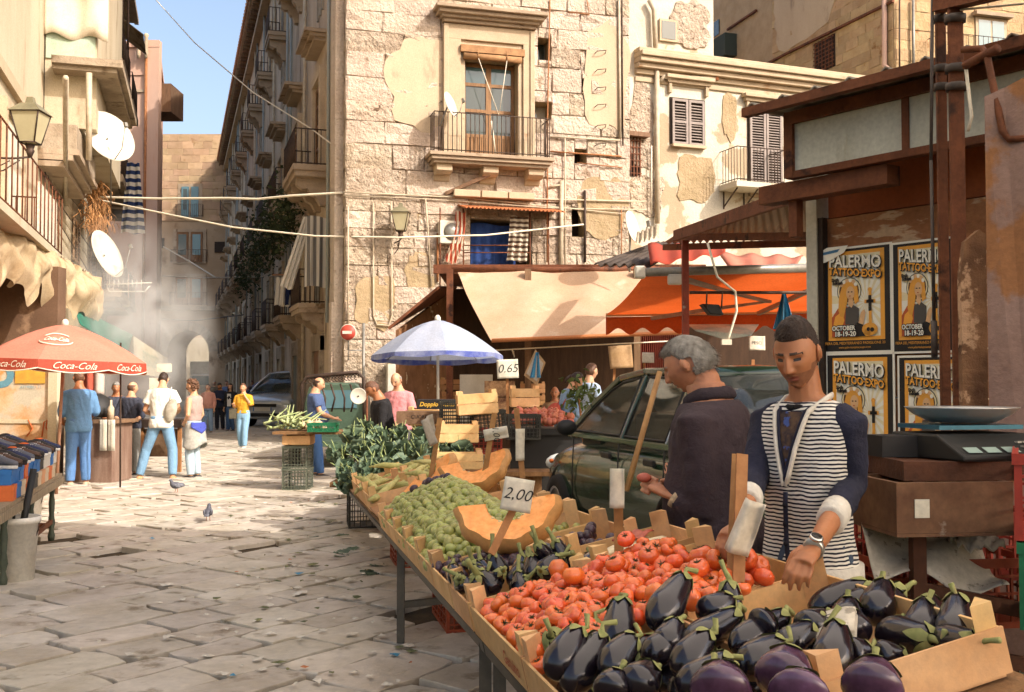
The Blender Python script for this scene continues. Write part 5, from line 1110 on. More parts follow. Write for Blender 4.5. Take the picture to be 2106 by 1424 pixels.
# posters
pc = {n_: mat('print ' + n_, h_, rough=.55, fine=.04, fscale=80) for n_, h_ in (('black', '#1f1a16'), ('orange', '#e6a03a'), ('cream', '#e0d3a8'), ('white', '#e6e2d0'), ('gold', '#d8983a'), ('brown', '#5d3a20'), ('skin', '#d3a878'), ('red', '#b1522c'), ('grey', '#4a4640'), ('blue', '#3b6f92'))}
pk_ = list(pc); pmats = [pc[k_] for k_ in pk_]; PI_ = {k_: i for i, k_ in enumerate(pk_)}
def poster(label, fc, r4, torn=False, out=.016, seed=0):
    a, c, z0, z1 = r4; w, h = c - a, z1 - z0
    t = thing('poster', label, 'poster', fc.M @ T(a, 0, z0), 'event posters on the shed'); rn = random.Random(seed)
    L_ = [0]
    def F(x, y, k_=None): return (a + x * w, -out - .0009 * L_[0], z0 + y * h)
    def poly(b, pts, col): b.add([F(x, y) for x, y in pts], [tuple(range(len(pts)))], PI_[col])
    def ell(b, cx, cy, rx, ry, col, n=18): poly(b, [(cx + rx * math.cos(6.2832 * i / n), cy + ry * math.sin(6.2832 * i / n)) for i in range(n)], col)
    b = B(); b.box(a - .012, c + .012, -out, -out + .006, z0 - .012, z1 + .012, PI_['white']); b.obj('backing_sheet', pmats, t, fc.M)
    b = B(); L_[0] = 1; poly(b, [(0, 0), (1, 0), (1, 1), (0, 1)], 'black'); b.obj('print_ground', pmats, t, fc.M)
    b = B(); L_[0] = 2; poly(b, [(.085, .105), (.925, .105), (.925, .975), (.085, .975)], 'orange'); L_[0] = 3; poly(b, [(.145, .14), (.865, .14), (.865, .94), (.145, .94)], 'cream'); b.obj('printed_frame', pmats, t, fc.M)
    b = B(); L_[0] = 4; cx, cy = .66, .47
    for i in range(18):
        a0 = 6.2832 * i / 18; a1 = a0 + .19; r_ = 1
        def lim(an):
            dx, dy = math.cos(an), math.sin(an); ts = [((.865 if dx > 0 else .145) - cx) / dx if abs(dx) > 1e-6 else 9, ((.80 if dy > 0 else .14) - cy) / dy if abs(dy) > 1e-6 else 9]; k_ = min(ts); return cx + dx * k_, cy + dy * k_
        poly(b, [(cx, cy), lim(a0), lim(a1)], 'white')
    b.obj('printed_rays', pmats, t, fc.M)
    b = B(); L_[0] = 5; ell(b, .41, .585, .185, .135, 'grey'); L_[0] = 6; ell(b, .41, .585, .172, .125, 'cream'); L_[0] = 7; ell(b, .41, .585, .15, .11, 'brown')
    L_[0] = 8; poly(b, [(.145, .14), (.145, .33), (.24, .42), (.36, .44), (.47, .40), (.60, .24), (.62, .14)], 'red'); L_[0] = 9; poly(b, [(.15, .2), (.2, .34), (.3, .39), (.34, .3), (.28, .2)], 'orange')
    poly(b, [(.35, .26), (.36, .42), (.47, .45), (.56, .41), (.55, .25)], 'grey'); poly(b, [(.44, .14), (.5, .26), (.60, .29), (.66, .14)], 'black')
    L_[0] = 10; poly(b, [(.25, .40), (.26, .52), (.32, .66), (.44, .69), (.54, .62), (.56, .48), (.50, .45), (.47, .56), (.40, .56), (.38, .46), (.33, .33), (.28, .34)], 'gold')
    L_[0] = 11; ell(b, .435, .565, .062, .066, 'skin'); poly(b, [(.40, .45), (.41, .52), (.47, .52), (.48, .45), (.45, .42)], 'skin'); poly(b, [(.55, .27), (.59, .37), (.64, .40), (.66, .37), (.62, .25)], 'skin')
    L_[0] = 12; ell(b, .43, .535, .014, .006, 'red', 8); ell(b, .41, .575, .014, .006, 'black', 8); ell(b, .458, .575, .014, .006, 'black', 8)
    for i in range(6): an = 2.6 - i * .42; ell(b, .41 + .12 * math.cos(an), .605 + .085 * math.sin(an), .026, .02, 'white' if i % 2 else 'skin', 8)
    b.obj('printed_figure', pmats, t, fc.M)
    b = B(); L_[0] = 9; poly(b, [(.70, .26), (.745, .26), (.745, .58), (.70, .58)], 'gold'); poly(b, [(.64, .455), (.80, .455), (.80, .49), (.64, .49)], 'gold')
    L_[0] = 10; poly(b, [(.70, .38), (.745, .38), (.745, .53), (.70, .53)], 'black'); poly(b, [(.67, .458), (.775, .458), (.775, .487), (.67, .487)], 'black'); ell(b, .722, .585, .03, .022, 'gold', 10)
    L_[0] = 13; ell(b, .72, .205, .115, .062, 'gold'); ell(b, .685, .17, .05, .035, 'gold', 12); L_[0] = 14; ell(b, .70, .205, .024, .02, 'black', 10); ell(b, .755, .20, .03, .022, 'black', 10); b.obj('printed_cross_and_skull', pmats, t, fc.M)
    b = B(); L_[0] = 15
    def tx(s_, cx, cy, sz, sx, col, lean=0, **kw): put_text(b, s_, sz, lambda x, y: (a + (cx + x * sx) * w, -out - .0009 * L_[0], z0 + (cy + y - lean * x) * h), PI_[col], **kw)
    tx('PALERMO', .515, .856, .165, 1.08, 'black', .06, bold=.010); L_[0] = 16; tx('PALERMO', .505, .862, .165, 1.08, 'white', .06, bold=.004)
    L_[0] = 15; tx('TATTOO·EXPO', .515, .752, .10, 1.12, 'black', .10, bold=.010); L_[0] = 16; tx('TATTOO·EXPO', .505, .757, .10, 1.12, 'orange', .10, bold=.003)
    tx('Sixth', .215, .70, .042, 1.3, 'black', .0, bold=.003); tx('Edition', .25, .668, .042, 1.3, 'black', 0, bold=.003)
    L_[0] = 17; tx('OCTOBER', .335, .222, .060, 1.25, 'black', 0, bold=.010); tx('18-19-20', .36, .165, .066, 1.35, 'black', 0, bold=.010); L_[0] = 18; tx('OCTOBER', .335, .222, .060, 1.25, 'white', 0, bold=.002); tx('18-19-20', .36, .165, .066, 1.35, 'white', 0, bold=.002)
    tx('FIERA DEL MEDITERRANEO PADIGLIONE 20', .5, .075, .036, 1.28, 'orange', 0); tx('www.palermotattooexpo.com', .5, .035, .03, 1.3, 'orange', 0)
    b.obj('lettering', pmats, t, fc.M)
    if torn:
        b = B(); L_[0] = 20; poly(b, [(-.08, .86), (-.08, .97), (.1, 1.03), (.42, 1.03), (.36, .965), (.15, .90)], 'white'); L_[0] = 21; poly(b, [(.0, .955), (.02, .985), (.3, 1.005), (.26, .975)], 'blue'); b.obj('torn_strip', pmats, t, fc.M)
for i, (q, lb, tr_) in enumerate((((1692, 510, 1830, 722), 'upper tattoo expo poster beside the white post, torn at the top', True), ((1837, 497, 1962, 722), 'upper tattoo expo poster beside the rusty posts', False), ((1702, 730, 1836, 955), 'lower tattoo expo poster behind the vendor in the striped cardigan', False), ((1850, 735, 1985, 962), 'lower tattoo expo poster above the black shoe box', False))):
    poster(lb, FP, rect(FP, *q, .02), tr_, seed=i)
# rusty twin posts, cable, torn boards
for (px, w_, Y_, lb) in ((1943, .046, 4.72, 'thin rusty steel post in front of the posters'), (1974, .066, 4.6, 'thick rusty steel post in front of the posters')):
    q = at(px, 700, Y_); t = thing('steel_post', lb, 'post', T(q.x, q.y, 0)); b = B(); b.box(q.x - w_ / 2, q.x + w_ / 2, q.y - .012, q.y + .012, .05, 4.0); b.obj('shaft', rust, t, bevel=.006)
    for py in (38, 140, 178): b = B(); z_ = at(px, py, Y_).z; b.lathe([(w_ * .72, z_ - .02), (w_ * .75, z_), (w_ * .72, z_ + .012)], 8, M=T(q.x, q.y, 0)); b.obj('wire_binding', cable_dark, t)
b = B(); b.beam(at(1930, 5, 4.68), at(2200, -60, 4.06), .065, .09); tag(b.obj('steel_beam', rust), 'rusty beam running off from the head of the steel posts', 'beam')
b = B(); b.tube([at(1915, 330, 4.68), at(1921, 660, 4.68)], .008, 6); b.tube([at(1921, 660, 4.68), at(1922, 735, 4.68)], .015, 6); b.tube([at(1918, -5, 4.68), at(1915, 330, 4.68)], .008, 5); tag(b.obj('hanging_cable', cable_dark), 'black cable hanging down along the thin steel post', 'cable')
b = B(); b.tube([at(1985, 135, 4.51), at(2052, 100, 4.33)], .02, 8); b.tube([at(1978, 103, 4.51), at(2020, 100, 4.45), at(2030, 115, 4.39), at(2062, 270, 4.28), at(2075, 287, 4.28), at(2120, 284, 4.22)], .015, 6); tag(b.obj('bent_pipe', rust), 'bent rusty pipe lashed to the steel posts', 'pipe')
b = B(); b.tube([at(1960, 22, 4.62), at(2106, 8, 4.33)], .005, 4); b.tube([at(1985, 130, 4.51), at(1998, 240, 4.51), at(1990, 270, 4.51)], .008, 5); tag(b.obj('wire_rope', cable_mat), 'wire and rope tied round the steel posts', 'rope')
q0, q1 = at(1968, 660, 4.5), at(2030, 660, 4.45); zt0, zb = at(1990, 482, 4.45).z, .05
b = B(); pts = [(q0.x, zb), (q1.x, zb), (q1.x, zt0), (q0.x + .08, zt0 + .02), (q0.x + .02, zt0 - .03), (q0.x, zt0 - .17)]; b.prism(pts, 4.45, 4.49, 'y'); tag(b.obj('burnt_board', mat('charred peeling board', '#8c6848', '#4a2f1d', scale=5, rough=.9, bump=.6, bscale=25, c3='#b59270', c3s=6, c3t=.6, c3w=.04)), 'dark peeling board standing beside the steel posts', 'board')
q0, q1 = at(2036, 660, 4.35), at(2150, 660, 4.2); zt0 = at(2070, 195, 4.3).z
b = B(); b.add([(q0.x, 4.35, .05), (q1.x, 4.2, .05), (q1.x, 4.2, zt0 + .07), (q0.x + .07, 4.32, zt0 + .03), (q0.x, 4.35, zt0)], [(0, 1, 2, 3, 4)])
tag(b.obj('poster_board', mat('peeling paper board', '#93786a', '#826454', scale=1.8, rough=.85, bump=.5, bscale=9, c3='#946640', c3s=1.7, c3t=.52, c3w=.04), solid=.05), 'tall board of peeling old poster paper at the picture edge', 'board')
# ================================================================ the long vegetable stall in the foreground
ty = Vector((-.22, .975, -.026)).normalized(); tl_ = R(12.5)
tx_ = Vector((.975 * math.cos(tl_), .22 * math.cos(tl_), math.sin(tl_))); tx_ = (tx_ - ty * tx_.dot(ty)).normalized(); tz_ = tx_.cross(ty)
SF = Matrix((tx_, ty, tz_)).transposed().to_4x4(); SF.translation = (.117, 2.46, .90)
def S(w, u, n=0, rz=0): return SF @ T(w, u, n, rz)
board_m = mat('table board', '#8a6844', '#6f5030', scale=4, rough=.85, bump=.3, bscale=30, stretch=(4, 1, 1)); leg_m = mat('grey table steel', '#4d4a42', '#5d574c', scale=6, rough=.55, metal=.3)
def table(label, u0, u1, w1, legs, m=board_m):
    t = thing('trestle_table', label, 'table', S(0, u0, -.14)); n = 3
    for i in range(n): b = B(); b.box(.03 + w1 * i / n + .003, .03 + w1 * (i + 1) / n - .003, u0, u1, -.165, -.142); b.obj('board', m, t, SF)
    b = B(); b.box(.02, .06, u0, u1, -.21, -.166); b.box(w1 - .03, w1 + .01, u0, u1, -.21, -.166); b.obj('rail', leg_m, t, SF)
    for (w, u) in legs:
        p = S(w, u, -.17).translation; b = B(); b.box(p.x - .022, p.x + .022, p.y - .022, p.y + .022, 0.055, p.z); b.obj('leg', leg_m, t)
    for k_ in range(0, len(legs) - 1, 2):
        p, q = S(*legs[k_], -.17).translation, S(*legs[k_ + 1], -.17).translation; b = B(); b.beam((p.x, p.y, .28), (q.x, q.y, .32), .03, .04); b.obj('stretcher', leg_m, t)
table('nearest trestle table under tomato and aubergine crates', -.42, 1.24, .92, [(.06, 1.15), (.86, 1.15), (.06, -.3), (.86, -.3)])
table('long trestle table under the olive crates', 1.26, 4.62, .86, [(.05, 3.95), (.8, 3.95), (.05, 1.35), (.8, 1.35)])
table('low far table carried on orange plastic crates', 4.64, 8.75, .80, [])
GS = 'crates on the vegetable stall'
def scrate(label, w, u, L, Wd, H=.115, slats=1, post=.055, m=wood_crate): return put_crate('s', S(w, u, -.138), label, L, Wd, H, slats, m, GS, post)
scrate('crate of big aubergines at the street side', 0, -.36, .455, .80); scrate('crate of big aubergines at the vendor side', .465, -.36, .455, .80)
scrate('tomato crate at the street side', 0, .45, .455, .78); scrate('half empty tomato crate beside the vendor', .465, .45, .455, .78)
scrate('crate of small round aubergines beside the tomatoes', 0, 1.27, .46, .40); scrate('crate holding a sandwich in front of the older man', .48, 1.27, .44, .40, .13)
for i in range(6):
    u = 1.70 + i * .485
    scrate(('first', 'second', 'third', 'fourth', 'fifth', 'sixth')[i] + ' olive crate along the street edge counted from the tomatoes', 0, u, .40, .47); scrate(('first', 'second', 'third', 'fourth', 'fifth', 'sixth')[i] + ' crate along the car side counted from the sandwich', .43, u, .39, .47)
for i in range(3): scrate(('nearer', 'middle', 'farther')[i] + ' maize crate at the far end of the stall', .03, 5.6 + i * .62, .38, .58, .14); scrate(('nearer', 'middle', 'farther')[i] + ' crate beside the maize crates', .43, 5.6 + i * .62, .36, .58, .14)
b = B(); b.box(.02, .84, 4.66, 5.55, -.10, -.085); tag(b.obj('display_board', mat('smooth display board', '#a97a4e', '#94663c', scale=3, rough=.6, stretch=(1, 5, 1)), None, SF), 'brown board under the cut pumpkins', 'board')
# plastic crates under the tables
rot_s = math.atan2(.22, .975)
PC0 = None; G_OR = 'orange plastic crates under the stall'
for (px, py, lb) in ((783, 1105, 'farthest'), (818, 1185, 'second'), (918, 1320, 'nearest')):
    q = gp(px, py)
    for k_ in range(2):
        M = T(q.x, q.y, .05 + k_ * .255, rot_s + R(2 * k_)); lab = ('lower' if k_ == 0 else 'upper') + ' orange plastic crate in the %s stack under the stall' % lb
        if PC0 is None: PC0 = plastic_crate(.40, .62, .25, lab, M, pl['orange'], G_OR, 8, 5)
        else: copy_tree(PC0, M, None, lab)
# ---- tomatoes
tom_m = mat('tomato skin', '#de6a30', '#d25a28', scale=14, rough=.22, spec=.5, var=.13, coat=.3, fine=.05, obj=True, c3='#e48a50', c3s=9, c3t=.64, c3w=.12); cal_m = mat('tomato calyx', '#4d4a24', '#38381a', scale=20, rough=.8)
toms = []
for k_ in range(5):
    rn = random.Random(k_); nl = rn.choice((6, 7, 8, 9)); ph = rn.random() * 6; sq = rn.uniform(.66, .8); b = B(); pr = []
    for i in range(11):
        f = math.pi * i / 10; r_ = math.sin(f) ** .8 if 0 < i < 10 else .02; z = -math.cos(f) * sq; 
        if z > .4: z -= .28 * math.exp(-(r_ / .35) ** 2)
        pr.append((max(r_, .03), z))
    b.lathe(pr, 26, ribs=lambda t, i: 1 - .085 * (i / 10) * abs(math.cos(nl * .5 * t + ph)) ** 3 * 1.6 + .03 * math.sin(2 * t + ph)); me = b.mesh('tomato', tom_m)
    c = B(); zc = sq - .27
    for i in range(6): a0 = i * 1.05 + rn.random() * .3; l_ = rn.uniform(.38, .55); c.tube([(0, 0, zc), (.2 * math.cos(a0), .2 * math.sin(a0), zc + .14), (l_ * math.cos(a0), l_ * math.sin(a0), zc + rn.uniform(.1, .3))], [.06, .05, .012], 4, caps=False)
    c.tube([(0, 0, zc), (.05, .03, zc + .25)], .05, 5); toms.append((me, c.mesh('calyx', cal_m)))
rt = random.Random(12); GT = 'ripe tomatoes on the stall'
def heap_t(w, u):
    e = min(w / .16, (1.22 - u) / .16, 1) ; e = max(0, e)
    return -.06 + .065 * e + .04 * math.exp(-((w - .62) / .2) ** 2 - ((u - 1.0) / .18) ** 2) + .02 * mnoise.noise(Vector((w * 4, u * 4, 3)))
spots = []; r0 = .046
u = .36; row = 0
while u < 1.2:
    w = .045 + (row % 2) * .027
    while w < .86:
        if not (w > .70 and u > .70) and not (w > .66 and u < .44) and not (w > .78): spots.append((w + rt.gauss(0, .009), u + rt.gauss(0, .009)))
        w += .054
    u += .047; row += 1
def put_tom(w, u, n, r_, tag_=True):
    me, cm = rt.choice(toms); tiltx, tilty = rt.gauss(0, .55), rt.gauss(0, .55)
    M = S(w, u, n) @ Euler((tiltx - .25, tilty - .1, rt.random() * 6.28)).to_matrix().to_4x4() @ Matrix.Scale(r_, 4)
    o = inst(me, 'tomato', None, M); tag(o, 'ripe ribbed red tomato in the tomato crates', 'tomato', GT)
    if rt.random() < .8: inst(cm, 'calyx', o, M)
for (w, u) in spots: put_tom(w, u, heap_t(w, u) + rt.uniform(-.012, .018), rt.uniform(.026, .035))
for (w, u) in spots:
    if rt.random() < .05: put_tom(w + .03, u + .03, heap_t(w, u) + .05, rt.uniform(.032, .042))
b = B(); put_text(b, 'Genuino', .06, lambda x, y: (-.003, .62 - x, -.085 + y), shear=.2, bold=.001); put_text(b, 'PROD. ITALIA', .022, lambda x, y: (-.003, .15 - x, -.085 + y)); tag(b.obj('crate_stamp', mat('red stamp ink', '#a85a3c', rough=.8), None, SF), 'red Genuino stamp on the street side of the tomato crate', 'stamp')
# ---- big aubergines
aub_m = mat('aubergine skin', '#140f16', '#1d151c', scale=5, rough=.22, spec=.5, coat=.3, fine=.03, obj=True, bump=.05, bscale=60, bdist=.002); calx_m = mat('aubergine calyx', '#8f8e58', '#757a44', scale=18, rough=.75, obj=True, c3='#8f6a48', c3s=14, c3t=.6, c3w=.1); purple_m = mat('purple aubergine skin', '#3b2334', '#5d3f58', scale=5, rough=.24, spec=.5, coat=.3, obj=True, c3='#7e6480', c3s=4, c3t=.62, c3w=.1)
def aub_mesh(seed, L_, r_, bend, m, name='fruit'):
    rn = random.Random(seed); b = B(); n = 14; cen = []; rad = []
    for i in range(n + 1):
        f = i / n; cen.append(Vector((bend * math.sin(f * 1.6), 0, f * L_))); s_ = f
        rad.append(r_ * max(.03, (1 - (1 - min(1, s_ / .38)) ** 2) ** .5 * (1 - .42 * max(0, (s_ - .38) / .62) ** 1.3)) if s_ < .97 else r_ * .45)
    b.tube(cen, rad, 18); me = b.mesh(name, m)
    c = B(); tp = cen[-1]; ax = (cen[-1] - cen[-2]).normalized(); nl = 5
    for k_ in range(nl):
        a0 = k_ * 6.2832 / nl + rn.random() * .4; l_ = L_ * rn.uniform(.17, .30)
        def lobe(u, v):
            d = v * l_; z = tp.z - d + .008; f = max(0, min(1, z / L_)); rr = r_ * max(.45, (1 - .42 * max(0, (f - .38) / .62) ** 1.3)) * (1.05 + .10 * v * v) if v > .12 else r_ * .28
            if f < .4: rr = r_ * 1.08
            wd = .62 * (1 - v) ** .8 + .02; an = a0 + (u - .5) * 2 * wd; return (bend * math.sin(f * 1.6) + rr * math.cos(an), rr * math.sin(an), z)
        c.grid(lobe, 4, 5)
    cm = c.mesh('calyx', calx_m)
    s_ = B(); sl = rn.uniform(.035, .07); s_.tube([tp - ax * .01, tp + ax * .015, tp + ax * sl * .6 + Vector((.012 * rn.choice((-1, 1)), .008, 0)), tp + ax * sl + Vector((.022 * rn.choice((-1, 1)), .012, 0))], [.016, .010, .007, .009], 8); sm_ = s_.mesh('stem', calx_m)
    return me, cm, sm_
AUB = [aub_mesh(i, L_, r_, bd, aub_m) for i, (L_, r_, bd) in enumerate(((.22, .052, .02), (.20, .055, -.015), (.24, .05, .03), (.18, .048, .01), (.21, .058, .0)))]; AUBP = [aub_mesh(20 + i, .13, .066, 0, purple_m) for i in range(2)]; AUBS = [aub_mesh(30 + i, .095, .036, .005, aub_m) for i in range(2)]
GA = 'big aubergines heaped on the stall'; ra_ = random.Random(4)
def put_aub(P, up, roll, ms, label, grp=GA, s_=1.0, nm='aubergine', thin=0):
    z = Vector(up).normalized(); M = Matrix.Translation(P) @ z.to_track_quat('Z', 'Y').to_matrix().to_4x4() @ Matrix.Rotation(roll, 4, 'Z') @ (Matrix.Scale(s_, 4) if not thin else Matrix.Diagonal((thin, thin, s_, 1)))
    t = thing(nm, label, 'aubergine', M, grp); inst(ms[0], 'fruit', t, M); inst(ms[1], 'calyx', t, M); inst(ms[2], 'stem', t, M)
# (pixel of the blossom end, pixel of the stem end, depth in metres) measured on the photograph
def aub_px(b0, b1, Y0, Y1, k_, label, s_=1.0, nm='aubergine'):
    p, q = at(*b0, Y0), at(*b1, Y0 + (Y1 - Y0) * .5); d = q - p; L_ = (.22, .20, .24, .18, .21)[k_ % 5] if k_ < 10 else .13
    ms = AUB[k_ % 5] if k_ < 10 else AUBP[k_ % 2]; put_aub(p, d, ra_.random() * 6, ms, label, GA, d.length / L_ * s_, nm, .82 if k_ < 10 else .9)
for i, a in enumerate((
    ((1135, 1395), (1195, 1310), 2.42, 2.62, 0, 'aubergine at the street end of the heap, touching the crate post'), ((1165, 1420), (1225, 1305), 2.40, 2.66, 1, 'upright aubergine second from the crate post'), ((1268, 1345), (1278, 1240), 2.62, 2.86, 4, 'upright aubergine standing against the tomatoes'),
    ((1345, 1290), (1405, 1192), 2.62, 2.92, 4, 'aubergine propped on top of the tomatoes'), ((1245, 1395), (1320, 1325), 2.36, 2.5, 2, 'slanting aubergine with water drops in the middle of the heap'), ((1300, 1424), (1345, 1372), 2.15, 2.3, 1, 'aubergine lying low at the front of the heap'),
    ((1330, 1365), (1390, 1295), 2.48, 2.62, 3, 'slim aubergine behind the slanting one'), ((1405, 1330), (1510, 1245), 2.50, 2.75, 2, 'long aubergine beside the wooden price stick'), ((1505, 1330), (1605, 1248), 2.46, 2.72, 2, 'long aubergine under the reaching hand'),
    ((1395, 1395), (1460, 1320), 2.3, 2.46, 0, 'aubergine with star shaped calyx mid heap'), ((1395, 1424), (1475, 1350), 2.16, 2.34, 2, 'glossy slanting aubergine at the lower middle'), ((1250, 1440), (1270, 1395), 2.15, 2.25, 3, 'aubergine with thick stem at the bottom edge'),
    ((1455, 1440), (1470, 1390), 2.05, 2.2, 3, 'small aubergine between the slanting ones at the bottom edge'), ((1525, 1385), (1615, 1335), 2.28, 2.42, 0, 'aubergine lying flat with a curled calyx'), ((1600, 1345), (1670, 1300), 2.42, 2.56, 3, 'dark aubergine behind the folded newspaper'),
    ((1705, 1395), (1710, 1295), 2.25, 2.5, 1, 'upright aubergine before the folded newspaper'), ((1735, 1300), (1745, 1250), 2.62, 2.78, 1, 'aubergine with curling calyx behind the newspaper'), ((1795, 1275), (1818, 1205), 2.66, 2.9, 4, 'fat upright aubergine near the vendor'),
    ((1850, 1270), (1838, 1215), 2.76, 2.92, 3, 'aubergine half hidden behind the fat one'), ((1828, 1330), (1848, 1275), 2.5, 2.66, 1, 'aubergine with brown stem in the right half'), ((1885, 1330), (1898, 1255), 2.48, 2.72, 0, 'upright aubergine with pointed calyx near the crate corner'),
    ((1915, 1290), (1905, 1230), 2.64, 2.82, 3, 'aubergine behind the pointed calyx one'), ((1962, 1340), (1968, 1235), 2.42, 2.7, 4, 'tall upright aubergine at the crate corner'), ((1795, 1350), (1860, 1345), 2.4, 2.42, 3, 'aubergine lying with a long green stem'),
    ((1640, 1405), (1625, 1350), 2.15, 2.3, 0, 'aubergine behind the purple ones'), ((1740, 1352), (1790, 1345), 2.36, 2.38, 3, 'aubergine with stem pointing at the crate side'), ((1360, 1345), (1382, 1278), 2.5, 2.66, 3, 'aubergine between the tomatoes and the long ones'), ((1560, 1300), (1590, 1285), 2.5, 2.55, 1, 'aubergine in the hollow of the heap'),
    ((1440, 1270), (1490, 1232), 2.7, 2.82, 0, 'aubergine just behind the wooden price stick'), ((1650, 1300), (1690, 1260), 2.5, 2.62, 1, 'aubergine lying behind the newspaper bundle'), ((1760, 1320), (1735, 1270), 2.5, 2.65, 0, 'aubergine leaning on the fat one'),
    ((1480, 1445), (1487, 1385), 1.98, 2.12, 10, 'pale purple aubergine at the bottom centre'), ((1605, 1420), (1625, 1352), 2.05, 2.2, 11, 'purple aubergine with a dried calyx'), ((1790, 1440), (1800, 1375), 2.0, 2.14, 10, 'purple streaked aubergine by the crate plank'), ((1640, 1450), (1650, 1405), 1.95, 2.06, 11, 'round purple aubergine cut by the bottom edge'))): aub_px(*a)
# filler layer below, so the heap is deep
for i in range(26):
    w, u = ra_.uniform(.06, .86), ra_.uniform(-.26, .36); P = S(w, u, -.09 + .02 * ra_.random()).translation; put_aub(P, (ra_.gauss(0, 1), ra_.gauss(0, 1), .25), ra_.random() * 6, AUB[i % 5], 'dark aubergine in the lower layer of the heap', GA, .85)
# small round aubergines
rs2 = random.Random(8)
for i in range(26):
    w, u = .05 + .075 * (i % 6) + rs2.gauss(0, .01), 1.32 + .085 * (i // 6) + rs2.gauss(0, .01); P = S(w, u, -.06 + .05 * rs2.random()).translation
    put_aub(P, (rs2.gauss(0, .6), rs2.gauss(0, .6), .6), rs2.random() * 6, AUBS[i % 2], 'small round aubergine in the crate below the pumpkin', 'small aubergines', rs2.uniform(.85, 1.15))
# ---- olives, plums
ol_m = mat('green olive skin', '#8e9046', '#a4a65c', scale=30, rough=.3, spec=.5, var=.26, fine=.08, obj=True, coat=.15); pl_m = mat('plum skin', '#3a2b33', '#4d3740', scale=20, rough=.35, var=.2, coat=.2, obj=True)
b = B(); b.ball((0, 0, 0), (1, 1, 1.25), 10, 8); ol_me = b.mesh('green_olive', ol_m); b = B(); b.ball((0, 0, 0), (1, 1, 1.15), 10, 8); pl_me = b.mesh('dark_plum', pl_m)
ro = random.Random(6); cand = []
def heap_o(w, u): 
    e = max(0, min(1, (w - .0) / .12, (.66 - w) / .2, (u - 2.15) / .25, (4.58 - u) / .25)); return -.09 + .12 * e + .10 * math.exp(-((w - .36) / .17) ** 2 - ((u - 3.7) / .6) ** 2)
for layer in range(2):
    u = 2.2
    while u < 4.58:
        w = .03
        while w < .64:
            ww, uu = w + ro.gauss(0, .007), u + ro.gauss(0, .008)
            if uu > 2.22 + .35 * max(0, ww - .2): cand.append((ww, uu, heap_o(ww, uu) + layer * .022 + ro.gauss(0, .005)))
            w += .041
        u += .044
ro.shuffle(cand)
top = sorted(cand, key=lambda q: (q[1]) - q[2] * 6)[:]
stuff_b = B(); GO = 'green olives heaped on the stall'; base_v, base_f = [v.co.copy() for v in ol_me.vertices], [tuple(p.vertices) for p in ol_me.polygons]
for i, (w, u, n) in enumerate(top):
    M = S(w, u, n) @ Euler((ro.random() * 6, ro.random() * 6, 0)).to_matrix().to_4x4() @ Matrix.Scale(ro.uniform(.020, .0255), 4)
    if i < 300: tag(inst(ol_me, 'green_olive', None, M), 'single green olive in the heap on the stall', 'olive', GO)
    else: stuff_b.add([M @ v for v in base_v], base_f, 0, True)
o = stuff_b.obj('green_olive_heap', ol_m); tag(o, 'heap of green olives behind the nearest ones', 'olives', None, 'stuff')
GP = 'dark plums on the stall'
for i in range(120):
    if i < 85: w, u = ro.uniform(.02, .42), ro.uniform(1.75, 2.25)
    elif i < 105: w, u = ro.uniform(.5, .74), ro.uniform(1.75, 2.1)
    else: w, u = ro.gauss(.36, .05), ro.gauss(4.2, .1)
    n = (-.075 + .05 * ro.random()) if i < 105 else heap_o(w, u) + .05
    tag(inst(pl_me, 'dark_plum', None, S(w, u, n) @ Euler((ro.random() * 6, ro.random() * 6, 0)).to_matrix().to_4x4() @ Matrix.Scale(ro.uniform(.021, .027), 4)), 'dark plum at the edge of the olive crates', 'plum', GP)
for i in range(16): w, u = ro.uniform(.62, .78), ro.choice((2.6, 3.1)) + ro.uniform(-.1, .1); tag(inst(ol_me, 'green_olive', None, S(w, u, -.10 + .01 * ro.random()) @ Matrix.Scale(.023, 4)), 'stray green olive in an emptied crate', 'olive', 'stray olives')
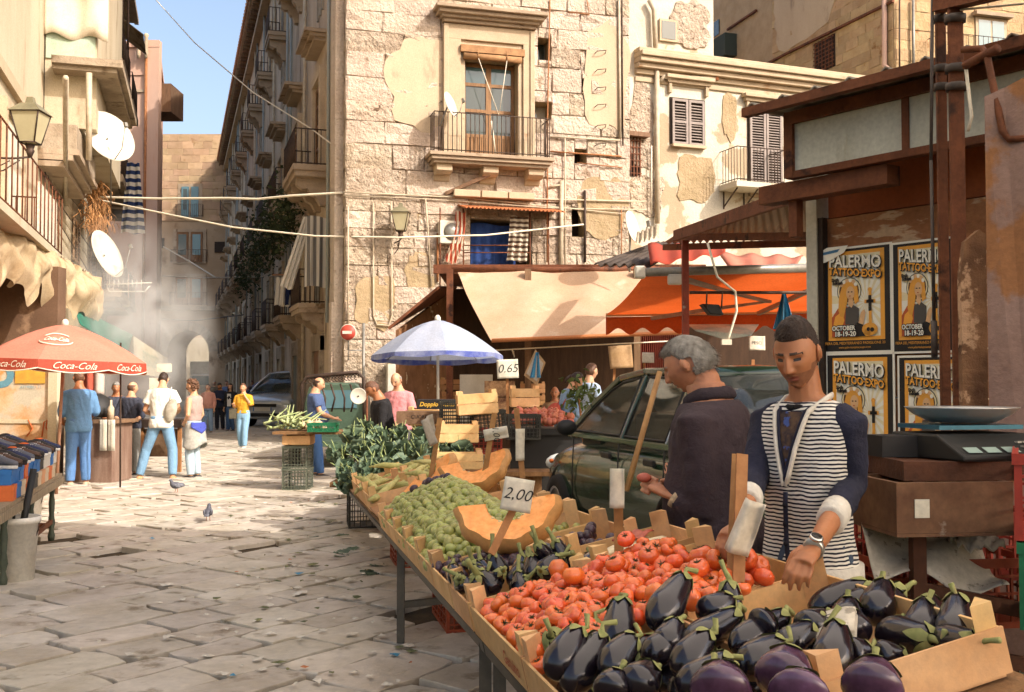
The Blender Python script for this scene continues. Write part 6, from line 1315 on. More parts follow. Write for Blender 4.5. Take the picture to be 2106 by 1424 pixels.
# ---- pumpkin wedges
pf = mat('pumpkin flesh', '#f29c50', '#f5ad6a', scale=10, rough=.55, obj=True, c3='#e08838', c3s=8, c3t=.6, c3w=.1); pr_ = mat('pumpkin rind', '#d09a5e', '#b98a50', scale=6, rough=.5, obj=True); pfi = mat('pumpkin fibre', '#d07830', '#e09a50', scale=40, rough=.7, obj=True, bump=.8, bscale=60); seed_m = mat('pumpkin seed', '#d8bd8c', rough=.5)
def pumpkin(label, M, r_=.2, arc=R(200), wd=.11, seed=0):
    t = thing('pumpkin_wedge', label, 'pumpkin', M); b = B(); n = 24; a0 = -arc / 2 - R(90)
    def outer(u, v): a = a0 + arc * u; rr = r_ * (1 + .03 * math.cos(u * 34)); return (rr * math.cos(a) * (1 - .12 * (2 * v - 1) ** 2), (v - .5) * wd * (.35 + .65 * math.sin(math.pi * (.08 + .84 * u))), rr * math.sin(a) * (1 - .12 * (2 * v - 1) ** 2))
    b.grid(outer, n, 6); b.obj('rind', pr_, t, M)
    for v0 in (0, 1):
        b = B(); b.grid(lambda u, k_: Vector(outer(u, v0)).lerp(Vector((r_ * .40 * math.cos(a0 + arc * u), (v0 - .5) * wd * .3, r_ * .42 * math.sin(a0 + arc * u))), k_), n, 4); b.obj('cut_face', pf, t, M)
    rn = random.Random(seed)
    b = B(); b.grid(lambda u, k_: (r_ * (.41 + .05 * mnoise.noise(Vector((u * 20, k_ * 9, seed)))) * math.cos(a0 + arc * u), (k_ - .5) * wd * .34, r_ * (.43 + .05 * mnoise.noise(Vector((u * 20, k_ * 9, seed + 5)))) * math.sin(a0 + arc * u)), n, 4); b.obj('fibre', pfi, t, M)
    for i in range(26): u = rn.uniform(.2, .8); a = a0 + arc * u; b = B(); b.ball((r_ * .42 * math.cos(a), rn.uniform(-.5, .5) * wd * .3, r_ * .44 * math.sin(a)), (.011, .006, .007), 6, 4); b.obj('seed', seed_m, t, M)
    return t
def PT(px, py, Y, *r): return Matrix.Translation(at(px, py, Y)) @ T(0, 0, 0, *r)
pumpkin('large cut pumpkin wedge behind the small aubergines', PT(1045, 1035, 4.5, R(-6), R(-36), R(-8)), .235, R(178), .13, 1)
pumpkin('long cut pumpkin wedge behind the olives', PT(975, 945, 7.0, R(-4), R(-34), R(-16)), .25, R(178), .14, 2)
pumpkin('pumpkin wedge standing on end near the maize', PT(875, 962, 7.2, R(-10), R(-25), R(-40)), .24, R(150), .15, 3)
# ---- maize and long marrows
mz = mat('maize husk', '#a5a25e', '#bfb577', scale=8, rough=.8, var=.15, stretch=(1, 6, 1)); rm_ = random.Random(2)
b = B(); b.tube([(0, 0, 0), (.02, .1, .01), (.02, .25, .015), (0, .38, 0)], [.012, .03, .026, .006], 8); mz_me = b.mesh('maize_cob', mz)
for i in range(34):
    w, u = rm_.uniform(.06, .74), rm_.uniform(5.6, 7.2); M = S(w, u, -.06 + .07 * rm_.random(), rm_.uniform(-1.2, 1.2)) @ T(0, -.15, 0, 0, rm_.gauss(.1, .15)); tag(inst(mz_me, 'maize_cob', None, M), 'maize cob in husk at the far end of the stall', 'maize', 'maize cobs')
# ---- sandwich and paper
bread = mat('bread crust', '#b98550', '#d0a468', scale=8, rough=.8, obj=True, bump=.3, bscale=30, bdist=.005); crumb = mat('bread crumb', '#dccba6', rough=.9, obj=True); ham = mat('sliced ham', '#b86a55', '#a9503f', scale=12, rough=.5, obj=True)
M = S(.70, 1.5, -.05, R(25)); t = thing('sandwich', 'open bread roll sandwich with sliced ham in a crate', 'sandwich', M)
for y, nm in ((-.045, 'bread_half'), (.05, 'bread_half')): b = B(); b.ball((0, y, 0), (.17, .05, .028), 16, 8); b.obj(nm, bread, t, M); b = B(); b.ball((0, y, .014), (.155, .042, .018), 14, 6); b.obj('crumb', crumb, t, M)
b = B(); b.grid(lambda u, v: (.0 + .15 * u, .01 + .09 * v, .034 + .008 * math.sin(u * 9) + .006 * math.sin(v * 8)), 10, 8); b.obj('ham_slice', ham, t, M, solid=.004)
news_p = mat('curled newspaper', '#b8ad98', '#cfc6b4', scale=14, rough=.9)
# price signs stuck into the produce
def ssign(label, w, u, h, lean, cw, ch, txt, m=paper, size=None, roll=0, cdz=0, facing=(0, -1, .15), bend=.02, sw=.04):
    p = S(w, u, -.12).translation; q = p + Vector((lean, .02, h)); sign_stick(label, p, q, q + Vector((.0, -.02, cdz)), cw, ch, txt, facing, roll, m, size, sw, .25, bend)
p = at(1010, 1140, 3.95); q = at(1072, 1015, 4.05); sign_stick('slanting white price card reading 2,00 above the small aubergines', p, q, at(1064, 1018, 3.98), .115, .125, '2,00', (-.15, -1, .2), R(-8), paper, .062, .028, .3, .01)
p = at(1273, 1140, 3.9); q = at(1271, 1000, 3.9); sign_stick('rolled paper price card on a stick behind the tomatoes', p, q, at(1268, 1005, 3.86), .05, .145, None, (-.4, -1, .05), 0, paper, None, .034)
p = at(1518, 1225, 3.0); q = at(1526, 935, 3.15); sign_stick('pair of tall sticks holding a curled paper before the vendor', p, q, at(1529, 1085, 2.98), .055, .16, None, (-.75, -1, .15), R(-22), news_p, None, .034, bend=.05)
p2 = B(); p2.beam(at(1505, 1180, 3.06), at(1516, 935, 3.2), .03, .012); tag(p2.obj('stick', wood_stick), 'second wooden stick behind the curled paper', 'stick')
p = at(885, 990, 7.2); q = at(905, 860, 7.3); sign_stick('grey paper price card on crossed sticks above the pumpkins', p, q, at(888, 885, 7.2), .13, .19, None, (.7, -.7, .1), R(20), mat('grey card', '#9c9484', rough=.9), None, .035, bend=.05)
p = at(995, 985, 6.9); q = at(1017, 850, 6.95); sign_stick('white price card reading 1,00 on a stick in the long pumpkin', p, q, at(1020, 892, 6.88), .075, .16, '1,00', (0, -1, .1), R(-80), paper, .06, .035)
p = at(1075, 985, 6.6); q = at(1062, 840, 6.7); sign_stick('price card with scribbled note beside the car bonnet', p, q, at(1070, 915, 6.6), .06, .2, None, (.2, -1, 0), 0, paper, None, .035)
q = at(1345, 770, 6.4); b = B(); b.tube([at(1288, 1010, 6.2), at(1322, 890, 6.3), at(1357, 765, 6.4)], .017, 8); tag(b.obj('broom_handle', mat('yellow broom wood', '#b08653', '#9c7244', scale=8, rough=.6)), 'pale wooden broom handle leaning on the green car', 'broom')
# ---- folded newspaper among the aubergines
news = mat('newsprint', '#b3aa98', '#c4bcab', scale=5, rough=.9, c3='#8a8274', c3s=30, c3t=.6, c3w=.05)
M = Matrix.Translation(at(1700, 1290, 2.5)) @ Euler((R(25), R(-10), R(-25))).to_matrix().to_4x4(); t = thing('folded_newspaper', 'folded newspaper bundle among the aubergines', 'newspaper', M)
for i in range(4): b = B(); b.grid(lambda u, v: (-.06 + .13 * u, -.05 + .09 * v, .006 * i + .006 * math.sin(u * 6 + i)), 6, 4); b.obj('sheet', news, t, M, solid=.003)
b = B(); put_text(b, '12.52', .035, lambda x, y: (x - .01, y, .0265 + .006 * math.sin((x + .05) / .13 * 6 + 3)), shear=.3); b.obj('writing', ink, t, M)
# ---- weighing stand on the right
M = T(0, 0, 0); Yt = 3.55; zt = at(1950, 950, Yt).z; xa, xb = at(1812, 945, Yt + .25).x, at(2160, 945, Yt - .1).x
ws = thing('weighing_stand', 'tall rusty steel stand under the kitchen scale', 'stand', T(xa, Yt, 0)); rust_d = mat('dark rusty steel', '#4a2d1e', '#5f3a24', scale=6, rough=.7, metal=.3, bump=.3, bscale=40, bdist=.01)
b = B(); b.box(xa, xb, Yt - .02, Yt + .5, zt - .02, zt); b.obj('top', rust_d, ws)
b = B(); b.box(xa, xb, Yt - .05, Yt - .015, zt - .06, zt + .004); b.box(xa - .03, xa, Yt - .05, Yt + .5, zt - .06, zt + .004); b.obj('edge_rail', rust_d, ws)
for x, y in ((xa + .02, Yt - .03), (xa + .02, Yt + .45), (2.02 + (xb - 2.02) * .0, Yt - .03), (xb - .05, Yt + .45)): b = B(); b.box(x - .022, x + .022, y - .022, y + .022, .13, zt - .06); b.obj('leg', rust_d, ws)
for z_ in (.62, .80): b = B(); b.beam((xa, Yt - .02, z_ + .13), (2.1, Yt - .06, z_ - .02), .03, .05); b.obj('cross_bar', rust_d, ws)
M = T(at(1985, 930, Yt + .15).x, Yt + .15, zt + .004, R(14)); t = thing('kitchen_scale', 'black electronic market scale with steel pan', 'scale', M)
b = B(); b.prism([(-.20, 0), (-.20, .02), (-.06, .085), (.2, .085), (.2, 0)], -.16, .22, 'x'); b.v = [(x, y, z) for (x, y, z) in b.v]; b.obj('body', plastic_dark, t, M, bevel=.008)
for i in range(3): b = B(); b.add([(-.13 + i * .075, -.19, .026), (-.075 + i * .075, -.19, .026), (-.075 + i * .075, -.155, .042), (-.13 + i * .075, -.155, .042)], [(0, 1, 2, 3)]); b.obj('display', mat('lcd display', '#8fa399', rough=.2, fine=0), t, M @ T(0, 0, .004))
for r_ in range(3):
    for c_ in range(3): b = B(); b.cbox((.115 + c_ * .022, -.185 + r_ * .03, .032 + r_ * .0135), (.016, .018, .006)); b.obj('key', mat('grey key', '#a09a8c', rough=.5), t, M)
b = B(); b.box(-.14, .2, -.05, .19, .10, .115); b.obj('platform', mat('blue steel edge', '#3f6f83', rough=.3, metal=.5), t, M)
b = B(); b.lathe([(.02, .12), (.11, .122), (.165, .15), (.19, .172), (.195, .176), (.185, .172), (.16, .152), (.11, .128), (.02, .126)], 32, M=T(.04, .07, 0)); b.obj('pan', mat('brushed steel', '#c6c8c4', rough=.28, metal=.6, fine=.03), t, M)
q = at(1862, 930, Yt + .15); box_thing('shoe_box', 'closed black cardboard box beside the scale', 'box', (q.x, Yt + .22, zt + .004), (.18, .14, .075), mat('black card', '#22201f', rough=.6), R(5))
# drawer box under the top
M = T(at(1868, 1030, Yt - .06).x, Yt - .06, 0, R(6)); zb0, zb1 = at(1850, 1085, Yt).z, at(1850, 985, Yt).z
dx = thing('metal_box', 'rusty open metal drawer hanging under the stand', 'box', T(M.translation.x, M.translation.y, zb0)); 
b = B(); b.box(-.08, .32, -.08, -.06, zb0, zb1); b.box(-.08, .32, .24, .26, zb0, zb1); b.box(-.08, -.06, -.06, .24, zb0, zb1); b.box(.30, .32, -.06, .24, zb0, zb1); b.box(-.08, .32, -.08, .26, zb0 - .012, zb0 - .001); b.obj('tray', mat('rust flaked steel', '#5a3c28', '#7a5a40', scale=7, rough=.75, metal=.2, c3='#8f8272', c3s=6, c3t=.6, c3w=.05), dx, M)
b = B(); b.box(-.02, .03, -.084, -.081, zb0 + .05, zb0 + .11); b.obj('sticker', paper, dx, M)
# newspapers over plastic crates on the lower shelf
b = B(); q = at(1850, 1110, 3.6)
b.grid(lambda u, v: Vector((at(1755 + 260 * u, 1040 + 75 * u, 3.75).x, 3.75 - .22 * v, at(1755 + 260 * u, 1040 + 85 * u, 3.75).z - .20 * v * (1 - .4 * u) + .03 * math.sin(u * 9 + v * 5))), 26, 10); tag(b.obj('newspaper', news, solid=.003), 'crumpled newspaper spilling from the stand beside the vendor', 'newspaper')
b = B(); put_text(b, 'raffineria e', .036, lambda x, y: (at(1790, 1062, 3.74).x + x, 3.60, at(1790, 1062, 3.6).z + y - .0 * x)); put_text(b, 'carburanti', .036, lambda x, y: (at(1790, 1062, 3.74).x + x, 3.595, at(1790, 1062, 3.6).z + y - .04)); bpy_o = b.obj('headline', ink, None); bpy.data.objects.remove(bpy_o)
for i, (px, py, Y_, m_, lb) in enumerate(((1890, 1290, 3.62, 'orange', 'rust brown plastic crate under the stand shelf'), (1900, 1190, 3.7, 'red', 'reddish plastic crate full of papers under the stand'))):
    z_ = at(px, py, Y_).z; plastic_crate(.6, .4, .24, lb, T(at(px, py, Y_).x - .12, Y_, z_ - .02, R(8)), pl[m_], None, 10, 4)
q = at(2086, 1000, 3.2); plastic_crate(.4, .5, .26, 'red plastic crate at the edge beside the stand', T(q.x, q.y, at(2086, 1112, 3.2).z, R(-26)), pl['red'], None, 5, 4); plastic_crate(.4, .5, .26, 'green plastic crate under the red one at the edge', T(q.x + .01, q.y, at(2086, 1112, 3.2).z - .27, R(-26)), pl['green'], None, 5, 4)
for k_ in range(2): plastic_crate(.4, .5, .26, ('upper', 'lower')[k_] + ' grey plastic crate at the bottom of the edge stack', T(q.x + .01, q.y, .13 + (1 - k_) * .27, R(-26)), pl['grey'], None, 5, 4)
q = at(2010, 1140, 3.6); b = B(); b.grid(lambda u, v: (q.x + .16 * (u - .4), q.y + .1 * v, q.z + .035 * mnoise.noise(Vector((u * 6, v * 6, 0))) + .02 + .03 * math.sin(3.1 * v)), 16, 12); tag(b.obj('paper_bag', mat('white paper bag', '#c9c0b2', rough=.8), solid=.004), 'crumpled white bag on the stand shelf', 'bag')
# cauliflower leaves behind the vendor's hip
# ================================================================ people
TS = bpy.data.scenes.new('workshop')
def remesh(b, vox, smooth=3, name='tmp', it=.5):
    me = b.mesh(name, [dark_in]); o = bpy.data.objects.new(name, me); TS.collection.objects.link(o)
    m = o.modifiers.new('r', 'REMESH'); m.mode = 'VOXEL'; m.voxel_size = vox; m.adaptivity = 0
    if smooth: m = o.modifiers.new('s', 'SMOOTH'); m.factor = it; m.iterations = smooth
    vl = TS.view_layers[0]; vl.update(); dg = vl.depsgraph; e = bpy.data.meshes.new_from_object(o.evaluated_get(dg))
    v = [p.co.copy() for p in e.vertices]; f = [tuple(p.vertices) for p in e.polygons]
    bpy.data.objects.remove(o); bpy.data.meshes.remove(me); bpy.data.meshes.remove(e); return v, f
def loft(b, rings, n=20):
    vs, fs = [], []
    for (c, ax, ay, rx, ry) in rings:
        for j in range(n):
            t = 2 * math.pi * j / n; ct, st = math.cos(t), math.sin(t); e = .85
            vs.append(c + ax * (rx * math.copysign(abs(ct) ** e, ct)) + ay * (ry * math.copysign(abs(st) ** e, st)))
    for i in range(len(rings) - 1):
        for j in range(n): j2 = (j + 1) % n; fs.append((i * n + j, i * n + j2, (i + 1) * n + j2, (i + 1) * n + j))
    fs += [tuple(range(n - 1, -1, -1)), tuple(range((len(rings) - 1) * n, len(rings) * n))]; b.add(vs, fs, 0, True)
def sstep(a, c, x):
    t = max(0, min(1, (x - a) / (c - a))); return t * t * (3 - 2 * t)
def head_pt(d, beard=0):
    x, y, z = d[0] * .076, d[1] * (.094 if d[1] > 0 else .102), d[2] * .118
    lo = sstep(.01, -.118, z); x *= 1 - .26 * lo ** 1.2; y *= (1 - .05 * lo) if y > 0 else (1 - .5 * lo)
    if z > .03: x *= 1 - .10 * sstep(.03, .118, z)
    fr = sstep(.015, .06, y)
    g = lambda cx, cz, sx, sz: math.exp(-((x - cx) / sx) ** 2 - ((z - cz) / sz) ** 2)
    ax = abs(x); h = lambda cx, cz, sx, sz: math.exp(-((ax - cx) / sx) ** 2 - ((z - cz) / sz) ** 2)
    dy = .006 * h(.028, .024, .02, .008) - .012 * h(.031, .007, .015, .010) + .005 * h(.031, .003, .010, .006) + .004 * h(.045, -.016, .018, .02)
    if -.045 < z < .03:
        t = max(0, min(1, (.020 - z) / .05)); dy += (.005 + .021 * t) * math.exp(-(x / (.007 + .006 * t)) ** 2) * sstep(.03, .016, z) * sstep(-.043, -.033, z)
    dy += .008 * h(.0135, -.030, .006, .007) + .006 * g(0, -.052, .022, .006) + .006 * g(0, -.065, .018, .006) - .008 * g(0, -.0585, .022, .003) + .009 * g(0, -.095, .022, .016) - .004 * g(0, -.078, .02, .006)
    return Vector((x, y + dy * fr, z))
def head_mesh(nu, nv):
    vs, fs = [], []
    for i in range(nu):
        # denser towards the face
        a = 2 * math.pi * i / nu; a = a - .45 * math.sin(a)
        for j in range(nv + 1):
            f = -math.pi / 2 + math.pi * j / nv; d = (math.cos(f) * math.sin(a), math.cos(f) * math.cos(a), math.sin(f)); vs.append(head_pt(d))
    w = nv + 1
    for i in range(nu):
        i2 = (i + 1) % nu
        for j in range(nv): fs.append((i * w + j, i2 * w + j, i2 * w + j + 1, i * w + j + 1))
    return vs, fs
HM = {}
def hair_line(p):     # z of the hairline at a point of the head
    if p.y > .03: return .066 + .5 * max(0, abs(p.x) - .045) * -1.2 - .0
    if p.y > -.02: return .066 - (.03 - p.y) * 1.5 if abs(p.x) > .05 else .06
    return -.055
skin_light = mat('fair skin', '#c79a78', '#bb8c6a', scale=8, rough=.5, fine=.05, obj=True); skin_tan = mat('tanned skin', '#a8714c', '#9c6541', scale=9, rough=.45, fine=.06, obj=True); skin_old = mat('ruddy skin', '#b5805f', '#a56d50', scale=9, rough=.5, fine=.07, obj=True)
for m_ in (skin_light, skin_tan, skin_old, ):
    p_ = m_.node_tree.nodes['Principled BSDF']; p_.inputs['Subsurface Weight'].default_value = .12; p_.inputs['Subsurface Scale'].default_value = .02
lip_m = mat('lips', '#8c5140', rough=.4, fine=.03); eye_m = mat('eye shadow line', '#2a1c16', rough=.3, fine=0)
hair_cols = {n_: mat('hair ' + n_, h_, h2, scale=60, rough=.55, bump=.8, bscale=120, bdist=.006, obj=True, stretch=(1, 1, .25)) for n_, h_, h2 in (('dark', '#2a1f18', '#3d2d22'), ('black', '#1b1716', '#2a2320'), ('grey', '#8f8b82', '#6f6a60'), ('brown', '#4b3323', '#6a4a32'), ('stubble', '#6e4c36', '#553a2a'))}
stub_m = mat('stubbled skin', '#8f6244', '#7f5339', scale=40, rough=.55, fine=.12, fscale=200, obj=True)
cloth_c = {}
def cloth(h, h2=None, rough=.9): 
    k_ = (h, h2)
    if k_ not in cloth_c: cloth_c[k_] = mat('clothing ' + h, h, h2 or h, scale=9, rough=rough, bump=.5, bscale=14, bdist=.03, obj=True, fine=.08, fscale=60)
    return cloth_c[k_]
V3 = Vector
def hand(b, wrist, d, back, curl=.6, s=1.0, side=1, fing=True, spread=.0, grip=None):
    z = V3(d).normalized(); y = V3(back); y = (y - z * y.dot(z)).normalized(); x = y.cross(z) * side
    P = lambda a, c, e: V3(wrist) + (x * a + y * c + z * e) * s
    b.tube([P(0, 0, -.01), P(.0, .002, .03), P(.002, .003, .065), P(.0, 0, .095)], [.026 * s, .036 * s, .041 * s, .036 * s], 12, ell=.52)
    if not fing: b.tube([P(0, 0, .08), P(0, -.015, .12), P(0, -.045, .145)], [.034 * s, .03 * s, .018 * s], 10, ell=.5); b.tube([P(.03, -.005, .02), P(.05, -.015, .055), P(.045, -.03, .085)], [.016 * s, .013 * s, .01 * s], 7); return
    for k_, (xo, ln, r_) in enumerate(((.030, .070, .0095), (.010, .078, .0098), (-.011, .072, .0093), (-.031, .056, .0082))):
        c = curl if not isinstance(curl, (list, tuple)) else curl[k_]; a = c * .55; p = P(xo, 0, .088); pts = [p]; an = 0
        for i, fr in enumerate((.45, .30, .25)):
            an += a * (1.0, 1.35, .8)[i]; p = p + (z * math.cos(an) - y * math.sin(an) + x * (spread * (1.5 - k_) * .12)) * (ln * 1.18 * fr * s); pts.append(p)
        b.tube(pts, [r_ * 1.08 * s, r_ * 1.05 * s, r_ * .95 * s, r_ * .72 * s], 9)
    b.tube([P(.026, -.004, .012), P(.044, -.016, .045), P(.046, -.03 - .01 * (curl if not isinstance(curl, (list, tuple)) else curl[0]), .075), P(.036, -.045, .098)], [.016 * s, .0135 * s, .0115 * s, .009 * s], 9)
def torso_rings(belly=0., fat=0., infl=0., z0=.84, z1=1.60, fem=0):
    base = [(.84, .155, .105, 0), (.90, .172, .118, -.005), (.97, .168, .115, 0), (1.05, .155 - .02 * fem, .105, .005), (1.15, .158 - .012 * fem, .108, .008), (1.25, .170, .115 + .012 * fem, .008), (1.34, .182, .115, .002), (1.40, .186, .105, -.004), (1.45, .165, .09, -.008), (1.485, .10, .072, -.008), (1.51, .066, .064, -.004), (1.56, .057, .060, .006), (1.61, .056, .058, .014)]
    out = []
    for (z, rx, ry, yo) in base:
        if z < z0 - 1e-6 or z > z1 + 1e-6: continue
        bl = belly * math.exp(-((z - 1.08) / .12) ** 2); out.append((z, rx + infl + fat * .5 + bl * .35, ry + infl + fat + bl * .6, yo + bl * .55))
    return out
def person(label, M, pose=None, top='#333333', bottom='#44557a', shoes='#2a2623', skin=skin_tan, hair=('short', 'dark'), sleeve=2.0, vox=.022, belly=0., fat=0., fem=0, lean=0., twist=0., head=(0, 0, 0), hem=.86, extras=None, fine_head=False, fing=False, brow=True, leg_loose=.02, name='person', sleeve_loose=.016, hand_spec=None, cut_legs=False, top_m=None, stub=False, shirt_noise=.011):
    pose = pose or {}; t = thing(name, label, 'person', M); hz = V3((0, 0, .95))
    U = Matrix.Translation(hz) @ Matrix.Rotation(twist, 4, 'Z') @ Matrix.Rotation(-lean, 4, 'X') @ Matrix.Translation(-hz)
    inv = M.inverted(); loc = lambda p: inv @ p if isinstance(p, V3) else V3(p)
    def rings(**k_): return [(U @ V3((0, yo, z)), (U.to_3x3() @ V3((1, 0, 0))), (U.to_3x3() @ V3((0, 1, 0))), rx, ry) for (z, rx, ry, yo) in torso_rings(belly, fat, fem=fem, **k_)]
    J = {}
    for s_, nm in ((1, 'r'), (-1, 'l')):
        sh = U @ V3((s_ * .172, -.006, 1.415)); el, wr, ha = pose.get(nm + 'a', (tuple(U @ V3((s_ * .225, -.03, 1.13))), tuple(U @ V3((s_ * .235, .05, .88))), None))
        el, wr = loc(el), loc(wr); ha = loc(ha) if ha is not None else wr + (wr - el).normalized() * .12
        kn, an = pose.get(nm + 'l', ((s_ * .10, .02, .50), (s_ * .11, -.02, .085))); kn, an = loc(kn), loc(an)
        J[nm] = (sh, el, wr, ha, V3((s_ * .085, 0, .90)), kn, an, s_)
    hc = U @ V3((0, .03 + .05 * max(0, head[0]), 1.652 - .02 * max(0, head[0]))); hp, hy, hr = head; HMx = Matrix.Translation(hc) @ (U.to_3x3().to_4x4()) @ Euler((-hp, hr, hy), 'ZXY' if False else 'XYZ').to_matrix().to_4x4()
    HMx = Matrix.Translation(hc) @ U.to_3x3().to_4x4() @ Matrix.Rotation(hy, 4, 'Z') @ Matrix.Rotation(-hp, 4, 'X') @ Matrix.Rotation(hr, 4, 'Y') @ Matrix.Translation((0, .012, .0))
    # body
    b = B(); loft(b, rings(infl=-.004)); b.tube([U @ V3((0, -.004, 1.47)), hc + (HMx.to_3x3() @ V3((0, -.02, -.07))), hc + (HMx.to_3x3() @ V3((0, -.015, -.03)))], [.062, .056, .05], 14)
    for nm, (sh, el, wr, ha, hi, kn, an, s_) in J.items():
        m1 = sh.lerp(el, .5); m2 = el.lerp(wr, .3); b.tube([U @ V3((s_ * .13, -.006, 1.42)), sh, m1, el, m2, wr], [.055, .053, .046, .040, .041, .027], 12)
        if hand_spec and nm in hand_spec: hs = hand_spec[nm]; hand(b, wr, ha - wr, loc(hs['back']) - inv.translation if False else (inv.to_3x3() @ V3(hs['back'])), hs.get('curl', .6), 1.0, hs.get('side', s_), True, hs.get('spread', 0))
        else: hand(b, wr, ha - wr, V3((s_, .0, .3)), .5, 1.0, s_, fing)
        b.tube([hi, hi.lerp(kn, .5), kn, kn.lerp(an, .35), an], [.085, .070, .052, .055, .038], 12); b.tube([an + V3((0, -.04, -.03)), an + V3((0, .06, -.045)), an + V3((0, .16, -.055))], [.035, .04, .03], 10)
    v, f = remesh(b, vox * (.36 if fing or hand_spec else .9), 2); bb = B(); bb.add(v, f, 0, True)
    nu, nv = (96, 84) if fine_head else (48, 40)
    if (nu, nv) not in HM: HM[(nu, nv)] = head_mesh(nu, nv)
    hv, hf = HM[(nu, nv)]; n0 = len(bb.v); bb.add([HMx @ p for p in hv], hf, 0, True); k0 = len(bb.f) - len(hf)
    for i, fc in enumerate(hf):
        c = sum((hv[q] for q in fc), V3()) / len(fc); ax = abs(c.x)
        if c.y > .04:
            if brow and .0215 + .1 * (ax - .03) * (-1) < c.z < .029 + .1 * (ax - .03) * -1 and .012 < ax < .052: bb.m[k0 + i] = 1
            elif -.0015 < c.z - .0015 < .0055 and .020 < ax < .043: bb.m[k0 + i] = 3
            elif ax < .024 - .25 * abs(c.z + .0585) and -.069 < c.z < -.050: bb.m[k0 + i] = 2
            elif abs(c.z + .0585) < .0022 and ax < .022: bb.m[k0 + i] = 3
            elif stub and (c.z < -.045 - .3 * 0 and ax < .055 and (c.z < -.069 or ax > .022 or c.z > -.05)) : bb.m[k0 + i] = 4
        elif stub and c.z < -.02 and c.y > .0 and ax > .03: bb.m[k0 + i] = 4
    for s_ in (-1, 1): bb.ball((0, 0, 0), (.009, .019, .031), 10, 8, M=HMx @ T(s_ * .077, -.006, -.004, R(-18) * s_, R(-8), R(6) * s_)); bb.ball((0, 0, 0), (.006, .012, .022), 8, 6, M=HMx @ T(s_ * .085, -.008, -.002, R(-18) * s_))
    hm = hair_cols.get(hair[1], hair_cols['dark'])
    bb.obj('body', [skin, hm, lip_m, eye_m, stub_m], t, M)
    # hair: shell over the skull
    if hair[0] != 'none':
        hb = B(); th = {'short': .006, 'crop': .004, 'bald': .006, 'long': .014, 'bun': .010, 'curly': .012, 'full': .012}[hair[0]]; keep = []
        vv = []
        for p in hv:
            q = p.copy(); nrm = V3((p.x / .0058, p.y / .0092, p.z / .0139)).normalized(); k_ = th * (1 + (.5 if hair[0] != 'full' else .25) * mnoise.noise(p * (60 if hair[0] != 'full' else 35))) ; ins = p.z - hair_line(p)
            k_ *= sstep(-.012, .02, ins) * (1 if hair[0] != 'short' else .35 + .65 * sstep(.02, .075, p.z)); vv.append(HMx @ (q + nrm * (k_ - (.004 if ins < 0 else 0) + (.004 * sstep(.05, .1, p.z) if hair[0] in ('short', 'full') else 0))))
        for fc in hf:
            c = sum((hv[q] for q in fc), V3()) / 4; ok = c.z > hair_line(c) - .006
            if hair[0] == 'bald': ok = ok and c.z < .05 and c.y < .035
            if hair[0] in ('long', 'bun', 'curly'): ok = ok or (c.y < .01 and c.z > -.06 and abs(c.x) > .0)
            if abs(c.x) > .068 and c.y > -.035 and c.z < .022: ok = ok and hair[0] in ('long', 'curly')
            if ok: keep.append(fc)
        hb.add(vv, keep, 0, True)
        rn = random.Random(hash(label) % 1000)
        if hair[0] == 'curly':
            for i in range(90):
                a, e = rn.uniform(0, 6.28), rn.uniform(-.7, 1.3); d = V3((math.cos(e) * math.sin(a), math.cos(e) * math.cos(a), math.sin(e)))
                if d.y > .45 and d.z < .55: continue
                hb.ball((0, 0, 0), rn.uniform(.016, .03), 7, 5, M=HMx @ Matrix.Translation(V3((d.x * .088, d.y * .108 - .01, d.z * .125))))
        if hair[0] == 'long':
            for i in range(16): a = -1.9 + 3.8 * i / 15; x, y = math.sin(a) * .075, -math.cos(a) * .09; hb.tube([HMx @ V3((x, y, .02)), HMx @ V3((x * 1.1, y * 1.05, -.1)), HMx @ V3((x * 1.15, y * .95, -.24 - .04 * rn.random()))], [.022, .024, .012], 7)
        if hair[0] == 'bun': hb.ball((0, 0, 0), (.035, .035, .035), 10, 8, M=HMx @ T(0, -.115, -.01)); hb.tube([HMx @ V3((0, -.12, -.01)), HMx @ V3((0, -.15, -.06)), HMx @ V3((0, -.14, -.13))], [.03, .024, .01], 8)
        if fine_head:      # separate strands standing off the shell
            for fc in keep:
                if rn.random() < .75:
                    p0, p1, p2 = vv[fc[0]], vv[fc[1]], vv[fc[2]]; c = (p0 + p2) / 2; lp = (hv[fc[0]] + hv[fc[2]]) / 2
                    if lp.z < hair_line(lp) + .004: continue
                    nr = (HMx.to_3x3() @ V3((lp.x / .0058, lp.y / .0092, lp.z / .0139))).normalized(); cb_ = (HMx.to_3x3() @ V3((rn.gauss(0, .5), .7 if lp.z > .07 else -.3, -.5))).normalized(); ln = rn.uniform(.007, .013) * (.5 if hair[0] == 'crop' else 1.5 if hair[0] == 'full' else 1)
                    sd_ = nr.cross(cb_).normalized() * .0016; q = c + nr * ln * .35 + cb_ * ln; hb.add([c - sd_, c + sd_, q], [(0, 1, 2)])
        hb.obj('hair', hm, t, M)
    # upper clothing
    tm = top_m or cloth(top)
    b = B(); loft(b, rings(infl=.014, z0=hem, z1=1.49))
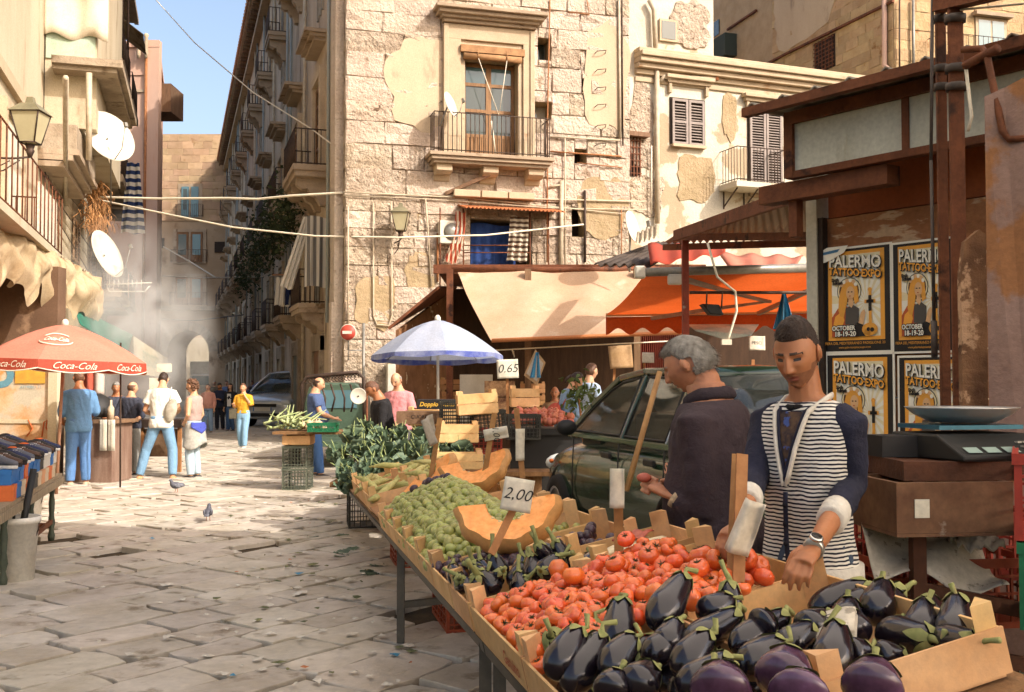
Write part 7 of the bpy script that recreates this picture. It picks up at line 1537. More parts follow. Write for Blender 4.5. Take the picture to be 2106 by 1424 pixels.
    if sleeve > 0:
        for nm, (sh, el, wr, ha, hi, kn, an, s_) in J.items():
            m1 = sh.lerp(el, .5); pts = [U @ V3((s_ * .12, -.006, 1.42)), sh]; rr = [.066, .066 + sleeve_loose * .2]
            if sleeve <= 1: pts += [sh.lerp(el, sleeve * .5), sh.lerp(el, sleeve)]; rr += [.060 + sleeve_loose * .5, .056 + sleeve_loose]
            else: pts += [m1, el, el.lerp(wr, (sleeve - 1) * .5), el.lerp(wr, sleeve - 1)]; rr += [.052 + sleeve_loose * .6, .047 + sleeve_loose * .6, .045 + sleeve_loose * .5, .033 + sleeve_loose * .6]
            b.tube(pts, rr, 14)
    v, f = remesh(b, vox * .8, 3)
    if shirt_noise:
        v2 = []
        for p in v:
            q = p * 7; nn = mnoise.noise(V3((q.x * 1.4, q.y * 1.4, q.z * .9 + 3 * math.sin(q.x)))) + .5 * mnoise.noise(p * 22); d = V3((p.x, p.y, 0)); d = d.normalized() if d.length > 1e-6 else V3((0, 1, 0)); v2.append(p + d * nn * shirt_noise)
        v = v2
    bb = B(); bb.add(v, f, 0, True); bb.obj('top', tm, t, M)
    if not cut_legs:
        b = B(); loft(b, [(V3((0, yo, z)), V3((1, 0, 0)), V3((0, 1, 0)), rx, ry) for (z, rx, ry, yo) in torso_rings(belly * .4, fat, .008, .84, 1.06)])
        for nm, (sh, el, wr, ha, hi, kn, an, s_) in J.items(): b.tube([hi + V3((0, 0, .02)), hi.lerp(kn, .5), kn, kn.lerp(an, .5), an + V3((0, 0, .02))], [.10, .080 + leg_loose * .5, .060 + leg_loose, .058 + leg_loose, .046 + leg_loose], 14)
        v, f = remesh(b, vox * .8, 3); v = [p + V3((0, 1, 0)) * .006 * mnoise.noise(p * 16) for p in v]; bb = B(); bb.add(v, f, 0, True); bb.obj('trousers', cloth(bottom), t, M)
        for nm, (sh, el, wr, ha, hi, kn, an, s_) in J.items():
            b = B(); fwd = V3(pose.get(nm + 'f', (0, 1, 0))); b.tube([an + fwd * -.07 + V3((0, 0, -.045)), an + fwd * .0 + V3((0, 0, -.03)), an + fwd * .08 + V3((0, 0, -.045)), an + fwd * .17 + V3((0, 0, -.055)), an + fwd * .20 + V3((0, 0, -.06))], [.044, .054, .052, .044, .02], 12, ell=.85); b.obj('shoe', cloth(shoes, None, .6), t, M)
    if extras: extras(t, M, J, U, HMx, rings)
    return t
def PM(px, py_foot, facing, H=1.75, Y=None, z=0.0, X=None):
    q = gp(px, py_foot) if Y is None else at(px, 785, Y); rz = math.atan2(-facing[0], facing[1]); return T(q.x, q.y, z, rz, s=H / 1.775)
# ---------------------------------------------------------------- the vendor
Mv = T(1.0, 3.52, 0.05, math.atan2(.72, -.70), s=1.80 / 1.775) @ Matrix.Diagonal((.88, .95, 1, 1))
stripe_v = stripes('striped knit', '#d8d3c6', '#1b1c2b', 2, 78, 0)
nt = stripe_v.node_tree  # broken, wavering stripes
for nd in nt.nodes:
    if nd.type == 'SEPXYZ':
        src = nd.inputs[0].links[0].from_socket; nz = nt.nodes.new('ShaderNodeTexNoise'); nz.inputs['Scale'].default_value = 16; nt.links.new(src, nz.inputs['Vector'])
        sn = nt.nodes.new('ShaderNodeVectorMath'); sn.operation = 'MULTIPLY_ADD'; sn.inputs[1].default_value = (.014, .014, .014); nt.links.new(nz.outputs['Color'], sn.inputs[0]); nt.links.new(src, sn.inputs[2]); nt.links.new(sn.outputs[0], nd.inputs[0])
    if nd.type == 'MATH' and nd.operation == 'GREATER_THAN': nd.inputs[1].default_value = .56
navy_knit = cloth('#1d1e2c', '#232436'); white_knit = cloth('#cfcabd', '#c2bcae')
def vendor_extra(t, M, J, U, HMx, rings):
    def front(x, z, o=.0):
        rr = torso_rings(.02, 0, .016)
        for a, c in zip(rr, rr[1:]):
            if a[0] <= z <= c[0]:
                k_ = (z - a[0]) / (c[0] - a[0]); rx = a[1] + (c[1] - a[1]) * k_; ry = a[2] + (c[2] - a[2]) * k_; yo = a[3] + (c[3] - a[3]) * k_; s_ = max(0, 1 - abs(x / rx) ** 2.2) ** .48; return U @ V3((x, yo + ry * s_ + o, z))
        return U @ V3((x, .1 + o, z))
    # printed tee in the V neck
    b = B(); b.grid(lambda u, v: front((u - .5) * 2 * (.006 + .058 * v), 1.23 + .225 * v, .004), 12, 14); b.obj('printed_tee', mat('printed tee', '#1f1b26', '#5d4632', scale=30, rough=.8, c3='#3d4f86', c3s=26, c3t=.57, c3w=.03, obj=True), t, M)
    b = B(); b.tube([U @ V3((.075 * math.sin(a), .0 + .075 * math.cos(a), 1.478 + .012 * -math.cos(a))) for a in [i * 6.2832 / 20 for i in range(21)]], .011, 7); b.obj('tee_collar', cloth('#191716'), t, M)
    for s_ in (-1, 1):
        pts = [front(s_ * .004, 1.22, .008)] + [front(s_ * (.008 + .060 * k_ / 6), 1.23 + .225 * k_ / 6, .008) for k_ in range(1, 7)] + [U @ V3((s_ * .082, .0, 1.492)), U @ V3((s_ * .07, -.06, 1.50))]
        b = B(); b.tube(pts, .013, 8, ell=.6); b.obj('neck_band', white_knit, t, M); b = B(); b.tube([p + (U.to_3x3() @ V3((-s_ * .014, .002, 0))) for p in pts[:-1]], .006, 6); b.obj('band_piping', navy_knit, t, M)
    b = B(); b.tube([front(.0, 1.20 - .032 * k_, .006) for k_ in range(11)], .010, 8, ell=.5); b.obj('button_band', navy_knit, t, M)
    for k_ in range(5): b = B(); p = front(0, 1.16 - .062 * k_, .013); b.ball(p, (.009, .004, .009), 8, 5); b.obj('button', cloth('#14131c'), t, M)
    b = B(); rr = torso_rings(.02, 0, .019, .84, .97); loft(b, [(U @ V3((0, yo, z)), U.to_3x3() @ V3((1, 0, 0)), U.to_3x3() @ V3((0, 1, 0)), rx, ry) for (z, rx, ry, yo) in [(.865, rr[1][1], rr[1][2], 0), (.90, rr[1][1] + .002, rr[1][2] + .002, 0), (.955, rr[2][1] + .002, rr[2][2] + .002, 0)]], 28); b.obj('hem_band', white_knit, t, M)
    for nm, (sh, el, wr, ha, hi, kn, an, s_) in J.items():
        b = B(); fr = .42 if nm == 'l' else .38
        pts = [U @ V3((s_ * .135, -.006, 1.418)), sh, sh.lerp(el, .5), el, el.lerp(wr, fr * .6), el.lerp(wr, fr)]; b.tube(pts, [.068, .066, .058, .053, .052, .047], 16); v, f = remesh(b, .010, 3); v = [p + V3((0, 0, 0)) + V3((mnoise.noise(p * 26), mnoise.noise(p * 26 + V3((5, 0, 0))), 0)) * .006 for p in v]; bb = B(); bb.add(v, f, 0, True); bb.obj('sleeve', navy_knit, t, M)
        b = B(); b.tube([el.lerp(wr, fr - .02), el.lerp(wr, fr + .02), el.lerp(wr, fr + .16), el.lerp(wr, fr + .17)], [.047, .051, .049, .042], 18); b.obj('cuff', white_knit, t, M)
    sh, el, wr, ha, *_ = J['l']; d = (ha - wr).normalized(); fa = (wr - el).normalized(); p = wr - fa * .005; z = fa; x = z.cross(V3((0, 0, 1))).normalized(); y = z.cross(x); Mw = Matrix((x, y, z)).transposed().to_4x4(); Mw.translation = p
    b = B(); b.lathe([(.031, -.011), (.034, -.008), (.034, .008), (.031, .011)], 20, M=Mw); b.obj('watch_strap', mat('steel strap', '#b9b5aa', rough=.3, metal=.8, fine=.1, fscale=200, obj=True), t, M)
    bk = (M.inverted().to_3x3() @ V3((-.25, -.85, .5))).normalized(); bk = (bk - z * bk.dot(z)).normalized(); Mf = bk.to_track_quat('Z', 'Y').to_matrix().to_4x4(); Mf.translation = p + bk * .032
    b = B(); b.lathe([(.021, 0), (.023, .005), (.020, .010), (.017, .010)], 20, M=Mf); b.obj('watch_case', mat('watch steel', '#c9c6bd', rough=.2, metal=.9, fine=0), t, M); b = B(); b.lathe([(.001, .0105), (.0165, .0105), (.0165, .0108), (.001, .0108)], 18, M=Mf); b.obj('watch_dial', mat('watch dial', '#26231f', rough=.2, fine=0), t, M)
person('man in striped cardigan picking tomatoes behind the stall', Mv, dict(la=(at(1752, 1000, 3.42), at(1672, 1130, 3.02), at(1622, 1198, 2.88)), ra=(at(1552, 985, 3.50), at(1522, 1082, 3.22), at(1480, 1120, 3.12))),
       bottom='#3d4a5c', skin=skin_tan, hair=('short', 'dark'), sleeve=0, vox=.013, belly=.0, fat=-.008, lean=.04, head=(.30, .20, .03), hem=.88, extras=vendor_extra, fine_head=True, hand_spec={'l': dict(back=(-.25, -.75, .6), curl=[.9, 1.0, 1.1, 1.2], side=-1, spread=.3), 'r': dict(back=(-.5, -.5, .7), curl=1.2, side=1)}, top_m=stripe_v, stub=True)
# ---------------------------------------------------------------- the older customer
Mo = T(.875, 4.36, .05, math.atan2(.87, .50), s=1.78 / 1.775) @ Matrix.Diagonal((1.12, 1.12, 1, 1))
def old_extra(t, M, J, U, HMx, rings):
    b = B(); b.tube([U @ V3((.082 * math.sin(a), -.004 + .082 * math.cos(a), 1.515 - .03 * max(0, math.cos(a)))) for a in [R(25) + i * R(310) / 20 for i in range(21)]], .021, 8, ell=1.6); v, f = remesh(b, .012, 2); bb = B(); bb.add(v, f, 0, True); bb.obj('collar', cloth('#2c2328', '#332a2f'), t, M)
    for nm, (sh, el, wr, *_r) in J.items(): b = B(); b.tube([el.lerp(wr, .84), el.lerp(wr, .99)], [.045, .040], 14); b.obj('shirt_cuff', cloth('#b39c7c'), t, M)
    hx = J['l'][3]; b = B(); b.ball(hx + V3((0, .02, .03)), (.03, .028, .02), 9, 6); b.obj('food_piece', ham, t, M)
person('older grey-haired man in dark fleece eating at the stall', Mo, dict(la=(at(1450, 1062, 4.22), at(1385, 1022, 4.28), at(1335, 998, 4.35)), ra=(at(1480, 1040, 4.6), at(1390, 1010, 4.55), at(1340, 995, 4.45))),
       top='#3a2f33', bottom='#1e1c1c', skin=skin_old, hair=('full', 'grey'), sleeve=1.88, vox=.014, belly=.06, fat=.015, lean=.10, head=(.32, .05, 0), hem=.84, extras=old_extra, fine_head=True, fing=True, sleeve_loose=.026, shirt_noise=.009)
# ---------------------------------------------------------------- market people further back
def pl_at(px, py, Y): return at(px, py, Y)
person('man in blue T-shirt with hand on hip behind the onions', PM(648, 985, (.85, .1), 1.70), dict(la=((-.30, -.10, 1.12), (-.20, .10, .98), (-.14, .16, .95)), ra=((.22, .1, 1.15), (.14, .34, 1.05), (.10, .44, 1.02)), rl=((.10, .06, .5), (.12, .10, .085))), top='#47587a', bottom='#3f6190', skin=skin_light, hair=('bald', 'dark'), sleeve=.62, vox=.02, belly=.10, fat=.02, head=(.25, 0, 0))
person('man with shaved head in black hooded jacket among the greens', PM(797, 0, (-.8, -.25), 1.62, Y=13.2, z=.05), dict(ra=((.25, .15, 1.15), (.2, .40, 1.0), None), la=((-.28, .12, 1.12), (-.26, .36, .98), None)), top='#1d1b1b', bottom='#26262c', skin=skin_tan, hair=('crop', 'stubble'), sleeve=1.5, vox=.018, fat=.02, lean=.22, head=(.35, 0, 0), fine_head=True)
person('bald man in pink polo shirt behind the greens', PM(822, 0, (-.35, -.9), 1.72, Y=15.2, z=.05), dict(ra=((.27, .08, 1.12), (.16, .30, 1.02), None), la=((-.27, .08, 1.12), (-.16, .30, 1.02), None)), top='#c98484', bottom='#4b4a4a', skin=skin_light, hair=('bald', 'grey'), sleeve=.7, vox=.019, belly=.06, fat=.015, lean=.08, head=(.35, 0, 0))
def red_pack(t, M, J, U, HMx, rings):
    b = B(); b.ball((0, 0, 0), (.17, .10, .20), 14, 10, M=U @ T(.02, -.23, 1.05, 0, R(-12))); b.obj('red_backpack', cloth('#b04f3c', '#a04331'), t, M)
    for s_ in (-1, 1): b = B(); b.tube([U @ V3((s_ * .1, -.14, 1.18)), U @ V3((s_ * .12, -.06, 1.47)), U @ V3((s_ * .12, .12, 1.36)), U @ V3((s_ * .13, .10, 1.12))], .018, 6, ell=.5); b.obj('strap', cloth('#b04f3c'), t, M)
person('dark-haired woman in denim jacket with red backpack by the shop', PM(1160, 0, (.85, .3), 1.66, Y=14.5, z=.13), dict(ra=((.24, .1, 1.12), (.16, .32, 1.0), None), la=((-.24, .1, 1.12), (-.16, .34, .96), None)), top='#7d99b5', bottom='#33465f', skin=skin_light, hair=('bun', 'dark'), sleeve=1.9, vox=.018, fem=1, lean=.22, head=(.3, 0, 0), extras=red_pack)
def specs(t, M, J, U, HMx, rings):
    b = B()
    for s_ in (-1, 1): b.tube([HMx @ V3((s_ * .03 + .018 * math.cos(a), .093, .006 + .014 * math.sin(a))) for a in [i * .7 for i in range(10)]], .002, 4); b.tube([HMx @ V3((s_ * .048, .09, .008)), HMx @ V3((s_ * .08, .0, .008))], .002, 4)
    b.obj('glasses', iron, t, M)
person('man in pale blue shirt and glasses in front of the shop', PM(1212, 0, (.7, .45), 1.76, Y=15.6, z=.13), dict(ra=((.25, .02, 1.12), (.2, .25, 1.05), None)), top='#a9bccf', bottom='#4d4a44', skin=skin_light, hair=('full', 'brown'), sleeve=1.9, vox=.018, fat=.01, head=(.05, 0, 0), extras=specs)
Msit = T(at(1142, 785, 20).x, 20, .13 - .38, math.atan2(.2, -.9)); person('elderly man in checked shirt sitting inside the dim shop', Msit, dict(rl=((.13, .42, .88), (.13, .45, .47)), ll=((-.13, .42, .88), (-.13, .45, .47)), ra=((.28, .08, 1.14), (.12, .28, 1.06), None), la=((-.28, .08, 1.14), (-.1, .28, 1.06), None)), top='#a98d70', bottom='#2e2a28', skin=skin_old, hair=('bald', 'grey'), sleeve=1.8, vox=.02, belly=.1, fat=.02)
# ---------------------------------------------------------------- people in the street on the left
person('man in denim shirt with shaved head beside the shed', PM(160, 1003, (-.5, .85), 1.80), dict(la=((-.24, .04, 1.13), (-.2, .25, 1.0), None), ra=((.26, .06, 1.13), (.22, .28, 1.05), None)), top='#5f87ad', bottom='#5479a6', shoes='#b9a78c', skin=skin_tan, hair=('crop', 'stubble'), sleeve=1.35, vox=.02, fat=.02, hem=.80, head=(.1, .2, 0), sleeve_loose=.03)
person('grill cook in dark clothes half hidden by smoke', PM(238, 968, (.25, -.9), 1.62), dict(ra=((.26, .1, 1.13), (.2, .34, 1.05), None), la=((-.26, .1, 1.13), (-.2, .34, 1.02), None)), top='#3c3f4a', bottom='#3a3d48', skin=skin_tan, hair=('full', 'grey'), sleeve=1.7, vox=.022, fat=.03, belly=.08, lean=.1)
person('man in dark navy top and grey trousers with hands behind his back', PM(268, 982, (.15, .95), 1.62), dict(ra=((.27, -.08, 1.13), (.10, -.19, 1.02), (.02, -.20, 1.06)), la=((-.27, -.08, 1.13), (-.12, -.17, 1.0), (-.02, -.20, 1.02))), top='#383a44', bottom='#8f8d84', shoes='#26231f', skin=skin_light, hair=('bald', 'brown'), sleeve=1.15, vox=.019, fat=.01, head=(.0, -.5, 0))
def white_bag(t, M, J, U, HMx, rings):
    b = B(); b.ball((0, 0, 0), (.10, .07, .20), 12, 10, M=U @ T(.17, -.13, 1.12, 0, 0, R(10))); v, f = remesh(b, .02, 1); bb = B(); bb.add(v, f, 0, True); bb.obj('drawstring_bag', cloth('#a9a392', '#918b7a'), t, M)
    b = B(); b.tube([U @ V3((.16, -.13, 1.3)), U @ V3((.15, -.05, 1.5)), U @ V3((.12, .1, 1.38)), U @ V3((.16, .06, 1.1))], .008, 5); b.obj('cord', cloth('#e0ddd0'), t, M)
person('man in white T-shirt and jeans with drawstring bag, legs apart', PM(330, 990, (-.12, .95), 1.80), dict(rl=((.18, .02, .50), (.20, -.06, .085)), ll=((-.24, .05, .50), (-.33, .02, .085)), la=((-.27, .06, 1.13), (-.2, .28, 1.05), None), ra=((.26, .1, 1.14), (.15, .3, 1.05), None)), top='#d5d2c4', bottom='#6f93ae', shoes='#b98d62', skin=skin_light, hair=('short', 'dark'), sleeve=.62, vox=.018, hem=.78, lean=.12, fat=.01, head=(.35, 0, 0), extras=white_bag, sleeve_loose=.03)
def tied_jacket(t, M, J, U, HMx, rings):
    b = B(); b.grid(lambda u, v: ((.19 + .05 * v) * math.cos(2.6 + u * 4.2), (.15 + .06 * v) * math.sin(2.6 + u * 4.2) - .02, 1.0 - (.40 + .06 * math.sin(u * 9)) * v), 26, 10); b.obj('tied_jacket', cloth('#a9a79c', '#95938a'), t, M, solid=.01)
    b = B(); b.grid(lambda u, v: ((.195 + .03 * v) * math.cos(3.4 + u * 2.0), (.155 + .03 * v) * math.sin(3.4 + u * 2.0) - .02, 1.02 - .2 * v * (1 - abs(2 * u - 1) * .6)), 14, 6); b.obj('jacket_lining', cloth('#3f4a9a'), t, M, solid=.012)
    b = B(); b.grid(lambda u, v: (.148 * math.cos(6.2832 * u) * 1.1, .112 * math.sin(6.2832 * u) * 1.1 + .006, 1.05 + .24 * v), 24, 4); b.obj('patterned_top', mat('patterned knit', '#a08a80', '#7d3b35', scale=22, rough=.9, obj=True), t, M)
person('curly-haired woman with jacket tied round her waist', PM(397, 988, (-.9, .2), 1.66), dict(ra=((.26, -.02, 1.14), (.18, .1, .97), None), la=((-.28, -.05, 1.14), (-.16, .08, 1.02), None)), top='#8f6a58', bottom='#a9bcc4', shoes='#3a3735', skin=skin_light, hair=('curly', 'brown'), sleeve=0, vox=.018, fem=1, hem=1.0, head=(.05, 0, 0), extras=tied_jacket, top_m=mat('patterned knit', '#a08a80'))
def tote(t, M, J, U, HMx, rings):
    b = B(); b.box(-.10, .12, -.05, .05, -.28, 0); b.obj('tote_bag', cloth('#5d5848'), t, M @ T(.26, .03, 1.10), bevel=.02); b = B(); b.tube([(.24, .03, 1.1), (.20, 0, 1.46), (.30, .03, 1.1)], .01, 5); b.obj('bag_strap', cloth('#4a4639'), t, M)
person('woman in mustard blouse and ripped jeans walking with phone at her face', PM(500, 925, (-.1, -.99), 1.58), dict(la=((-.24, .06, 1.18), (-.10, .16, 1.42), (-.06, .15, 1.52)), ra=((.24, .0, 1.14), (.22, .16, 1.20), None), rl=((.09, .02, .5), (.08, -.06, .085)), ll=((-.08, .09, .5), (-.07, .1, .085))), top='#cf9a30', bottom='#7fa4bd', shoes='#d9d4c4', skin=skin_light, hair=('bun', 'brown'), sleeve=1.2, vox=.016, fem=1, hem=.92, extras=tote, sleeve_loose=.035)
def straps(t, M, J, U, HMx, rings):
    for s_ in (-1, 1): b = B(); b.tube([U @ V3((s_ * .11, -.1, 1.5)), U @ V3((s_ * .11, .125, 1.36)), U @ V3((s_ * .14, .12, 1.1))], .014, 5); b.obj('backpack_strap', cloth('#3c3a38'), t, M)
person('woman in pale pink sweater and glasses wearing a backpack', PM(427, 893, (.05, -.99), 1.55), dict(rl=((.1, .02, .5), (.1, -.02, .085))), top='#bf8a78', bottom='#7f97ad', shoes='#7d766c', skin=skin_light, hair=('bun', 'dark'), sleeve=1.85, vox=.02, fem=1, fat=.03, belly=.05, hem=.85, extras=straps, sleeve_loose=.03)
person('young man in navy jacket looking at his phone', PM(452, 888, (-.1, -.99), 1.60), dict(ra=((.24, .06, 1.12), (.08, .24, 1.15), None), la=((-.24, .06, 1.12), (-.08, .24, 1.15), None)), top='#23293c', bottom='#26272e', shoes='#6d685e', skin=skin_tan, hair=('short', 'black'), sleeve=1.85, vox=.022, head=(.5, 0, 0))
person('long-haired woman in black jacket over a white top', PM(474, 890, (-.2, -.97), 1.56), dict(rl=((.08, .03, .5), (.1, .0, .085)), ll=((-.08, .08, .5), (-.06, -.08, .1))), top='#232326', bottom='#3b5678', shoes='#1f1d1d', skin=skin_light, hair=('long', 'dark'), sleeve=1.85, vox=.02, fem=1, extras=lambda t, M, J, U, HMx, rings: (lambda b: (b.grid(lambda u, v: U @ V3(((u - .5) * .15, .135, .95 + .45 * v)), 6, 4), b.obj('white_top', cloth('#cfccc4'), t, M)))(B()))
for (px, py, c_, hr, lb) in ((441, 858, '#6f6350', 'grey', 'distant walker in a brown waistcoat near the arch'), (466, 856, '#5d6f8f', 'brown', 'distant walker with light hair behind the group'), (518, 852, '#8a3f36', 'dark', 'distant walker behind the silver car')):
    person(lb, PM(px, py, (0, -1), 1.66), {}, top=c_, bottom='#3b3a40', skin=skin_light, hair=('short', hr), sleeve=1.8, vox=.03)

bpy.data.scenes.remove(TS)
# ================================================================ left market
shl = thing('market_shed', 'painted market shed under the torn tarpaulin at the left', 'shed', T(*at(60, 785, 16.6).xy, 0))
x0, x1 = at(-160, 0, 16.6).x, at(128, 0, 16.6).x
b = B(); b.box(x0, x1, 16.6, 16.9, 0, 3.45); b.obj('wall', mat('shed dark wall', '#6d5440', '#57412f', scale=1.5, rough=.9, c3='#8a6f56', c3s=2, c3t=.6, c3w=.1), shl)
pnt = mat('peeling orange paint', '#c08a4e', '#cfc3ac', scale=1.6, rough=.8, c3='#b9b09a', c3s=1.3, c3t=.55, c3w=.05)
for k_, (za, zb) in enumerate(((1.02, 2.15), (.1, .96))): b = B(); b.box(x0, x1 + .02, 16.55, 16.6, za, zb); b.obj('painted_panel', pnt, shl)
b = B(); b.box(x1 - .09, x1 + .05, 16.5, 16.66, 0, 2.3); b.box(x0, x1, 16.53, 16.6, .96, 1.02); b.obj('frame', mat('cream frame', '#c4b697', rough=.7), shl)
q = at(62, 768, 16.5); b = B(); b.box(q.x - .25, q.x + .22, 16.53, 16.545, q.z - .16, q.z + .17); b.obj('painted_picture', mat('picnic picture', '#c9a03f', '#b98a38', scale=5, rough=.6, c3='#7d5a3a', c3s=6, c3t=.62, c3w=.05), shl)
b = B(); put_text(b, 'ATTRIBILI TE', .06, lambda x, y: (q.x + x, 16.525, q.z - .22 + y)); put_text(b, 'O', .5, lambda x, y: (at(12, 0, 16.5).x + x, 16.54, q.z - .05 + y), bold=.03); b.obj('lettering', mat('faded blue letters', '#5d8a99', rough=.7), shl)
q = at(82, 882, 16.5); b = B(); b.tube([(q.x - .2, 16.53, q.z + .14), (q.x - .13, 16.53, q.z), (q.x - .22, 16.53, q.z - .12)], .012, 4); b.tube([(q.x + .02, 16.53, q.z - .13), (q.x + .05, 16.53, q.z + .1), (q.x + .1, 16.53, q.z + .14), (q.x + .08, 16.53, q.z + .02), (q.x + .16, 16.53, q.z - .12)], .012, 4); b.obj('graffiti', mat('orange graffiti', '#c2683a', rough=.7), shl)
ea, eb = at(-70, 415, 13.2), at(192, 567, 20.5); e2a, e2b = ea + Vector((-2.6, -.6, .5)), eb + Vector((-2.6, -.6, .5))
b = B(); n = 40
b.grid(lambda u, v: ea.lerp(eb, u).lerp(e2a.lerp(e2b, u), v) + Vector((0, 0, .02 * math.sin(u * n * 6.283))), n * 5, 3); tag(b.obj('corrugated_canopy', mat('old corrugated sheet', '#a3957c', '#8a7a60', scale=2, rough=.6, c3='#6e543a', c3s=1.5, c3t=.58, c3w=.1), solid=.012), 'corrugated sheet canopy along the cream house', 'canopy')
b = B(); b.beam(ea + Vector((-.1, 0, -.08)), eb + Vector((-.1, 0, -.08)), .06, .1)
for f in (.15, .5, .95): p = ea.lerp(eb, f); b.beam(p + Vector((-.1, 0, -.1)), p + Vector((-1.6, -.3, -.9)), .06, .06)
tag(b.obj('canopy_frame', rust_pipe), 'rusty frame with struts under the corrugated canopy', 'frame')
rt2 = random.Random(3)
b = B(); b.grid(lambda u, v: ea.lerp(eb, u) + Vector((.10 + .16 * math.sin(v * 3) + .16 * mnoise.noise(Vector((u * 22, v * 3, 0))), -.05 + .08 * math.sin(u * 60 + v * 3), -.06 - v * (.85 + .4 * mnoise.noise(Vector((u * 13, 0, 4)))))), 140, 9)
tag(b.obj('torn_tarpaulin', mat('weathered cream tarpaulin', '#c0ad8c', '#a8926e', scale=3, rough=.9, trans=.2, c3='#8b7352', c3s=2.5, c3t=.58, c3w=.1)), 'torn cream tarpaulin drooping from the corrugated canopy', 'tarpaulin')
p = [at(148, 628, 19.0), at(274, 690, 24.0), at(262, 722, 23.0), at(168, 668, 18.5)]
b = B(); b.grid(lambda u, v: p[0].lerp(p[1], u).lerp(p[3].lerp(p[2], u), v) + Vector((0, 0, .05 * math.sin(v * 6))), 20, 6); tag(b.obj('green_awning', mat('green tarpaulin', '#2f7a63', '#256351', scale=2, rough=.7, trans=.25), solid=.01), 'green tarpaulin awning beyond the red parasol', 'awning')
t = thing('sign_awning', 'white lettered awning skirt above the grill', 'awning', T(*p[1])); vv = [at(275, 692, 24), at(345, 738, 31), at(345, 778, 31), at(276, 768, 24)]
b = B(); b.add(vv, [(0, 1, 2, 3)]); b.obj('skirt', mat('white awning cloth', '#cfc7ae', '#bdb498', rough=.8, trans=.25), t, solid=.01)
b = B(); put_text(b, 'FOCACCERIA', .62, lambda x, y: vv[0].lerp(vv[1], .45 + x / 7.6).lerp(vv[3].lerp(vv[2], .45 + x / 7.6), .5 - y / .95) + Vector((.02, -.02, 0))); b.obj('lettering', mat('faded green letters', '#9aa48c', rough=.8), t)
b = B(); rf = [vv[0] + Vector((-2, 0, .25)), vv[1] + Vector((-2, 0, .25))]; b.add([vv[0], vv[1], rf[1], rf[0]], [(0, 1, 2, 3)]); b.obj('top_sheet', MATS['white awning cloth'], t, solid=.01)
# red parasol
red_c = mat('red parasol cloth', '#d48a74', '#cc806a', scale=2, rough=.7, trans=.3); red_v = mat('red valance', '#b2503c', '#a24432', rough=.7, trans=.25)
q = at(119, 785, 14.6); Mp = T(q.x, q.y, 0, R(8), R(0), R(2)); rpz, rtz = at(119, 742, 14.6).z, at(119, 668, 14.6).z
rp_, sf = parasol('red parasol with white lettering over the shoe stall', Mp, 1.12, rpz, rtz, red_c, None, red_v, mat('rusty pole', '#8f6a52', rough=.6), 8, .15)
wlet = mat('white lettering', '#d3ccb8', rough=.7, fine=0)
for k_, f in ((5, .5), (6, .5), (7, .45), (4, .5)):
    def vmap(x, y, k_=k_, f=f):
        u = f + x / .86; X_, Y_, Z_ = sf(2 * math.pi * (k_ + max(0, min(1, u))) / 8, 1.0); return X_ * 1.018, Y_ * 1.018, Z_ - .075 + y
    b = B(); put_text(b, 'Coca-Cola', .125, vmap, shear=.45); b.obj('lettering', wlet, rp_, Mp)
b = B()
def cmap(x, y): X_, Y_, Z_ = sf(2 * math.pi * (5.95 + .5 * 1 + x / 1.1) / 8 if False else 2 * math.pi * (6.15 + x * 1.15) / 8, .60 - y * 1.0); return X_, Y_, Z_ + .014
put_text(b, 'Coca-Cola', .12, cmap, shear=.4, bold=.003); b.tube([cmap(.36 * math.cos(a), .13 * math.sin(a)) for a in [R(200 + i * 14) for i in range(11)]], .010, 4); b.tube([cmap(.36 * math.cos(a), .13 * math.sin(a)) for a in [R(40 + i * 12) for i in range(10)]], .010, 4); b.obj('emblem', wlet, rp_, Mp)
b = B()
for k_ in range(8): b.tube([(lambda c: (c[0] * 1.012, c[1] * 1.012, c[2] - .15 * (.75 + .35 * math.sin(math.pi * u))))(sf(2 * math.pi * (k_ + u) / 8, 1)) for u in [i / 8 for i in range(9)]], .008, 4)
b.obj('white_piping', wlet, rp_, Mp)
q = at(250, 785, 15.6); b = B(); b.tube([(q.x, q.y, 0.05), (q.x - .02, q.y, 2.2)], .014, 6); tag(b.obj('thin_pole', iron), 'thin dark pole standing beside the red parasol', 'pole')
# shoe stall
sA, sB = Vector((-4.50, 10.5)), Vector((-3.66, 7.5)); sd = (sB - sA).normalized(); sn = Vector((sd.y, -sd.x)); sl = (sB - sA).length
FSh = Matrix.Translation((sA.x, sA.y, 0)) @ Matrix.Rotation(math.atan2(sd.y, sd.x), 4, 'Z')     # x towards the camera, y to the right (street), so the table lies at -y
st = thing('shoe_table', 'wooden table on turned green legs with shoes and boxes', 'table', FSh); tw = mat('grey plank', '#9a8a70', '#857358', scale=4, rough=.85, stretch=(1, 6, 1))
for i in range(4): b = B(); b.box(-.05, sl, -1.2 + i * .3, -.905 + i * .3, .67, .70); b.obj('plank', tw, st, FSh)
b = B(); b.box(-.05, sl, -.012, .012, .60, .668); b.obj('edge_board', tw, st, FSh)
gl_ = mat('green turned leg', '#4a5142', '#3d4437', scale=6, rough=.6)
for x in (.1, 1.3, 2.5):
    for y in (-.08, -1.1): b = B(); b.lathe([(.028, .05), (.035, .1), (.02, .16), (.035, .22), (.024, .3), (.03, .42), (.022, .5), (.036, .58), (.03, .66)], 10, M=T(x, y, 0)); b.obj('leg', gl_, st, FSh)
b = B(); b.beam((.1, -.08, .2), (.1, -1.1, .2), .03, .05); b.beam((.1, -.08, .24), (1.3, -.08, .24), .03, .04); b.obj('stretcher', rust, st, FSh)
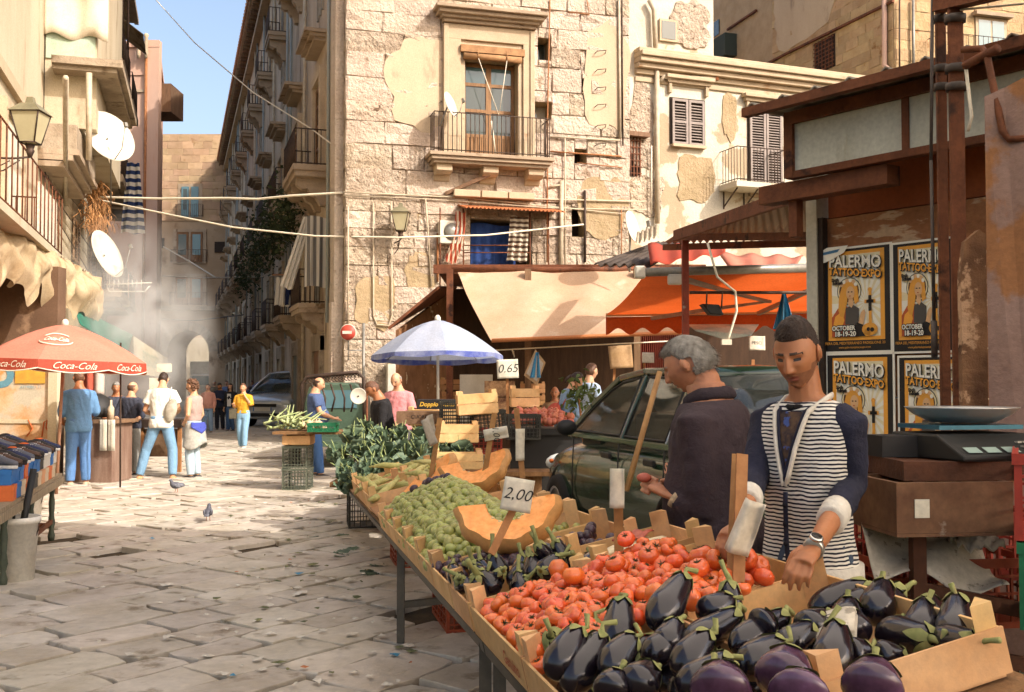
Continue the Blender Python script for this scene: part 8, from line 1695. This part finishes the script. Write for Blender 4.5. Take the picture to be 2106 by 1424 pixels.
bx = {n_: mat('shoe box ' + n_, h_, rough=.6, fine=.06) for n_, h_ in (('blue', '#2d6aa8'), ('orange', '#c9652f'), ('cream', '#c6b192'), ('dark', '#3c3a36'), ('white', '#c9c5b8'), ('peach', '#cf9468'))}
lowr = ['cream', 'orange', 'cream', 'peach', 'cream', 'dark', 'orange', 'orange', 'cream', 'blue', 'orange']; upr = ['white', 'blue', 'white', 'white', 'dark', 'blue', 'blue', 'blue', 'orange', 'blue', 'blue', 'blue']
ords = ['first', 'second', 'third', 'fourth', 'fifth', 'sixth', 'seventh', 'eighth', 'ninth', 'tenth', 'eleventh', 'twelfth']
def shoe_box(c, lab, M):
    t = thing('shoe_box', lab, 'box', M, 'shoe boxes on the shoe table'); b = B(); b.box(0, .19, -.31, 0, 0, .115); b.obj('base', bx[c], t, M); b = B(); b.box(-.004, .194, -.314, .004, .078, .119); b.obj('lid', bx[c], t, M)
for i, c in enumerate(lowr): shoe_box(c, '%s %s shoe box in the lower row, counted from the far end' % (ords[i], c), FSh @ T(.35 + i * .2, -.02, .702, R(rt2.uniform(-3, 3))))
for i, c in enumerate(upr): shoe_box(c, '%s %s shoe box in the upper row, counted from the far end' % (ords[i], c), FSh @ T(.12 + i * .2, -.04, .823, R(rt2.uniform(-4, 4))))
sh_c = [mat('shoe ' + n_, h_, rough=.6, fine=.12, fscale=120) for n_, h_ in (('navy', '#232a48'), ('black', '#27231f'), ('brown', '#4a3426'), ('grey', '#55565c'))]; sole_w = mat('white sole', '#c9c6bd', rough=.6); sole_d = mat('dark sole', '#2a2522', rough=.8); lace_o = mat('orange lining', '#c9602c', rough=.8)
def shoe(m, sole, lab, M):
    t = thing('shoe', lab, 'shoe', M, 'shoes displayed on the boxes')
    b = B(); b.prism([(-.13, -.035), (-.10, -.045), (.02, -.038), (.10, -.048), (.145, -.025), (.15, .0), (.13, .035), (.05, .045), (-.05, .036), (-.12, .034)], 0, .026); b.obj('sole', sole, t, M, bevel=.006)
    b = B(); loft(b, [(Vector((x, 0, .024 + h / 2)), Vector((0, 1, 0)), Vector((0, 0, 1)), w, h / 2) for x, w, h in ((-.13, .02, .05), (-.115, .032, .085), (-.06, .036, .095), (0, .038, .085), (.05, .042, .062), (.10, .042, .046), (.135, .03, .034), (.148, .012, .016))], 14); b.obj('upper', m, t, M)
    b = B(); b.ball((-.065, 0, .112), (.045, .024, .012), 10, 6); b.obj('opening', lace_o if rt2.random() < .4 else sole_d, t, M)
    b = B()
    for k_ in range(4): b.tube([(.0 + k_ * .02, -.02, .105 - k_ * .011), (.01 + k_ * .02, .02, .103 - k_ * .011)], .003, 4)
    b.obj('laces', sole_w if m != sh_c[1] else sole_d, t, M)
for i in range(24):
    row, k_ = divmod(i, 12); c = i % 4; cn = ('navy', 'black', 'brown', 'grey')[c]
    shoe(sh_c[c], sole_w if c in (0, 3) else sole_d, '%s %s shoe in the %s row on the boxes, from the far end' % (ords[k_], cn, ('front', 'back')[row]), FSh @ T(.22 + k_ * .2, -.13 - row * .3, .945 + row * .05, R(70 + rt2.uniform(-12, 12))))
def bucket(lab, M, r_=.16, h=.36):
    t = thing('bucket', lab, 'bucket', M); m = mat('dirty white plastic', '#e6e2d6', '#d6d0c2', scale=5, rough=.5, c3='#8f7f68', c3s=4, c3t=.64, c3w=.05)
    b = B(); b.lathe([(r_ * .78, 0), (r_ * .97, h * .9), (r_ * 1.06, h * .9), (r_ * 1.07, h), (r_, h), (r_ * .96, h * .9), (r_ * .74, .02)], 28); b.obj('pail', m, t, M); b = B(); b.tube([(r_ * 1.05 * math.cos(a), r_ * 1.05 * math.sin(a) * .4 - r_ * .5 * abs(math.sin(a)), h * .92 - .22 * math.sin(a)) for a in [math.pi * i / 12 for i in range(13)]], .005, 5); b.obj('handle', iron, t, M)
q = gp(33, 1208); bucket('dirty white bucket in front of the shoe table', T(q.x, q.y, .055, R(180)), .165, .50); q2 = gp(88, 1090); bucket('white bucket under the shoe table', T(q2.x - .3, q2.y + .3, .055), .16, .34)
b = B(); b.tube([(q.x - .02, q.y, .12), (q.x + .07, q.y + .12, .92)], .028, 8); b.tube([(q.x - .05, q.y, .12), (q.x - .04, q.y + .04, .62)], .012, 6); tag(b.obj('folded_umbrella', plastic_dark), 'folded black umbrella standing in the front bucket', 'umbrella')
q = gp(196, 995); M = T(q.x, q.y, .05); t = thing('stone_pot', 'round stone pot holding a dead trunk', 'pot', M); b = B(); b.lathe([(.24, 0), (.27, .1), (.29, .26), (.25, .27)], 18); b.obj('pot', concrete, t, M); b = B(); b.tube([(0, 0, .24), (.03, 0, .5), (-.03, .02, .75), (.04, 0, .98)], [.08, .06, .07, .03], 8); b.tube([(0, 0, .4), (-.12, 0, .62)], [.04, .015], 6); b.tube([(.02, 0, .6), (.11, 0, .72)], [.04, .015], 6); b.obj('trunk', wood_old, t, M)
q = at(215, 785, 16.6); M = T(q.x, q.y, .05, R(-5)); t = thing('serving_counter', 'brown serving counter with towels beside the grill', 'counter', M); b = B(); b.box(-.42, .28, -.3, .4, 0, .92); b.obj('cabinet', mat('stained counter boards', '#6e5546', '#8a7464', scale=3, rough=.8, stretch=(3, 3, .4)), t, M); b = B(); b.box(-.5, .36, -.36, .45, .92, .97); b.obj('top', wood_old, t, M)
for x in (.12, .25): b = B(); b.grid(lambda u, v: (x + .11 * u, -.375 + .01 * math.sin(u * 8), .98 - .48 * v), 5, 5); b.obj('towel', cloth('#b9b4a2'), t, M, solid=.008)
b = B(); b.lathe([(.05, .97), (.05, 1.15), (.02, 1.2), (.018, 1.28)], 10, M=T(.16, -.1, 0)); b.obj('bottle', cloth('#b9a88c'), t, M); b = B(); b.lathe([(.26, 1.0), (.28, 1.12), (.2, 1.3), (.06, 1.38)], 16, M=T(-.2, .15, 0)); b.obj('pot', plastic_dark, t, M)
q = at(318, 785, 18.2); M = T(q.x, q.y, .05); t = thing('charcoal_grill', 'low charcoal grill on a wooden trestle behind the customers', 'grill', M); b = B(); b.box(-.9, .55, -.25, .3, .78, .92); b.obj('tray', iron, t, M)
for x in (-.8, -.15, .5): b = B(); b.box(x - .03, x + .03, -.2, -.14, 0, .78); b.obj('leg', wood_stick, t, M)
b = B(); b.box(-.45, .45, -.17, -.12, .28, .75); b.obj('panel', wood_old, t, M)
for (px, py, Y, w, h, lb) in ((338, 757, 21, .30, .17, 'upper pale menu card in the smoke'), (325, 792, 20.5, .34, .28, 'lower pale menu card in the smoke')): box_thing('menu_card', lb, 'card', (at(px, py, Y).x, Y, at(px, py, Y).z - h / 2), (w, .02, h), paper)
for (px, c, lb) in ((198, '#b9a99c', 'hanging pack of white bags beside the shed'), (180, '#a5523f', 'hanging red packets beside the shed')): q = at(px, 735, 17.4); b = B(); b.grid(lambda u, v: (q.x + (u - .5) * .24, q.y + .05 * math.sin(u * 7), q.z + .12 - .75 * v), 8, 8); tag(b.obj('hanging_goods', cloth(c), None, None, solid=.03), lb, 'goods')
# smoke drifting off the grill
sv = bpy.data.materials.new('grill smoke'); sv.use_nodes = True; N = sv.node_tree.nodes; L = sv.node_tree.links; N.remove(N['Principled BSDF']); pv = N.new('ShaderNodeVolumePrincipled'); pv.inputs['Color'].default_value = (.95, .97, .96, 1); pv.inputs['Anisotropy'].default_value = .2
tc = N.new('ShaderNodeNewGeometry'); mp = N.new('ShaderNodeMapping'); mp.inputs['Scale'].default_value = (.8, .5, .55); nz = N.new('ShaderNodeTexNoise'); nz.inputs['Scale'].default_value = 1.5; nz.inputs['Detail'].default_value = 4; nz.inputs['Distortion'].default_value = .8; L.new(tc.outputs['Position'], mp.inputs[0]); L.new(mp.outputs[0], nz.inputs['Vector'])
mr = N.new('ShaderNodeMapRange'); mr.inputs[1].default_value = .42; mr.inputs[2].default_value = .72; mr.inputs[3].default_value = 0; mr.inputs[4].default_value = 1.5; L.new(nz.outputs['Fac'], mr.inputs[0])
gn = N.new('ShaderNodeTexCoord'); gr = N.new('ShaderNodeTexGradient'); gr.gradient_type = 'SPHERICAL'; m2 = N.new('ShaderNodeMapping'); m2.inputs['Location'].default_value = (-1, -1, -1); m2.inputs['Scale'].default_value = (2, 2, 2); L.new(gn.outputs['Generated'], m2.inputs[0]); L.new(m2.outputs[0], gr.inputs[0])
mm = N.new('ShaderNodeMath'); mm.operation = 'MULTIPLY'; L.new(mr.outputs[0], mm.inputs[0]); L.new(gr.outputs['Fac'], mm.inputs[1]); L.new(mm.outputs[0], pv.inputs['Density']); L.new(pv.outputs[0], N['Material Output'].inputs['Volume'])
b = B(); c = at(285, 690, 21.5); b.ball(c, (1.5, 3.2, 2.6), 16, 10); tag(b.obj('smoke', sv), 'pale grill smoke drifting up the street', 'smoke', None, 'stuff')
# ================================================================ centre: cart, scale, parasol, greens, crates
q = at(690, 785, 20.5); M = T(q.x, q.y, .0, R(4)); t = thing('green_truck', 'small dark green three-wheel truck behind the vegetable man', 'truck', M); gp_ = mat('faded green paint', '#4c5f4c', '#3f5040', scale=2, rough=.45)
b = B(); b.prism([(-.62, .35), (-.60, 1.2), (-.52, 1.52), (-.4, 1.6), (.4, 1.6), (.52, 1.52), (.60, 1.2), (.62, .35)], 0, 1.3, 'y'); b.obj('cab', gp_, t, M, bevel=.05); b = B(); b.box(-.42, .42, -.02, .01, 1.1, 1.45); b.obj('rear_window', glass_sky, t, M); b = B(); b.box(-.72, .75, -1.7, -.05, .45, .55); b.box(-.72, -.68, -1.7, -.05, .55, .85); b.box(.71, .75, -1.7, -.05, .55, .85); b.obj('cargo_bed', gp_, t, M)
for x in (-.62, .62): b = B(); b.lathe([(.1, -.06), (.24, -.06), (.24, .06), (.1, .06)], 16, M=T(x, -1.0, .24, 0, 0, R(90))); b.obj('wheel', tyre_m, t, M)
fr = [at(622, 880, 18.8), at(621, 790, 18.8), at(632, 775, 18.8), at(735, 766, 18.8), at(748, 778, 18.8), at(750, 880, 18.8)]; t = thing('iron_bedstead', 'black iron frame with scrollwork and chains on the truck', 'frame', T(*fr[0])); b = B(); b.tube(fr, .035, 8); b.obj('tube_frame', iron, t)
for k_ in range(16): p_ = at(634 + k_ * 6.6, 781 - k_ * .55, 18.8); b = B(); b.tube([p_ + Vector((.045 * math.cos(a), 0, .045 * math.sin(a) - .03)) for a in [i * .7 for i in range(8)]], .009, 4); b.obj('scroll', iron, t)
for k_ in range(6): b = B(); p_ = at(640 + k_ * 20, 790, 18.75); b.tube([p_, p_ + Vector((.08, 0, -.25)), p_ + Vector((.02 + .05 * (k_ % 2), 0, -.5))], .018, 5); b.obj('chain', iron, t)
q = at(737, 815, 14.6); M = T(q.x, q.y, q.z); t = thing('dial_scale', 'round white dial scale hanging above the greens', 'scale', M); b = B(); b.lathe([(.01, -.03), (.11, -.03), (.115, 0), (.11, .025), (.105, .02), (.01, .02)], 28, M=T(0, 0, 0, R(8), R(90))); b.obj('dial', white_paint, t, M); b = B(); b.lathe([(.01, .022), (.012, .03), (.005, .035)], 8, M=T(0, 0, 0, R(8), R(90))); b.obj('hub', iron, t, M); b = B(); b.tube([(.12, .0, .05), (.12, .02, -1.0)], .015, 6); b.obj('post', rust, t, M)
q = at(902, 785, 16.2); blue_p = mat('pale blue parasol cloth', '#a3aec2', '#b0b9c8', scale=2, rough=.75, trans=.35); parasol('pale blue parasol over the fruit crates', T(q.x, q.y, .05, R(11), R(-3), R(0)), 1.03, at(902, 738, 16.2).z, at(902, 664, 16.2).z, blue_p, mat('greyer blue cloth', '#aab4c6', '#b6bdca', scale=2, rough=.75, trans=.35), mat('blue valance', '#4a57a0', '#9aa3b8', scale=3, rough=.75, trans=.3), white_paint, 8, .08)
q = at(716, 684, 24.4); M = T(q.x, q.y, q.z); t = thing('no_entry_sign', 'round red no entry sign on the stone corner', 'road sign', M); b = B(); b.lathe([(.01, 0), (.195, 0), (.195, .012), (.01, .012)], 32, M=T(0, 0, 0, R(-5), R(90))); b.obj('rim', white_paint, t, M); b = B(); b.lathe([(.01, .013), (.18, .013), (.18, .016), (.01, .016)], 32, M=T(0, 0, 0, R(-5), R(90))); b.obj('disc', mat('faded sign red', '#b5493a', rough=.5, fine=.03), t, M); b = B(); b.box(-.13, .13, -.024, -.0175, -.035, .035); b.obj('bar', white_paint, t, M)
p_ = at(748, 665, 24.5); b = B(); b.tube([(p_.x, p_.y, 0), (p_.x, p_.y, p_.z)], .035, 8); b.tube([(p_.x, p_.y, q.z - .42), (q.x + .0, q.y + .03, q.z - .42), (q.x, q.y + .03, q.z - .65)], .02, 6); b.tube([(q.x, q.y + .03, q.z - .42), (q.x, q.y + .03, q.z)], .02, 6); b.obj('post', grey_metal, t)
q = ffv(835, 775, .5); box_thing('meter_cabinet', 'white electric meter cabinet on the stone wall', 'cabinet', (q.x, q.y, .9), (.95, .3, 1.15), white_paint, math.atan2(.271, .963))
a_, c_, z0, z1 = rect(FF, 800, 738, 835, 790, .3); b = B()
for i in range(6): x = a_ + (c_ - a_) * i / 5; b.box(x - .02, x + .02, -.36, -.33, z0 - .5, z1)
tag(b.obj('window_grille', mat('yellowed bars', '#b5a878', rough=.6), None, FF.M), 'pale barred grille in the stone wall behind the bald man', 'grille')
# greens: bunches of big leaves
lf = mat('cauliflower leaf', '#66785e', '#4e614a', scale=8, rough=.55, var=.3, obj=True, trans=.15); lf2 = mat('leaf rib', '#9aa46a', '#848f55', rough=.6, var=.2)
b = B(); b.grid(lambda u, v: ((u - .5) * .20 * math.sin(math.pi * min(1, .12 + .95 * v)) ** .8 + .008 * math.sin(v * 30), .06 * math.sin(v * 2.2) + .02 * abs(u - .5) * math.sin(v * 24 + u * 7), .42 * v - .22 * v * v), 8, 14); leaf_me = b.mesh('leaf', lf); b = B(); b.tube([(0, .0, 0), (0, .035, .12), (0, .055, .25)], [.011, .008, .003], 6); rib_me = b.mesh('rib', lf2)
rg = random.Random(14); placesg = []
def bunch(lab, P, s_, n, up=(0, 0, 1), spread=1.1, grp='leafy green bunches'):
    t = thing('greens_bunch', lab, 'vegetable', Matrix.Translation(P), grp)
    for i in range(n):
        M = Matrix.Translation(P) @ Vector(up).normalized().to_track_quat('Z', 'Y').to_matrix().to_4x4() @ Matrix.Rotation(i * 2.4 + rg.random(), 4, 'Z') @ Matrix.Rotation(rg.uniform(.25, spread), 4, 'X') @ Matrix.Scale(s_ * rg.uniform(.7, 1.15), 4); o = inst(leaf_me, 'leaf', t, M); inst(rib_me, 'rib', o, M)
wordsg = ['topmost', 'upper', 'middle', 'broad', 'spilling', 'drooping', 'lowest', 'shaggy', 'dark', 'pale ribbed', 'sprawling', 'tight', 'ragged', 'hanging', 'crumpled', 'outer', 'inner', 'wilted', 'glossy', 'small', 'dense']
for i, (px, py, Y) in enumerate(((725, 905, 11.6), (760, 890, 11.9), (790, 905, 11.5), (745, 930, 11.2), (705, 940, 11.2), (780, 945, 10.9), (725, 965, 10.9), (765, 970, 10.6), (810, 965, 10.6), (715, 995, 10.7), (745, 1000, 10.5), (835, 930, 11.4), (880, 905, 12.2), (920, 915, 11.9), (865, 930, 11.5), (905, 940, 11.2), (955, 930, 11.4), (825, 895, 12.2), (850, 955, 10.9), (800, 925, 11.2), (890, 965, 10.7))):
    bunch('%s bunch of dark leafy greens on the far end of the stall' % wordsg[i], at(px, py, Y) + Vector((0, 0, -.08)), 1.1, 12, (rg.gauss(-.35, .3), rg.gauss(-.45, .3), .8))
q = at(760, 990, 11); b = B(); b.box(q.x - .35, q.x + 1.2, q.y - .4, q.y + 1.6, .55, .60); tag(b.obj('greens_board', board_m), 'board under the heap of leafy greens', 'board')
for i, (px, lb) in enumerate(((780, 'left'), (870, 'right'))): q = at(px, 1000, 11.4); plastic_crate(.5, .5, .5, ('street side', 'car side')[i] + ' black crate holding up the greens board', T(q.x - .3, 11.2, .05, .2), pl['black'], None, 8, 4)
# wooden and black crates behind the greens, in the sun
for i, (px, py, Y, m_, rz, lb, L_, H_) in enumerate(((944, 856, 12.0, 'w', 8, 'sunlit crate tilted on the black crates', .46, .24), (903, 912, 11.6, 'w', 5, 'sunlit crate standing before the black crates', .44, .20), (838, 876, 13.4, 'w', 2, 'long pale crate behind the hooded man', .62, .2), (1052, 838, 15.5, 'w', 6, 'crate of tomatoes in the shop mouth', .42, .28), (890, 968, 10.4, 'w', 4, 'crate half buried in greens', .5, .16))):
    q = at(px, py, Y); put_crate('c', T(q.x, q.y, q.z, R(rz), 0, R(-4) if i == 0 else 0), lb, L_, .32, H_, 2)
for i, (px, py, Y, lb, ry) in enumerate(((907, 878, 12.4, 'black lattice crate behind the sunlit crates', 0), (975, 904, 12.2, 'tilted black lattice crate under the sunlit crate', -6), (1045, 905, 12.6, 'dark crate next to the blue crates', 0))): q = at(px, py, Y); plastic_crate(.40, .3, .30, lb, T(q.x, q.y, q.z, R(8), 0, R(ry)), pl['black'], None, 9, 7)
q = at(955, 935, 12.5); plastic_crate(.45, .32, .3, 'dark red plastic crate below the sunlit crates', T(q.x, q.y, q.z), pl['red'], None, 8, 5)
q = at(960, 960, 12.6); b = B(); b.box(q.x - .8, q.x + 1.0, q.y - .2, q.y + .9, .5, .55); b.box(q.x - .7, q.x + .9, q.y, q.y + .8, .05, .5); tag(b.obj('crate_trestle', board_m), 'trestle carrying the stacked crates behind the greens', 'trestle')
for (px, py, lb) in ((1128, 985, 'lower'), (1128, 935, 'upper')): q = at(px - 32, py, 13.2); plastic_crate(.5, .35, .30, lb + ' blue plastic crate beside the car bonnet', T(q.x, q.y, q.z), pl['blue'], None, 12, 6)
t = thing('fruit_carton', 'black fruit box printed Doppio Gusto', 'box', T(*at(862, 845, 13.0))); M = T(at(912, 842, 13).x, 13.0, at(912, 842, 13).z); b = B(); b.box(-.33, .17, 0, .3, 0, .12); b.obj('side', mat('black printed card', '#231f1c', rough=.6), t, M); b = B(); put_text(b, 'Doppio Gusto', .075, lambda x, y: (-.08 + x, -.004, .06 + y), shear=.25, bold=.002); b.obj('lettering', mat('yellow print', '#c9a03a', rough=.6), t, M)
t = thing('wooden_box', 'weathered wooden box stencilled cuore', 'box', T(*at(860, 870, 12.8))); M = T(at(862, 880, 12.8).x, 12.8, at(862, 872, 12.8).z); b = B(); b.box(-.28, .26, 0, .3, 0, .15); b.obj('side', wood_old, t, M); b = B(); put_text(b, 'CUORE', .06, lambda x, y: (x, -.004, .085 + y)); b.obj('lettering', ink, t, M)
# pomegranates and leafy plant
pom = mat('pomegranate skin', '#b25a48', '#c07a5a', scale=9, rough=.4, var=.15, obj=True); b = B(); b.ball((0, 0, 0), 1, 12, 9); b.lathe([(.3, .9), (.22, 1.05), (.34, 1.25)], 8); pm_me = b.mesh('pomegranate', pom)
for i in range(34): q = at(1058 + 10.5 * (i % 12) + rg.gauss(0, 2), 868 - 10 * (i // 12) + rg.gauss(0, 2), 13.0 + .12 * (i // 12)); tag(inst(pm_me, 'pomegranate', None, Matrix.Translation(q) @ Euler((rg.gauss(0, .5), rg.gauss(0, .5), 0)).to_matrix().to_4x4() @ Matrix.Scale(rg.uniform(.045, .06), 4)), 'pomegranate heaped in front of the shop', 'pomegranate', 'pomegranates')
q = at(1115, 880, 13.1); b = B(); b.box(q.x - .45, q.x + .6, 12.85, 13.5, q.z - .08, q.z); b.box(q.x - .4, q.x + .55, 12.9, 13.45, .13, q.z - .08); tag(b.obj('fruit_counter', plastic_dark), 'black counter under the pomegranates', 'counter')
q = at(1200, 810, 12.6); t = thing('leafy_plant', 'leafy cut branch standing behind the car bonnet', 'plant', T(*q)); lm = mat('plant leaf', '#5a6a34', '#46562a', scale=5, rough=.6, var=.25, trans=.25); b = B(); b.tube([q + Vector((.0, 0, -.6)), q + Vector((-.05, 0, -.1)), q + Vector((-.1, 0, .15))], .014, 6); b.obj('stem', wood_stick, t)
b = B(); b.add([(0, 0, 0), (.03, .008, .04), (.02, 0, .1), (0, -.004, .14), (-.02, 0, .1), (-.03, .008, .04)], [(0, 1, 2, 3, 4, 5)]); l_me = b.mesh('leaf', lm)
for i in range(150): p_ = q + Vector((rg.gauss(-.03, .13), rg.gauss(0, .10), rg.gauss(0, .10))); inst(l_me, 'leaf', t, Matrix.Translation(p_) @ Euler((rg.gauss(2.4, .6), rg.gauss(0, .5), rg.random() * 6.28)).to_matrix().to_4x4() @ Matrix.Scale(rg.uniform(.5, .9), 4))
# blue T-shirt man's stand
q = gp(605, 1016)
for k_ in range(2): plastic_crate(.36, .5, .31, ('bottom', 'second')[k_] + ' grey green crate of the onion stand', T(q.x - .18, q.y, .05 + k_ * .32), pl['grey'], None, 8, 6)
put_crate('o', T(q.x - .18, q.y, .70), 'printed crate on top of the onion stand', .40, .4, .14, 1); b = B(); b.box(q.x - .3, q.x + .75, q.y - .1, q.y + .7, .86, .90); tag(b.obj('onion_board', board_m), 'board of the onion stand', 'board')
on_m = mat('white onion', '#cbb592', '#bda07c', scale=8, rough=.45, var=.12, obj=True); b = B(); b.lathe([(.1, -.9), (.6, -.75), (1, 0), (.75, .6), (.2, .95), (.08, 1.4)], 12); on_me = b.mesh('onion', on_m); fe = mat('spring onion', '#a9b080', '#7d8c52', scale=6, rough=.6, var=.15, obj=True); b = B(); b.tube([(0, 0, 0), (0, .12, .01), (.02, .38, .02)], [.022, .014, .006], 7); fe_me = b.mesh('spring_onion', fe)
for i in range(22): tag(inst(on_me, 'onion', None, T(q.x + .25 + rg.gauss(0, .09), q.y + .15 + rg.gauss(0, .1), .95 + .07 * rg.random(), s=rg.uniform(.04, .055))), 'white onion on the onion stand', 'onion', 'onions')
for i in range(46): tag(inst(fe_me, 'spring_onion', None, T(q.x - .1 + rg.gauss(0, .14), q.y + .1 + rg.gauss(0, .1), .93 + .16 * rg.random(), rg.gauss(0, .5), rg.gauss(.2, .2))), 'spring onion bundled on the onion stand', 'spring onion', 'spring onions')
q = at(668, 905, 14.8); plastic_crate(.4, .3, .12, 'flat green crate on the onion stand', T(q.x - .25, q.y, .905), pl['green'], None, 8, 3)
# ================================================================ cables across the street, pigeons, litter
def cable(lab, pts, r_, m=cable_mat):
    b = B(); ps = [at(*p_) for p_ in pts]; out = []
    for p_, q_ in zip(ps, ps[1:]):
        for k_ in range(6): out.append(p_.lerp(q_, k_ / 6))
    b.tube(out + [ps[-1]], r_, 5); tag(b.obj('street_cable', m), lab, 'cable', 'cables across the street')
cable('thick pale cable strung from the creeper corner to the stone corner', ((172, 405, 29), (330, 409, 28.5), (470, 408, 27.5), (530, 410, 27), (600, 403, 26.4), (706, 397, 25.9)), .032)
cable('white cable running from the left houses past the lantern', ((172, 405, 29), (350, 442, 28), (480, 468, 27), (650, 486, 26), (820, 489, 25.5), (1000, 484, 26), (1200, 462, 27.3)), .024)
cable('thin slanting wire across the sky', ((316, -5, 40), (400, 88, 36), (520, 190, 32), (640, 265, 29), (708, 316, 26)), .02)
cable('twin grey wire before the arch house', ((335, 568, 60), (420, 572, 58), (520, 570, 50), (640, 562, 34)), .035, pipe_mat)
cable('slanting cable from the arch house wall', ((336, 508, 84), (390, 538, 80), (445, 572, 70)), .06, pipe_mat)
cable('low wire near the passage arch', ((300, 655, 60), (400, 660, 55), (500, 648, 45)), .03, cable_dark)
pg = mat('pigeon grey', '#5f6068', '#4a4a50', scale=20, rough=.7, obj=True); pg2 = mat('pigeon dark', '#2f2d30', '#7d7f86', scale=14, rough=.7, obj=True)
def pigeon(lab, M):
    t = thing('pigeon', lab, 'pigeon', M); b = B(); b.tube([(0, -.17, .10), (0, -.10, .115), (0, -.03, .12), (0, .05, .13), (0, .085, .155), (0, .10, .195), (0, .115, .215), (0, .135, .22)], [.012, .03, .056, .056, .040, .026, .026, .016], 12); b.tube([(0, .14, .216), (0, .165, .208)], [.009, .002], 6); v, f = remesh2(b); bb = B(); bb.add(v, f, 0, True); bb.obj('body', pg, t, M)
    for s_ in (-1, 1): b = B(); b.ball((s_ * .048, -.03, .125), (.018, .11, .042), 12, 8); b.obj('wing', pg2, t, M); b = B(); b.tube([(s_ * .022, .0, .085), (s_ * .024, -.01, .045), (s_ * .024, .0, .008), (s_ * .024, .03, .004)], .005, 5); b.obj('leg', mat('pigeon leg', '#a5604c', rough=.7), t, M)
    b = B(); b.add([(-.03, -.14, .11), (.03, -.14, .11), (.035, -.25, .095), (-.035, -.25, .095)], [(0, 1, 2, 3)]); b.obj('tail', pg2, t, M, solid=.01)
def remesh2(b): return [Vector(p_) for p_ in b.v], b.f
q = gp(428, 1082); pigeon('pigeon walking in the open street', T(q.x, q.y, .055, R(10), s=.8)); q = gp(362, 1022); pigeon('pigeon near the feet of the customers', T(q.x, q.y, .055, R(150), s=.85))
q = gp(560, 948); b = B(); b.lathe([(.01, .05), (.38, .05), (.38, .062), (.01, .062)], 28, M=T(q.x, q.y, 0)); tag(b.obj('manhole_cover', mat('worn iron cover', '#7a6f5c', '#6a5f4c', scale=20, rough=.6, bump=.6, bscale=60)), 'round manhole cover in the sunny paving', 'manhole cover')
rl = random.Random(9); b = B(); lm_ = [mat('paper scrap', '#cfc8b8', '#b9b1a0', scale=30, rough=.9), mat('orange scrap', '#b0714a', rough=.9), mat('leaf scrap', '#4a5238', '#7d7a50', scale=20, rough=.9), mat('blue scrap', '#4a86a0', rough=.7)]
for i in range(230):
    Y = rl.uniform(5.4, 14); u = rl.betavariate(2.2, 1.2); X = -.48 * Y + u * (.48 * Y + .1 - .226 * (Y - 2.46)) + .2
    if rl.random() < .4: X = .117 - .226 * (Y - 2.46) + rl.gauss(-.3, .35)
    s_ = rl.uniform(.012, .045) * (1.6 if rl.random() < .1 else 1); c = Vector((X, Y, .066)); a = rl.random() * 6; n = rl.choice((4, 5, 6)); mi = rl.choices((0, 1, 2, 3), (8, .8, 2, .2))[0]
    vs = [c + Vector((math.cos(a + 6.283 * k_ / n) * s_ * rl.uniform(.5, 1.2), math.sin(a + 6.283 * k_ / n) * s_ * rl.uniform(.5, 1.2), rl.uniform(0, .014))) for k_ in range(n)]; b.add(vs + [c + Vector((0, 0, .014))], [(k_, (k_ + 1) % n, n) for k_ in range(n)], mi)
tag(b.obj('litter', lm_), 'scraps of paper and leaves scattered over the paving', 'litter', None, 'stuff')
for i, (px, py) in enumerate(((700, 1112), (650, 1118), (715, 1145), (735, 1140), (765, 1180), (745, 1190), (690, 1160))): q = gp(px, py); tag(inst(leaf_me, 'fallen_leaf', None, Matrix.Translation((q.x, q.y, .07)) @ Euler((R(-80), 0, rl.random() * 6)).to_matrix().to_4x4() @ Matrix.Scale(.75, 4)), 'fallen cabbage leaf on the paving beside the orange crates', 'leaf', 'fallen leaves')
